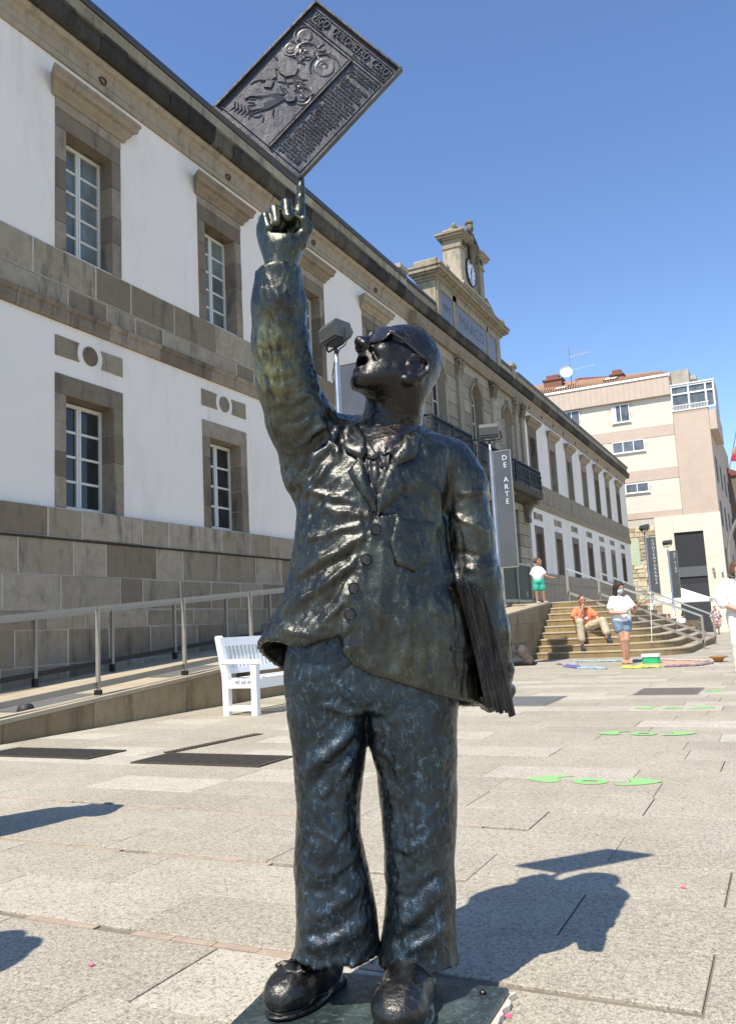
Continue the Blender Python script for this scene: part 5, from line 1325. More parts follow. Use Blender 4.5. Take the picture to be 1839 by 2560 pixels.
mk('body', sb, M['skin'], r0, fr, .012); mk('hair', sh, M['hairbrown'], r0, fr, .013); mk('shirt', ts, M['cotton'], r0, fr, .014); mk('trousers', tr, M['whitepant'], r0, fr, .014); mk('shoes', so, M['grey'], r0, fr, .014)
eyes_mask(r0, fr, P_, A_, .105, M['mask'], False)
gl = SDF()
for s in (-1, 1): gl.ell(P_(.90, s*.36, .12), (.012,.032,.024), A_)
gl.cone(P_(.95,-.1,.16), P_(.95,.1,.16), .006, .006); mk('sunglasses', gl, M['black'], r0, fr, .008)
t = thing('shoulder_bag', FW(fr, (.06, .20, .78)), 'black shoulder bag worn across the white shirt', 'bag')
sdf_obj('bag_body', *bg_.mesh(.01), M['bagblack'], t, fr)
m = MB(); m.tube([FW(fr, q) for q in ((.17,.20,.93),(.14,.18,1.05),(.0,.165,1.22),(-.10,.12,1.36),(-.11,.0,1.40),(-.05,-.15,1.25))], .009, 6); m.build('strap', M['bagblack'], t)

# ---- woman in a patterned dress far down the street
fr = frame_at(-3.75, 52.5, gz(52.5)); r0 = thing('person', fr[0], 'woman in patterned dress and red mask walking far down the street', 'person')
sb, sh, dr, so = SDF(), SDF(), SDF(), SDF()
P_, A_ = head(sb, sh, (0,0,1.50), (.05,.99,0), (1,0,0), .10, 'short')
sb.cone((0,0,1.3), (0,0,1.42), .05, .05); sb.ell((0,0,1.05), (.17,.12,.28), k=.03)
sb.chain([(-.08,0,.8), (-.09,0,.42), (-.09,0,.05)], [.09,.056,.036]); sb.chain([(.08,0,.8), (.09,.05,.42), (.10,-.03,.05)], [.09,.056,.036])
for s in (-1, 1): sb.chain([(s*.21,0,1.27), (s*.28,.0,1.0), (s*.27,.1,.78)], [.052,.042,.028]); hand(sb, (s*.27,.1,.78), (0,.2,-1), (-s,0,0)); dr.cone((s*.16,0,1.3), (s*.29,0,1.0), .085, .07, k=.04); so.ell((s*.09,.05,.035), (.045,.11,.037))
dr.ell((0,0,1.10), (.23,.16,.28), k=.03); dr.cone((0,0,.95), (0,0,.58), .22, .25, k=.06)
mk('body', sb, M['skinpale'], r0, fr, .016); mk('hair', sh, M['hairdark'], r0, fr, .016); mk('dress', dr, M['floral'], r0, fr, .018); mk('shoes', so, M['shoe'], r0, fr, .016); eyes_mask(r0, fr, P_, A_, .1, M['redmask'], False)
# ---- two people seated at the cafe
for x, y, yaw, top, bot, hr, lb in ((-6.35, 52.2, .5, 'grey', 'navy', 'hairdark', 'person in pale grey top seated at the cafe left side'), (-5.62, 52.6, -.9, 'cotton', 'khaki', 'hairdark', 'person in white shirt leaning forward at the cafe table')):
    fr = frame_at(x, y, gz(y), yaw); r0 = thing('person', fr[0], lb, 'person'); sb, sh, ts, tr = SDF(), SDF(), SDF(), SDF()
    P_, A_ = head(sb, sh, (.12,.05,1.18), (.9,.4,-.1), (-.4,.9,0), .10, 'short'); sb.cone((.03,0,.98), (.09,.03,1.1), .055, .055); sb.ell((0,0,.76), (.15,.11,.24), k=.03)
    for s in (-1, 1):
        sb.chain([(.02,s*.19,.93), (.16,s*.22,.72), (.38,s*.12,.76)], [.05,.043,.03]); hand(sb, (.38,s*.12,.76), (1,-s*.2,0), (0,0,-1))
        sb.chain([(0,s*.1,.52), (.42,s*.12,.50), (.40,s*.12,.06)], [.085,.06,.04]); tr.chain([(0,s*.1,.52), (.42,s*.12,.51), (.41,s*.12,.1)], [.11,.085,.07], k=.03); sb.ell((.46,s*.12,.04), (.12,.045,.04), k=.01)
        ts.cone((0,s*.14,.94), (.13,s*.22,.76), .08, .07, k=.04)
    ts.ell((0,0,.76), (.17,.21,.26), k=.03)
    mk('body', sb, M['skin'], r0, fr, .016); mk('hair', sh, M[hr], r0, fr, .016); mk('shirt', ts, M[top], r0, fr, .018); mk('trousers', tr, M[bot], r0, fr, .018)
# ---- two passers-by standing left of the picture; only their shadows reach into it
for (x, y, lb, up) in ((-3.82, 2.80, 'standing person in grey shirt left of the picture, farther one', False), (-2.55, 1.05, 'standing person in dark clothes left of the picture, nearest', False)):
    fr = frame_at(x, y); r0 = thing('person', fr[0], lb, 'person'); sb, sh, ts, tr = SDF(), SDF(), SDF(), SDF()
    P_, A_ = head(sb, sh, (0,.05,1.50), (.6,-.8,.1), (.8,.6,0), .10, 'short'); sb.cone((0,0,1.28), (0,.02,1.4), .055, .055); sb.ell((0,0,1.05), (.17,.12,.28), k=.03)
    for s in (-1, 1):
        sb.chain([(s*.09,0,.82), (s*.10,.02,.45), (s*.10,0,.06)], [.09,.058,.04]); tr.chain([(s*.09,0,.82), (s*.1,.02,.45), (s*.1,0,.1)], [.115,.085,.075], k=.03); sb.ell((s*.10,-.06,.04), (.045,.12,.04), k=.01)
        if up: sb.chain([(s*.2,0,1.30), (s*.24,-.25,1.40), (s*.10,-.38,1.72)], [.052,.043,.03]); hand(sb, (s*.10,-.38,1.72), (0,0,1), (0,-1,0)); ts.cone((s*.16,0,1.31), (s*.23,-.15,1.37), .08, .07, k=.04)
        else: sb.chain([(s*.2,0,1.30), (s*.26,0,1.02), (s*.24,-.1,.8)], [.052,.043,.03]); hand(sb, (s*.24,-.1,.8), (0,-.2,-1), (-s,0,0)); ts.cone((s*.16,0,1.31), (s*.26,0,1.05), .08, .07, k=.04)
    ts.ell((0,0,1.08), (.21,.15,.30), k=.03); ts.ell((0,0,.86), (.19,.14,.14), k=.05)
    mk('body', sb, M['skin'], r0, fr, .02); mk('hair', sh, M['hairdark'], r0, fr, .02); mk('shirt', ts, M['grey'], r0, fr, .02); mk('trousers', tr, M['navy'], r0, fr, .02)

# ---- things on the ground round the juggler
def cloth(name, pts, mt, label, w=.16, hgt=.05, seed=0):
    t = SDF(); r_ = np.random.default_rng(seed)
    for i in range(len(pts)-1):
        a, b_ = np.array(pts[i]), np.array(pts[i+1])
        for k in range(6):
            f = k/6; q = a+(b_-a)*f; o = r_.uniform(-.35, .35, 2)*w
            q2 = a+(b_-a)*min(1, f+.24); t.cone((q[0]+o[0], q[1]+o[1], .018), (q2[0]-o[1], q2[1]+o[0], .02), hgt*r_.uniform(.5, 1.15), hgt*r_.uniform(.4, 1.0), k=.025)
    V, Q = t.mesh(.014); V = V+vnormals(V, Q)*(vnoise(V, 13)*.022+(1-2*np.abs(vnoise(V+2, 22)))*.010)[:, None]; V[:, 2] = np.maximum(V[:, 2]*.62, .001)
    m = MB(); m.v = V.tolist(); m.f = Q.tolist(); return tag(m.build(name, mt, None, smooth=True), label, 'cloth', 'coloured cloths laid in a ring on the paving')
for nm, c in dict(clothgrey=(.33,.27,.28), clothblue=(.10,.12,.30), clothsky=(.24,.38,.50), clothlime=(.40,.50,.08), clothpurple=(.20,.13,.18), clothrose=(.48,.34,.30), clothteal=(.26,.38,.42), card=(.47,.32,.21)).items(): M[nm] = plain(nm, c, .85, var=.18, scale=8)
G = lambda px, py: tuple(float(q) for q in (lambda d: (np.array([0, 0, EYE])+d*(-EYE/d[2]))[:2])(MC@np.array([px*1839/1629-919.5, -(py*1839/1629-1280), -RF])))
cloth('crumpled_cloth', [G(1243,1471), G(1262,1474)], M['clothgrey'], 'crumpled grey cloth at the left end of the ring', .16, .10, 1)
cloth('rolled_cloth', [G(1256,1477), G(1285,1481)], M['clothblue'], 'dark blue cloth at the front left of the ring', .12, .055, 2)
cloth('rolled_cloth', [G(1288,1481), G(1345,1482)], M['clothsky'], 'sky blue cloth along the front of the ring', .10, .045, 3)
cloth('rolled_cloth', [G(1375,1481), G(1462,1479)], M['clothlime'], 'lime green cloth in the front middle of the ring', .16, .055, 4)
cloth('rolled_cloth', [G(1470,1478), G(1540,1475), G(1575,1470)], M['clothpurple'], 'purple patterned cloth at the front right of the ring', .10, .04, 5)
cloth('rolled_cloth', [G(1460,1462), G(1520,1463), G(1570,1465)], M['clothrose'], 'rose cloth along the back right of the ring', .18, .04, 6)
cloth('rolled_cloth', [G(1268,1466), G(1340,1466), G(1380,1464), G(1430,1463)], M['clothteal'], 'pale teal cloth along the back of the ring', .14, .04, 7)
m = MB(); a, b_, c_, d_ = G(1400,1478), G(1545,1473), G(1530,1465), G(1420,1467); m.extr([(*a,.004),(*b_,.004),(*c_,.004),(*d_,.004)], (0,0,.006)); tag(m.build('cardboard_sheet', M['card']), 'flat brown cardboard sheet inside the ring of cloths', 'cardboard')
x, y = G(1442,1470); M['bucketlid'] = plain('clear_plastic', (.55,.66,.66), .3); M['bucketgreen'] = plain('green_plastic', (.02,.42,.15), .4)
t = thing('bucket', (x, y, 0), 'green plastic tub with pale rim beside the juggler', 'tub'); 
def rbox(x0, x1, y0, y1, z0, z1, mt, nm, par):
    m = MB(); c = .03; P = [(x0+c,y0),(x1-c,y0),(x1,y0+c),(x1,y1-c),(x1-c,y1),(x0+c,y1),(x0,y1-c),(x0,y0+c)]; m.extr([(p[0],p[1],z0) for p in P], (0,0,z1-z0)); return m.build(nm, mt, par)
rbox(x-.15, x+.15, y-.12, y+.12, .002, .13, M['bucketgreen'], 'tub_body', t); rbox(x-.165, x+.165, y-.135, y+.135, .13, .185, M['bucketlid'], 'tub_rim', t)
x, y = G(1590,1466); M['straw'] = plain('straw', (.42,.22,.07), .8, var=.25, scale=60)
t = thing('straw_hat', (x, y, 0), 'brown straw hat lying upturned at the right of the cloths', 'hat'); m = MB(); m.lathe((x, y, .003), [(.06,0),(.085,.03),(.10,.065),(.155,.085),(.165,.10),(.095,.08),(.08,.045),(.055,.012)], 22); m.build('hat_body', M['straw'], t, smooth=True)
x, y = G(1152,1474); t = thing('bag', (x, y, 0), 'black bag with brown jacket slumped beside the banner pole foot', 'bag'); M['brownjacket'] = plain('brown_jacket', (.075,.06,.052), .9, var=.2)
s1 = SDF(); s1.ell((0,0,.10), (.24,.16,.10)); s1.cone((-.12,0,.1), (-.10,-.02,.34), .11, .09, k=.05); s1.ell((.16,.08,.05), (.18,.09,.05), k=.04)
s2 = SDF(); s2.ell((.06,.02,.25), (.12,.13,.16)); s2.cone((.06,.08,.22), (.18,.14,.07), .09, .06, k=.05); s2.cone((.0,.1,.3), (.2,.12,.12), .05, .05, k=.04)
fr = frame_at(x, y)
for nm, sdv, mt in (('bag_body', s1, M['bagblack']), ('jacket', s2, M['brownjacket'])):
    V, Q = sdv.mesh(.015); V = V+vnormals(V, Q)*(vnoise(V, 14)*.012)[:, None]; V[:, 2] = np.maximum(V[:, 2], .001); sdf_obj(nm, V, Q, mt, t, fr)
# ================================================================== THE BRONZE STATUE
SC = np.array([-1.04, 1.98, 0.0]); SF = (SC, UU, VV)
stt = thing('bronze_statue', SC, 'bronze man in glasses holding a newspaper page up on one finger', 'statue')
K = 1839/1629
def at(px, py, v=0.):
    """measured point of the photo -> statue frame (u right, v towards the viewer, w up) on the plane v"""
    d = MC@np.array([px*K-919.5, -(py*K-1280), -RF]); d /= np.linalg.norm(d)
    P = np.array([0, 0, EYE]) + d*(((SC+VV*v-np.array([0, 0, EYE]))@VV)/(d@VV)); q = P-SC
    return np.array([q@UU, v, P[2]])
def rad(px, py, r, v=0.): return float(np.linalg.norm(at(px+r, py, v)-at(px, py, v)))
def ch(sd, pts, op='u', k=.02):
    sd.chain([at(p[0], p[1], p[2]) for p in pts], [rad(p[0], p[1], p[3], p[2]) for p in pts], op, k)
def part(name, V, Q, mt, parent=None): return sdf_obj(name, V, Q, mt, parent or stt, SF, True, SC)
def loft(rows, ends=(0, 0), pw=2.2):
    """rows: (py, xl, xr, v centre, front depth, back depth) measured at v centre; returns sdf function and bounds"""
    R = []
    for py, xl, xr, vc, df, db in rows:
        a, b_ = at(xl, py, vc), at(xr, py, vc); R.append(((a[2]+b_[2])/2, (a[0]+b_[0])/2, (b_[0]-a[0])/2, vc, df, db, (b_[2]-a[2])/(b_[0]-a[0])))
    R = np.array(sorted(R)); w = R[:, 0]
    def f(P):
        W_ = P[..., 2]; g = [np.interp(W_, w, R[:, i]) for i in range(1, 6)]
        x = (P[..., 0]-g[0]); y = P[..., 1]-g[2]; dep = np.where(y > 0, g[3], g[4])
        q = (np.abs(x/g[1])**pw+np.abs(y/dep)**pw)**(1/pw)
        d = (q-1)*np.minimum(g[1], dep)*.85
        return np.maximum(d, np.maximum(w[0]+ends[0]-W_, W_-w[-1]-ends[1]))
    m = R[:, 2].max(); lo = (R[:, 1]-R[:, 2]).min(), (R[:, 3]-R[:, 5]).min(), w[0]; hi = (R[:, 1]+R[:, 2]).max(), (R[:, 3]+R[:, 4]).max(), w[-1]
    return f, lo, hi
def seg_dist(x, y, pl):
    """distance to a polyline and position along it (0..1)"""
    best = np.full(x.shape, 9.); tt = np.zeros(x.shape); n = len(pl)-1
    for i in range(n):
        ax, ay = pl[i]; bx, by = pl[i+1]; dx, dy = bx-ax, by-ay; L = dx*dx+dy*dy+1e-12
        t = np.clip(((x-ax)*dx+(y-ay)*dy)/L, 0, 1); d = np.hypot(x-ax-t*dx, y-ay-t*dy); m = d < best
        best = np.where(m, d, best); tt = np.where(m, (i+t)/n, tt)
    return best, tt
def folds(V, Nn, L, side=1, vref=.1):
    """modelled cloth folds: each a ridge or furrow along a line on the front of the figure"""
    V = V.copy(); wu, ww = vnoise(V+3, 16)*.010+vnoise(V+9, 45)*.004, vnoise(V+5, 16)*.010+vnoise(V+11, 45)*.004; V[:, 0] += wu; V[:, 2] += ww
    D = np.zeros(len(V)); fr_ = np.clip(Nn[:, 1]*side*2+.3, 0, 1)
    for pts, w, a in L:
        pl = [(lambda q: (q[0], q[2]))(at(x, y, vref)) for x, y in pts]
        d, t = seg_dist(V[:, 0], V[:, 2], pl); w_ = w*.00118*.8; a = a*1.15
        D += a*.001*np.exp(-(d/w_)**2)*np.clip(np.sin(np.pi*np.clip(t, .0, 1))*1.6+.08, 0, 1)*fr_
    return D
def worked(V, Nn, amp, f=(22, 55, 120), dirs=None, seed=0):
    """hand-modelled unevenness of the wax"""
    P = V+seed
    Q = P if dirs is None else P*np.array(dirs)
    return (vnoise(P, f[0])*1.0+vnoise(Q, f[1])*.55+vnoise(Q, f[2])*.30)*amp

# ---- jacket with the raised and the lowered sleeve
JR = [(958, 770, 930, -.03, .075, .075), (980, 725, 985, -.02, .10, .095), (1010, 690, 1010, -.01, .125, .12), (1070, 663, 998, .0, .135, .13), (1150, 656, 984, .0, .145, .14),
      (1230, 648, 990, .0, .155, .14), (1310, 628, 1010, .0, .165, .14), (1370, 596, 1040, .0, .172, .145), (1420, 566, 1052, .0, .172, .15), (1480, 560, 1060, .0, .168, .155), (1600, 575, 1066, .0, .16, .16)]
jk = SDF(); f, lo, hi = loft(JR); jk.raw(f, lo, hi)
ch(jk, [(700,1010,.0,74), (662,930,.05,66), (634,850,.09,61), (621,760,.12,57), (618,680,.14,55), (615,604,.15,52)], k=.05)
ch(jk, [(735,985,-.01,62), (705,1040,.0,70)], k=.05)
ch(jk, [(985,1030,-.03,56), (1024,1078,-.03,52), (1040,1180,-.02,50), (1054,1290,-.01,53), (1080,1400,.0,45), (1105,1492,.0,30)], k=.022)
ch(jk, [(905,990,-.05,40), (1000,1035,-.05,45)], k=.05); ch(jk, [(812,960,-.05,44), (740,990,-.05,52)], k=.05)
hl = np.array([at(x, y, .13)[[0, 2]] for x, y in ((520,1385),(558,1392),(600,1418),(640,1430),(680,1428),(720,1418),(757,1404),(764,1440),(785,1470),(830,1494),(940,1530),(1000,1548),(1045,1556),(1100,1560))])
ell_c = at(1080,1400,0)
def jacket_post(P, F):
    hem = np.interp(P[..., 0], hl[:, 0], hl[:, 1]) - np.clip(.10-P[..., 1], 0, .3)*(.16+.30*np.clip((.02-P[..., 0])*4, 0, 1))
    cut = hem-P[..., 2]
    arm = (P[..., 0] > at(1062,1400,0)[0]) & (P[..., 1] > -.07)
    F2 = np.where(arm, F, np.maximum(F, cut))
    f2, _, _ = loft([(py, xl+13, xr-13, vc, df-.017, db-.017) for py, xl, xr, vc, df, db in JR[7:]])
    inner = f2(P); inner = np.maximum(inner, P[..., 2]-hem-.13)
    F2 = np.where(arm, F2, np.maximum(F2, -inner))
    c0 = at(615,604,.15); cw = c0[2]; w = P[..., 2]                          # sleeve opening at the raised wrist
    top = cw+.000+.10*(P[..., 0]-c0[0])+.06*(P[..., 1]-c0[1])
    slv = (np.abs(P[..., 0]-c0[0]) < .13) & (w > cw-.2)
    F2 = np.where(slv, np.maximum(F2, w-top), F2)
    rr = np.hypot(P[..., 0]-c0[0]-.002, P[..., 1]-c0[1]); hole = np.maximum(rr-.047, top-.07-w)
    return np.where(slv, np.maximum(F2, -hole), F2)
V, Q = jk.mesh(.0062, jacket_post); Nn = vnormals(V, Q)
JF = [([(825,1178),(760,1215),(690,1262),(640,1300)],10,9), ([(815,1165),(740,1180),(672,1200)],9,7), ([(800,1238),(740,1290),(670,1335),(615,1365)],12,10), ([(800,1215),(720,1262),(655,1290)],7,-7), ([(790,1265),(735,1330),(690,1370)],8,-7),
      ([(785,1300),(740,1360),(690,1400)],12,7), ([(822,1150),(750,1140),(690,1128)],11,7), ([(790,1120),(720,1100),(680,1080)],10,6), ([(760,1065),(715,1110),(670,1150)],8,-6), ([(745,1020),(700,1075),(668,1110)],9,8), ([(745,990),(712,1040),(682,1060)],8,-8),
      ([(600,1390),(660,1408),(740,1398)],12,6), ([(845,1200),(850,1300),(830,1400)],12,5), ([(900,1300),(905,1400),(890,1480)],14,5), ([(940,1270),(960,1380),(950,1490)],12,-5), ([(870,1330),(860,1430),(870,1490)],9,-4), ([(990,1085),(984,1160),(988,1250),(1000,1300)],7,-16), ([(960,1060),(972,1120),(968,1180)],11,8),
      ([(930,1090),(955,1150),(948,1210)],9,5), ([(1010,1130),(1050,1160),(1085,1170)],7,5), ([(1010,1215),(1055,1225),(1095,1215)],7,-5), ([(1020,1090),(1060,1080),(1078,1070)],8,5), ([(1030,1250),(1070,1260),(1105,1250)],8,5),
      ([(600,640),(625,690),(650,720)],8,6), ([(580,700),(620,740),(660,745)],8,5), ([(585,850),(620,870),(660,850)],9,-6), ([(600,900),(640,905),(690,880)],10,7), ([(615,950),(660,945),(705,915)],9,-7), ([(640,1000),(680,980),(720,940)],10,8), ([(660,1050),(695,1010),(735,960)],8,-8),
      ([(575,780),(615,800),(668,790)],7,-4), ([(655,620),(640,680),(655,735)],6,5), ([(700,930),(725,965),(735,1000)],8,6), ([(750,935),(742,985),(752,1030)],8,8)]
D = folds(V, Nn, JF)
fp = [(lambda q: (q[0], q[2]))(at(x, y, .15)) for x, y in ((836,1140),(822,1185),(800,1250),(773,1320),(760,1375),(757,1408),(766,1450),(790,1475))]   # front edge laps over
d, t_ = seg_dist(V[:, 0], V[:, 2], fp)
ex = np.interp(-V[:, 2], [-q[1] for q in fp], [q[0] for q in fp]); rt = V[:, 0]-ex
on = (V[:, 2] < fp[0][1]) & (V[:, 2] > fp[-1][1]-.03) & (Nn[:, 1] > .2)
D += np.where(on & (rt > -.002) & (rt < .10), .007*np.clip(1-rt/.10, 0, 1), 0)+np.where(on & (rt <= -.002) & (rt > -.02), -.004*(1+rt/.02), 0)
arm_ = np.clip((at(690,980,.05)[0]-V[:, 0])/.03, 0, 1)*np.clip((V[:, 2]-at(690,1040,.05)[2])/.03, 0, 1)
D *= 1-.45*arm_
dg = np.array([.80, .1, .59]); pp = np.cross(dg, [0, 1., 0])
left = np.clip((at(800,1200,.1)[0]-V[:, 0])/.05, 0, 1)*(1-arm_)
B1 = np.stack([V@dg*.22, V[:, 1], V@pp], 1); B2 = np.stack([V[:, 0], V[:, 1], V[:, 2]*.22], 1)
rg = lambda P, f: (1-np.abs(vnoise(P, f))*2.2)
D += (left*(rg(B1, 34)*.0034+rg(B1, 80)*.0022+rg(B1, 150)*.0010)+(1-left)*(rg(B2, 26)*.0014+rg(B2, 75)*.0014+rg(B2, 140)*.0009))*np.clip(Nn[:, 1]*2+.4, 0, 1)
D += worked(V, Nn, .0013)
V = V+Nn*D[:, None]; V = V+vnormals(V, Q)*(vnoise(V*np.array([1, 1, .6]), 160)*.0007)[:, None]
jacket = part('jacket', V, Q, M['br_jacket'])
bt = BVHTree.FromPolygons(V.tolist(), Q.tolist())
def on_front(u, w, tree=None, v0=.6):
    h = (tree or bt).ray_cast(Vector((u, v0, w)), Vector((0, -1, 0)))
    return h[0].y if h[0] is not None else None
def slab(name, px, mt, th=.010, tree=None, v=.14, step=.007, lift=.0, parent=None, edge=.002):
    """a piece of cloth of real thickness lying on the modelled front: outline given in photo points"""
    poly = [at(x, y, v)[[0, 2]] for x, y in px]; pu = np.array(poly); n = len(pu)
    def inside(u, w):
        c = False
        for i in range(n):
            (x1, y1), (x2, y2) = pu[i], pu[i-1]
            if (y1 > w) != (y2 > w) and u < (x2-x1)*(w-y1)/(y2-y1)+x1: c = not c
        return c
    lo, hi = pu.min(0)-step, pu.max(0)+step
    import bmesh
    bm = bmesh.new(); bnd = []
    for i in range(n):
        a, b_ = pu[i], pu[(i+1) % n]; k = max(1, int(np.linalg.norm(b_-a)/step))
        for j in range(k): bnd.append(a+(b_-a)*j/k)
    pts = [tuple(q) for q in bnd]; nb = len(pts)
    for u in np.arange(lo[0], hi[0], step):
        for w in np.arange(lo[1], hi[1], step):
            if inside(u, w) and min((u-q[0])**2+(w-q[1])**2 for q in bnd) > (step*.7)**2: pts.append((u, w))
    from mathutils.geometry import delaunay_2d_cdt
    r = delaunay_2d_cdt([Vector(q) for q in pts], [(i, (i+1) % nb) for i in range(nb)], [], 1, 1e-6)
    co = [(q.x, q.y) for q in r[0]]; vs_ = []
    prev = None
    for u, w in co:
        y = on_front(u, w, tree)
        vs_.append(y)
    ok = [q for q in vs_ if q is not None]; dflt = float(np.median(ok)) if ok else v
    vs_ = np.array([dflt if q is None else q for q in vs_])
    be = [min(math.hypot(u-q[0], w-q[1]) for q in bnd) for u, w in co]
    top = [(u, y+lift+th*(min(1, .55+.45*e/edge)), w) for (u, w), y, e in zip(co, vs_, be)]; bot = [(u, y-.006, w) for (u, w), y in zip(co, vs_)]
    N0 = len(co); F = []
    cnt = {}
    for fc in r[2]:
        fc = list(fc)
        a = sum(co[fc[i]][0]*co[fc[(i+1) % len(fc)]][1]-co[fc[(i+1) % len(fc)]][0]*co[fc[i]][1] for i in range(len(fc)))
        if a > 0: fc = fc[::-1]                            # seen from +v
        F.append(tuple(fc)); F.append(tuple(i+N0 for i in fc[::-1]))
        for i in range(len(fc)): cnt[(fc[i], fc[(i+1) % len(fc)])] = 1
    for (a, b_) in list(cnt):
        if (b_, a) not in cnt: F.append((b_, a, a+N0, b_+N0))
    Va = np.array(top+bot); Va[:N0, 1] += vnoise(Va[:N0], 40)*.0010
    C, U, Vd = SF; W_ = C+Va[:, :1]*U+Va[:, 1:2]*Vd+Va[:, 2:3]*np.array([0, 0, 1.])
    m = MB(); m.v = W_.tolist(); m.f = F
    me = m.build(name, mt, parent or stt, smooth=True, origin=SC)
    bd = {tuple(sorted((a, b_))) for (a, b_) in cnt if (b_, a) not in cnt}; at_ = me.data.attributes.new('sharp_edge', 'BOOLEAN', 'EDGE')
    at_.data.foreach_set('value', [tuple(sorted(e.vertices)) in bd for e in me.data.edges]); return me

# ---- neck, shirt, head
HO = at(877, 807, .02); yw, pt = math.radians(32), math.radians(32)
hf = np.array([-math.cos(yw), math.sin(yw), 0]); Wz = np.array([0, 0, 1.])
hF = hf*math.cos(pt)+Wz*math.sin(pt); hU = -hf*math.sin(pt)+Wz*math.cos(pt); hS = np.array([math.sin(yw), math.cos(yw), 0]); HA = np.array([hF, hS, hU])
def hp(f_, s_, u_): return HO+(hF*f_+hS*s_+hU*u_)*.01
def hv(f_, s_, u_): return np.array([f_, s_, u_])*.01
hd_ = SDF()
hd_.ell(hp(-2.0,0,2.9), hv(10.4,8.8,9.6), HA)                                # skull
hd_.ell(hp(2.6,0,-3.2), hv(7.2,7.0,9.0), HA, k=.03); hd_.ell(hp(4.9,0,-8.4), hv(4.0,4.6,3.8), HA, k=.03)   # face, jaw
hd_.ell(hp(7.1,0,-11.6), hv(2.2,2.7,2.0), HA, k=.018)                        # chin
for s in (-1, 1):
    hd_.ell(hp(6.0,s*4.3,-2.4), hv(2.8,2.3,2.4), HA, k=.02); hd_.cone(hp(8.3,s*.8,3.3), hp(6.4,s*5.3,3.4), .012, .012, k=.02)
    hd_.cone(hp(1.2,s*5.9,-6.6), hp(6,s*3.2,-10.7), .017, .013, k=.03)        # jaw line
    hd_.ell(hp(8.1,s*3.4,.9), hv(1.6,2.2,1.4), HA, op='s', k=.012)            # eye hollow
hd_.chain([hp(8.0,0,2.5), hp(10.0,0,.2), hp(12.1,0,-1.9)], [.0105,.0125,.0165], k=.018)                     # nose
for s in (-1, 1): hd_.ell(hp(10.7,s*1.7,-2.6), hv(1.5,1.15,1.15), HA, k=.010); hd_.ell(hp(11.4,s*.85,-3.5), hv(.7,.5,.6), HA, op='s', k=.004)
hd_.ell(hp(8.1,0,-5.0), hv(2.0,3.2,1.9), HA, k=.02)
ringp = []
for k in range(17):                                                          # lips: a ring round the open mouth
    a = 2*math.pi*k/16; S_ = 3.25*math.cos(a); ringp.append(hp(9.45-.23*S_*S_-.5*max(0, -math.sin(a)), S_, -7.0+2.45*math.sin(a)))
hd_.chain(ringp, [.0068+.0022*abs(math.sin(2*math.pi*k/16)) for k in range(17)], k=.010)
hd_.ell(hp(8.6,0,-7.0), hv(3.6,2.3,1.85), HA, op='s', k=.005)
for s in (-1, 1): hd_.ell(hp(7.6,s*1.75,-7.0), hv(2.6,1.35,1.5), HA, op='s', k=.005)
hd_.ell(hp(6.0,0,-8.6), hv(2.4,1.9,.9), HA, k=.006)                          # tongue
for s in (-1, 1): hd_.chain([hp(8.7,s*2.5,-3.3), hp(7.2,s*4.4,-5.6), hp(6.6,s*4.6,-8.6)], [.003,.0032,.002], op='s', k=.016)   # fold beside the mouth
for s in (-1, 1):                                                           # ear: rim, lobe, hollow
    E = lambda f_, u_, o=0: hp(-2.0+f_*1.35, s*(7.9+o*1.3), -2.6+u_*1.3)
    hd_.chain([E(1.7,.2,-.3), E(1.2,2.1,.3), E(-.4,3.2,.9), E(-2.0,2.4,1.3), E(-2.4,.4,1.3), E(-1.6,-1.6,1.0), E(-.4,-3.0,.5), E(.6,-3.6,.3)], [.005,.0062,.0068,.007,.0068,.0068,.0075,.0080], k=.006)
    hd_.ell(E(-.5,0,.1), hv(1.9,.75,2.9), HA, k=.006); hd_.ell(E(-.1,.2,1.15), hv(1.35,.85,2.1), HA, op='s', k=.005)
    hd_.chain([E(-1.2,1.5,.75), E(-1.4,.2,.8), E(-.5,-1.6,.6)], [.0035,.004,.0035], k=.004); hd_.ell(E(1.3,-.4,.4), hv(.55,.55,.8), HA, k=.004)
hd_.chain([hp(-4.0,0,-5.0), at(868,930,-.03), at(862,1000,-.03)], [.078,.074,.082], k=.035)                    # neck
hd_.cone(at(838,930,.03), at(842,985,.045), .018, .014, k=.03)                # throat
V, Q = hd_.mesh(.0036); Nn = vnormals(V, Q)
q = (V-HO)@HA.T*100
crown = np.clip((q[:, 2]-2.5)/3, 0, 1)*np.clip((6.5-q[:, 0])/3, 0, 1)
D = worked(V, Nn, .0011, (30, 70, 150))+crown*(vnoise(V*np.array([1, 1, 1.]), 130)*.0011+vnoise(V, 240)*.0008)
D += np.clip((-11.5-q[:, 2])/1.0, 0, 1)*vnoise(V*np.array([1, 1, 2.2]), 60)*.0014
V = V+Nn*D[:, None]; head_o = part('head', V, Q, M['br_head'])
gl = SDF()                                                                   # round spectacles with lenses
for s in (-1, 1):
    gl.ell(hp(9.3,s*3.9,1.5), hv(.42,3.6,3.0), np.array([hF*.96+hS*s*.28, hS*.96-hF*s*.28, hU]))
gl.cone(hp(9.9,-1.1,2.3), hp(9.9,1.1,2.3), .0035, .0035, k=.004)
for s in (-1, 1): gl.chain([hp(8.2,s*7.0,2.0), hp(5.0,s*8.2,1.8), hp(-2.6,s*9.2,.9)], [.0050,.0048,.0048], k=.004)
V, Q = gl.mesh(.0030); part('spectacles', V+vnormals(V, Q)*(vnoise(V, 120)*.0004)[:, None], Q, M['br_lens'], head_o)
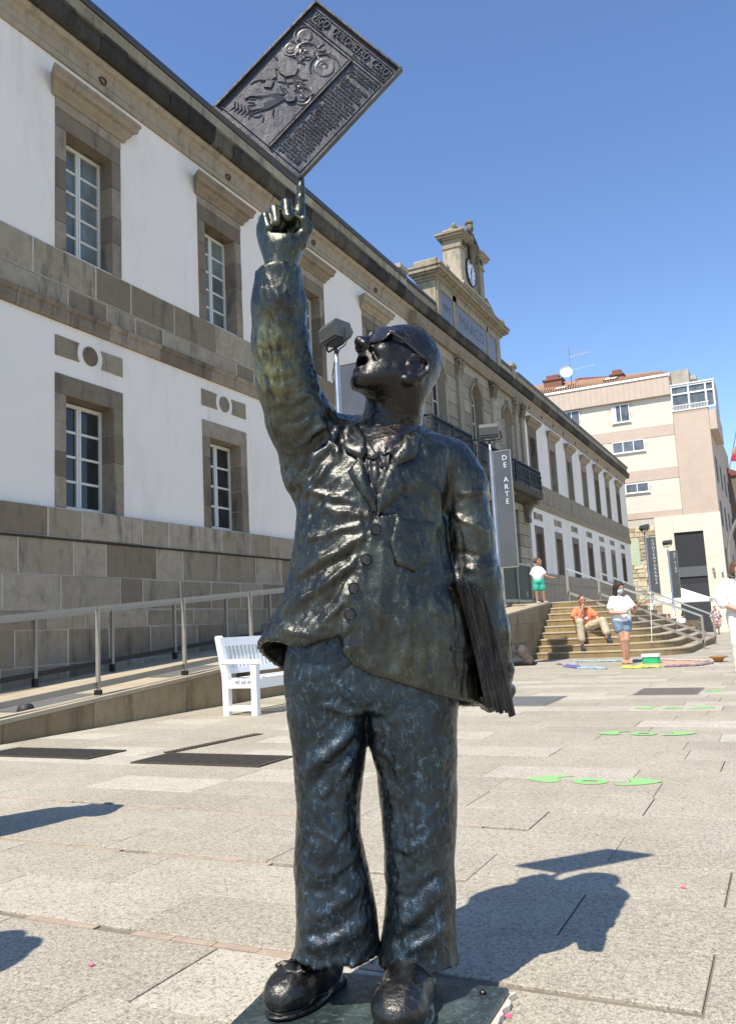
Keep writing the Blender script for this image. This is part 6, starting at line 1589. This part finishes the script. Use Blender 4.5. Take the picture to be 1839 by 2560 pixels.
shd = SDF(); f, lo, hi = loft([(955, 800, 930, -.01, .078, .06), (985, 790, 925, .0, .105, .06), (1020, 780, 905, .01, .117, .06), (1070, 785, 885, .01, .128, .06), (1150, 800, 860, .01, .138, .06)]); shd.raw(f, lo, hi)
V, Q = shd.mesh(.0046); Nn = vnormals(V, Q)
D = folds(V, Nn, [([(812,1000),(822,1060),(832,1120)],5,6), ([(870,1000),(856,1060),(842,1115)],5,6), ([(846,990),(842,1050),(838,1120)],5,-4), ([(856,990),(850,1050),(840,1110)],4,4)])+worked(V, Nn, .0022, (40, 90, 170))
V = V+Nn*D[:, None]; shirt = part('shirt', V, Q, M['br_shirt'])
V2 = np.concatenate([np.array([v_[:] for v_ in []]).reshape(0, 3), V])
def tree_of(*objs):
    vs_, fs = [], []
    for o in objs:
        n = len(vs_)
        for v_ in o.data.vertices:
            w = np.array(v_.co[:]); vs_.append((w@UU, w@VV, w[2]))
        for p in o.data.polygons: fs.append(tuple(i+n for i in p.vertices))
    return BVHTree.FromPolygons(vs_, fs)
bt = tree_of(jacket, shirt)
JM = M['br_jacket']
slab('shirt_collar', [(806,958),(814,968),(832,1000),(842,1008),(828,1016),(812,1012)], M['br_shirt'], .010, step=.005)
slab('shirt_collar', [(846,1006),(862,992),(892,968),(902,976),(888,1000),(878,1014),(860,1000)], M['br_shirt'], .010, step=.005)
slab('collar', [(765,925),(786,918),(801,936),(812,968),(810,1000),(800,1018),(762,992),(757,955)], JM, .019)
slab('collar', [(898,950),(924,944),(931,956),(921,1010),(876,1031),(869,1012),(886,985)], JM, .019)
slab('lapel', [(803,1018),(792,1012),(769,1044),(800,1095),(835,1141),(824,1092),(812,1045)], JM, .019)
slab('lapel', [(868,1022),(882,1034),(904,1078),(870,1112),(836,1142),(833,1104),(850,1054)], JM, .019)
slab('breast_pocket', [(878,1146),(966,1152),(972,1205),(946,1246),(920,1266),(878,1250),(864,1205)], JM, .010, edge=.005)
slab('pocket_flap', [(1000,1430),(1030,1436),(1032,1448),(1000,1442)], JM, .006, step=.005)
bt = tree_of(jacket)
for i, (x, y) in enumerate(((831,1172),(810,1239),(783,1303),(775,1360))):
    a = at(x, y, .16); yv = on_front(a[0], a[2]) or .15
    P0 = Vector(SC+a[0]*UU+(yv-.002)*VV+np.array([0, 0, a[2]])); m = MB()
    m.lathe(P0, [(.0135,0),(.0145,.006),(.0145,.010),(.0125,.0125),(.0115,.0105),(.002,.0105)], 16, VV.tolist())
    for k in range(4):
        an = math.pi/4+k*math.pi/2; e = UU*math.cos(an)*.004+np.array([0, 0, math.sin(an)*.004]); m.lathe(P0+Vector(e.tolist()), [(.0012,.0106),(.0012,.0118)], 6, VV.tolist())
    m.build('button', M['br_paper'], stt, origin=SC)
bt = tree_of(shirt)
for x, y in ((845,1032),(843,1064),(841,1096)):
    a = at(x, y, .13); yv = on_front(a[0], a[2]) or .13; m = MB()
    m.lathe(Vector(SC+a[0]*UU+(yv-.002)*VV+np.array([0, 0, a[2]])), [(.006,0),(.0065,.005),(.004,.008),(.001,.008)], 10, VV.tolist()); m.build('shirt_button', M['br_shirt'], stt, origin=SC)

# ---- raised hand: palm, thumb, three curled fingers and the pointing one
hn = SDF(); HV = .15
ch(hn, [(621,640,HV,36), (623,580,HV,33), (625,552,HV,37)], k=.02)
ch(hn, [(608,545,HV-.005,30), (594,505,HV-.012,26)], k=.03); ch(hn, [(642,545,HV,30), (660,510,HV-.005,24)], k=.03); ch(hn, [(612,525,HV-.02,34),(640,505,HV-.022,34)], k=.03)
hn.ell(at(630,498,HV+.022), (rad(0,500,40), .034, rad(0,500,24)), op='s', k=.010)
ch(hn, [(586,520,HV-.020,15), (584,488,HV-.018,13), (588,482,HV+.014,12), (595,506,HV+.026,10.5)], k=.003)            # little finger
ch(hn, [(606,515,HV-.030,15), (605,472,HV-.028,13.5), (608,465,HV+.010,12.5), (613,494,HV+.028,11)], k=.003)
ch(hn, [(631,512,HV-.030,15), (631,459,HV-.030,14), (634,452,HV+.008,13), (638,482,HV+.028,11.5)], k=.003)
ch(hn, [(652,520,HV-.02,20), (660,478,HV-.016,14.5), (663,466,HV-.016,11.5), (665,440,HV-.014,9.6), (666,418,HV-.012,9.0), (666,398,HV-.012,7.5)], k=.012)   # pointing finger
ch(hn, [(664,534,HV+.005,20), (679,505,HV+.012,14), (672,488,HV+.022,11)], k=.010)                # thumb
V, Q = hn.mesh(.0034); Nn = vnormals(V, Q)
V = V+Nn*(worked(V, Nn, .0012, (40, 90, 180), (1, 1, .5)))[:, None]; hand_o = part('raised_hand', V, Q, M['br_hand'])
for y_ in (441, 420):
    pass
# ---- newspaper page balanced on the finger
T, R_, L_, B_ = (at(*p, HV-.012) for p in ((697,3), (893,160), (475,245), (660,399)))
cc_ = (T+R_+L_+B_)/4; e1 = ((R_-T)+(B_-L_))/2; e2 = ((L_-T)+(B_-R_))/2; T = cc_-(e1+e2)/2; nrm = np.array([0, 1., 0])
def pg(s, t, d=0): return Vector((SC+(lambda q: q[0]*UU+q[1]*VV+np.array([0, 0, q[2]]))(T+e1*s+e2*t+nrm*d)).tolist())
MP = M['br_plaque']
m = MB(); m.extr([pg(0,0,-.006), pg(1,0,-.006), pg(1,1,-.006), pg(0,1,-.006)], pg(0,0,.004)-pg(0,0,-.006)); page = m.build('newspaper_page', MP, stt, origin=SC)
def pbar(s0, t0, s1, t1, w, h, nm='page_rib', base=.0045):
    ws, wt = w/np.linalg.norm(e1), w/np.linalg.norm(e2); ds, dt = s1-s0, t1-t0; m = MB()
    if abs(ds) > abs(dt): q = [(s0,t0-wt/2),(s1,t1-wt/2),(s1,t1+wt/2),(s0,t0+wt/2)]; i_ = [(s0,t0-wt/5),(s1,t1-wt/5),(s1,t1+wt/5),(s0,t0+wt/5)]
    else: q = [(s0-ws/2,t0),(s1-ws/2,t1),(s1+ws/2,t1),(s0+ws/2,t0)]; i_ = [(s0-ws/5,t0),(s1-ws/5,t1),(s1+ws/5,t1),(s0+ws/5,t0)]
    v = [pg(a, b_, base-.001) for a, b_ in q]+[pg(a, b_, base+h) for a, b_ in i_]; m.add(v, [(3,2,1,0),(4,5,6,7),(0,1,5,4),(1,2,6,5),(2,3,7,6),(3,0,4,7)])
    return m.build(nm, MP, page, origin=SC)
for a in ((0,.008,1,.008),(0,.992,1,.992),(.011,0,.011,1),(.989,0,.989,1)): pbar(*a, .013, .010, 'page_border')
for a in ((.05,.045,.95,.045),(.05,.145,.95,.145),(.045,.045,.045,.145),(.955,.045,.955,.145),(.05,.168,.60,.168),(.64,.168,.955,.168),(.045,.17,.045,.955),(.955,.17,.955,.955),(.045,.955,.955,.955)): pbar(*a, .004, .003)
pbar(.612, .165, .612, .96, .011, .008); pbar(.585, .17, .585, .955, .003, .003)
u1 = e1/np.linalg.norm(e1); u2 = -e2/np.linalg.norm(e2)
wv = lambda q: (q[0]*UU+q[1]*VV+np.array([0, 0, q[2]]))
def ptext(m, body, s, t, size, sx=1.0, h=.003, fit=None):
    if fit: sx = fit*np.linalg.norm(e1)/max(1e-6, np.ptp(text_geo(body, size, h)[0][:, 0]))
    put_text(m, body, size, h, pg(s, t, .0045), wv(u1), wv(u2), VV, sx)
m = MB(); ptext(m, 'VIGO', .165, .085, .034, fit=.17, h=.004); ptext(m, 'QUILÓMETRO', .505, .085, .034, fit=.40, h=.004); ptext(m, 'CERO', .845, .085, .034, fit=.18, h=.004); m.build('page_title', MP, page, origin=SC)
m = MB(); ptext(m, 'Ano 2009', .14, .126, .012, fit=.14); ptext(m, 'Luns, 28 de marzo de 2009', .76, .126, .012, fit=.36); m.build('page_dateline', MP, page, origin=SC)
LN = ['Os viguenses poden', 'conseguir xunto a', 'Vigo Histórico.', '', '180 anos despois', 'daquel combate', 'da Reconquista', 'en marzo de 1809,', 'Vigo rende a', 'homenaxe aos seus', 'defensores, o pobo', 'olívico loita polo', 'novo centro vello', 'na súa pedra', 'Rehabilitación', 'Concello de Vigo', 'Vigo Histórico', 'o Vigo que foi', 'real mundo a', 'metropolitano', 'probablemente', 'a apertura da', 'porta do pobo', 'dunha vila que', 'sabe e escoita', 'do seu pasado', 'e polos viciños', 'foi recuperado', 'unha gran cidade', 'e hoxe renovada', 'por estes 200', 'anos, mil', 'cada un, valeroso', 'a quen non esqueza', 'o seu sentido']
LN = LN[:31]
for i, ln in enumerate(LN):
    if not ln: continue
    m = MB(); ptext(m, ln, .785+.012*math.sin(i*2.1), .190+.0243*i, .0145, h=.0028, fit=.0165*len(ln)); m.build('text_line', MP, page, origin=SC)
# plain relief of whorls, a fish-like figure and a fan of plumes beside the text
def relief(pts, w, nm='relief_line', h=.004):
    """raised rib along page points"""
    m = MB(); P = [pg(s, t, .0045) for s, t in pts]; n = len(P)
    ww = [w*(.35+.65*math.sin(math.pi*min(1, .12+.88*i/(n-1)))) for i in range(n)]; m.tube(P, ww, 6); m.build(nm, MP, page, origin=SC)
def disc(s, t, r, h, nm='relief_disc'):
    m = MB(); m.lathe(pg(s, t, .003), [(r, 0), (r*.97, h*.8), (r*.85, h), (r*.2, h*.8), (.001, h)], 22, VV.tolist()); m.build(nm, MP, page, origin=SC)
asp = np.linalg.norm(e1)/np.linalg.norm(e2)
for s, t, r, a0 in ((.15,.235,.030,0),(.27,.315,.032,1),(.475,.315,.040,2),(.50,.56,.026,3),(.13,.36,.022,4)):
    disc(s, t, r*.7, .003)
    k = r/np.linalg.norm(e1)
    relief([(s+k*math.cos(a0+i*.3), t+k*asp*math.sin(a0+i*.3)) for i in range(17)], .0035)
    relief([(s+k*.38*(1-i/14)*math.cos(a0+i*.5), t+k*asp*.38*(1-i/14)*math.sin(a0+i*.5)) for i in range(12)], .003)
    relief([(s+k*math.cos(a0+1.2), t+k*asp*math.sin(a0+1.2)), (s+k*1.5*math.cos(a0+1.0), t+k*1.5*asp*math.sin(a0+1.0)), (s+k*1.9*math.cos(a0+.6), t+k*1.9*asp*math.sin(a0+.6))], .0045)
def plate(pts, h=.005, nm='relief_plate'):
    m = MB(); m.extr([pg(s, t, .003) for s, t in pts], pg(0,0,h)-pg(0,0,0)); m.build(nm, MP, page, origin=SC)
plate([(.16,.42),(.24,.405),(.31,.43),(.33,.48),(.28,.53),(.21,.535),(.16,.52),(.14,.47)]); plate([(.10,.55),(.17,.54),(.22,.57),(.20,.62),(.13,.655),(.08,.63)]); plate([(.17,.62),(.23,.60),(.25,.65),(.20,.675)])
for i in range(5): relief([(.16+.012*i,.53+.006*i), (.12+.012*i,.575+.012*i), (.075+.018*i,.60+.016*i)], .004)
for i in range(4): relief([(.33,.47+.012*i), (.40,.475+.02*i), (.44+.02*i,.45+.035*i)], .0035)
for i in range(9):
    a = .15+i*.13; relief([(.42,.63), (.42-.13*math.sin(a+.5)+.02, .63+.14*math.cos(a)*.9), (.40-.26*math.sin(a+.42)+.02, .63+.27*math.cos(a)*.9)], .0042)
plate([(.22,.80),(.31,.70),(.36,.69),(.30,.76),(.34,.78),(.25,.86),(.27,.80)]); plate([(.13,.76),(.22,.69),(.32,.66),(.26,.72),(.17,.78),(.15,.82)]); plate([(.40,.60),(.47,.585),(.49,.62),(.45,.655),(.40,.65)], .007)
relief([(.44,.60),(.45,.55),(.41,.52)], .004); relief([(.50,.58),(.55,.55),(.56,.50),(.51,.48)], .0045); relief([(.30,.60),(.36,.615),(.41,.635)], .004)
r9 = np.random.default_rng(4)
for i in range(26):                                                          # small curls and strokes filling the picture field
    s0, t0, a0, k0 = r9.uniform(.09, .54), r9.uniform(.21, .90), r9.uniform(0, 6.3), r9.uniform(.015, .045); cv = r9.uniform(-.35, .35)
    P = [(s0, t0)]
    for q in range(7): P.append((P[-1][0]+k0*.45*math.cos(a0+cv*q), P[-1][1]+k0*.45*asp*math.sin(a0+cv*q)))
    relief([(min(.57, max(.06, a)), min(.94, max(.19, b_))) for a, b_ in P], .0026)
for i in range(6): relief([(.10+.03*i,.87-.006*i), (.13+.03*i,.90-.01*i), (.12+.035*i,.935-.006*i)], .003)

# ---- folded newspapers under the lowered arm
b0, b1 = at(1008,1290,.10), at(1078,1570,.10); ax_ = b1-b0; LL = np.linalg.norm(ax_); ax_ /= LL
sd_ = np.array([1, .12, 0.]); sd_ -= ax_*sd_.dot(ax_); sd_ /= np.linalg.norm(sd_); bk = np.cross(ax_, sd_); bk = bk if bk[1] < 0 else -bk
def sw(q): return Vector((SC+q[0]*UU+q[1]*VV+np.array([0, 0, q[2]])).tolist())
for i in range(9):
    th = .0105*rng.uniform(.9, 1.1); o = b0+sd_*(.0071*i)+ax_*(rng.uniform(-.004, .004)+.0045*i)+bk*rng.uniform(-.0018, .0018)
    m = MB(); n = 9; V_ = []
    Lx = LL*(.985+.012*rng.uniform(-1, 1))
    for k in range(n):
        f_ = k/(n-1); wob = sd_*(.003*math.sin(f_*4))+bk*(.003*math.sin(f_*7+i*1.7)+.004*math.sin(f_*5))-np.array([0, 0, 0])
        c0 = o+ax_*Lx*f_+wob
        for q in (c0-bk*.0, c0+sd_*th*.5-bk*.004, c0+sd_*th, c0+sd_*th+bk*.24, c0+bk*.24): V_.append(sw(q))
    F = []
    for k in range(n-1):
        for j in range(5): F.append((k*5+j, k*5+(j+1) % 5, (k+1)*5+(j+1) % 5, (k+1)*5+j))
    F += [tuple(range(5))[::-1], tuple(range((n-1)*5, n*5))]
    m.add(V_, F); m.build('folded_newspaper', M['br_paper'], stt, origin=SC)
lf = SDF()                                                                   # fingers closed round the lower edge of the bundle
for i, (x, y) in enumerate(((1040,1548),(1052,1556),(1064,1566),(1076,1574))):
    ch(lf, [(x+52,y-46,-.04,15), (x+34,y-14,-.03,13), (x+8,y-8,.0,12), (x+2,y-16,.04,9)], k=.006)
ch(lf, [(1108,1480,.0,30), (1100,1520,-.02,30)], k=.02)
V, Q = lf.mesh(.0045); V = V+vnormals(V, Q)*worked(V, None, .0014, (40, 90, 170))[:, None]; part('lower_hand', V, Q, M['br_head'])

# ---- trousers
tr = SDF()
LL_ = [(1400,640,830,-.0,.125,.12),(1500,632,822,.0,.128,.125),(1580,636,812,.0,.12,.125),(1640,646,812,.0,.115,.12),(1700,653,808,.0,.112,.115),(1780,657,796,.0,.105,.11),(1850,655,800,.005,.105,.105),(1910,652,812,.0,.104,.105),(1970,654,826,.0,.103,.105),(2030,657,835,.0,.105,.105),(2090,654,838,.0,.110,.108),(2128,640,840,.005,.118,.112),(2150,642,838,.005,.118,.112)]
RL_ = [(1400,800,1020,-.0,.125,.12),(1500,806,1022,.0,.13,.125),(1580,806,1012,.0,.125,.125),(1640,815,1011,.0,.12,.12),(1700,832,1010,.0,.115,.115),(1780,841,1011,.0,.112,.11),(1850,847,1009,.005,.110,.105),(1910,851,1004,.0,.105,.105),(1970,853,1008,.0,.105,.105),(2030,850,1006,.0,.106,.105),(2090,844,1009,.0,.112,.108),(2128,840,1016,.005,.12,.112),(2166,844,1014,.005,.12,.112)]
for Lg in (LL_, RL_):
    f, lo, hi = loft(Lg, pw=2.3); tr.raw(f, lo, hi, k=.012)
hemL, hemR = at(738, 2146, .115)[2], at(925, 2160, .115)[2]; mid_ = at(838, 2130, 0)[0]
f, lo, hi = loft([(1340,680,1000,0,.13,.12),(1450,640,1020,0,.135,.125),(1530,640,1014,0,.128,.125),(1566,690,960,0,.11,.12)]); tr.raw(f, lo, hi, k=.02)
def hem_cut(P, F):
    hz = np.where(P[..., 0] < mid_, hemL, hemR) - .10*np.clip(.10-P[..., 1], 0, .25) + .004*np.sin(P[..., 0]*70)
    return np.maximum(F, hz-P[..., 2])
V, Q = tr.mesh(.0062, hem_cut); Nn = vnormals(V, Q)
TF = [([(740,1500),(775,1545),(810,1590)],12,9), ([(700,1560),(760,1575),(805,1580)],10,6), ([(810,1585),(760,1640),(700,1690),(665,1720)],13,9), ([(800,1620),(750,1680),(690,1735)],9,-7), ([(790,1660),(740,1730),(700,1770)],8,5), ([(845,1530),(835,1590),(822,1640)],12,8), ([(830,1640),(850,1720),(870,1790)],10,6), ([(880,1560),(890,1660),(880,1740)],16,6),
      ([(662,1905),(705,1935),(760,1925),(812,1880)],12,4), ([(660,1985),(715,1975),(790,1915)],9,-4), ([(668,2030),(730,2015),(785,1975),(826,1930)],13,5.5), ([(672,2080),(735,2062),(800,2015)],9,-4), ([(664,2105),(720,2092),(790,2058),(830,2020)],12,5), ([(690,1835),(740,1860),(780,1815)],9,3.5), ([(680,1760),(720,1800),(735,1850)],10,4), ([(750,1700),(735,1780),(745,1850)],12,-3.5),
      ([(862,1850),(905,1885),(965,1840),(1002,1800)],11,4), ([(858,1990),(915,1985),(985,1925)],9,-4.5), ([(872,2062),(925,2012),(1000,1940)],15,6.5), ([(862,2095),(925,2055),(1000,1985)],9,-4.5), ([(885,2120),(945,2085),(1003,2030)],12,5), ([(900,1780),(945,1812),(985,1770)],9,3), ([(872,1880),(890,1945),(880,2010)],9,4), ([(960,1600),(978,1700),(970,1800)],14,4), ([(925,1640),(918,1740),(930,1830)],12,-4), ([(890,1720),(905,1800),(900,1870)],10,4)]
dt = np.array([.72, .1, .68]); pt_ = np.cross(dt, [0, 1., 0]); B3 = np.stack([V@dt*.3, V[:, 1], V@pt_], 1)
D = folds(V, Nn, TF)+worked(V, Nn, .0018, (18, 48, 110), (1, 1, .6), 5)+(rg(B3, 30)*.0014+rg(B3, 85)*.0016+rg(B3, 140)*.0009)*np.clip(Nn[:, 1]*2, 0, 1)
V = V+Nn*D[:, None]; V = V+vnormals(V, Q)*(vnoise(V*np.array([.9, .9, .5]), 170)*.0010)[:, None]
part('trousers', V, Q, M['br_trouser'])

# ---- shoes and base plate
def fl(px, py, z):
    d = MC@np.array([px*K-919.5, -(py*K-1280), -RF]); P = np.array([0, 0, EYE])+d*((z-EYE)/d[2]); q = P-SC; return np.array([q@UU, q@VV, z])
for toe, heel, wd_ in (((-.222, .125), (-.085, -.09), 1.0), ((.062, .255), (.135, -.035), 1.16)):
    a, b_ = np.array([*toe, 0]), np.array([*heel, 0]); L = np.linalg.norm(a-b_); d = (a-b_)/L; s = np.array([-d[1], d[0], 0]); A = np.array([d, s, Wz]); sh = SDF()
    X = lambda l, z, o=0: b_+d*(L-l)+s*o+Wz*z
    sh.ell(X(.062,.078), (.066,.055*wd_,.046), A); sh.cone(X(.085,.078), X(.15,.084), .048*wd_, .045*wd_, k=.025); sh.cone(X(.15,.084), X(.21,.105), .045*wd_, .046, k=.02); sh.cone(X(.16,.08), X(L-.045,.08), .046*wd_, .045, k=.03)
    sh.ell(X(.105,.040), (.112,.061*wd_,.013), A, k=.003); sh.box(X(L-.05,.042), (.05,.044,.013), A, .008, k=.006)
    sh.chain([X(.075,.124,-.045*wd_), X(.055,.126,0), X(.075,.124,.045*wd_)], [.004]*3, k=.006)
    for k in range(5): sh.cone(X(.085+.014*k,.120+.003*k,-.024), X(.085+.014*k,.120+.003*k,.024), .0055, .0055, k=.005)
    for o in (-1, 1): sh.chain([X(.10,.126,o*.006), X(.08,.132,o*.025), X(.07,.126,o*.036), X(.085,.122,o*.030)], [.0042]*4, k=.003); sh.chain([X(.085,.118,o*.026), X(.14,.126,o*.028)], [.006,.006], k=.006)
    V, Q = sh.mesh(.0040); Nn = vnormals(V, Q); V = V+Nn*(worked(V, Nn, .0020, (30, 75, 150)))[:, None]; V[:, 2] = np.maximum(V[:, 2], .0305); part('shoe', V, Q, M['br_shoe'])
m = MB(); PQ = [(-1.255,1.55),(-.705,1.55),(-.722,2.135),(-1.325,2.062)]; pc = (-1.0, 1.82)
def ring_(k, z): return [(pc[0]+(x-pc[0])*k, pc[1]+(y-pc[1])*k, z) for x, y in PQ]
m.add(ring_(1,.006)+ring_(1,.026)+ring_(.985,.031), [(0,1,5,4),(1,2,6,5),(2,3,7,6),(3,0,4,7),(4,5,9,8),(5,6,10,9),(6,7,11,10),(7,4,8,11),(8,9,10,11)]); m.build('base_plate', M['br_base'], stt, origin=SC)
m = MB(); n_ = 40; E_ = []
for k in range(4):
    a, b_ = np.array(PQ[k]), np.array(PQ[(k+1) % 4])
    for q in range(n_):
        p_ = a+(b_-a)*q/n_; o = (p_-np.array(pc)); o /= np.linalg.norm(o); p_ = p_+o*(.012+rng.uniform(-.008, .012)); E_.append((p_[0], p_[1], .0012))
m.extr(E_, (0, 0, .013)); m.build('mortar_pad', M['mortar'], stt, origin=SC)
for x, y in ((-.77,2.08),(-1.27,2.02),(-.75,1.62)):
    m = MB(); m.lathe((x, y, .030), [(.009,0),(.009,.006),(.006,.009),(.001,.009)], 10); m.build('bolt', M['br_shoe'], stt, origin=SC)
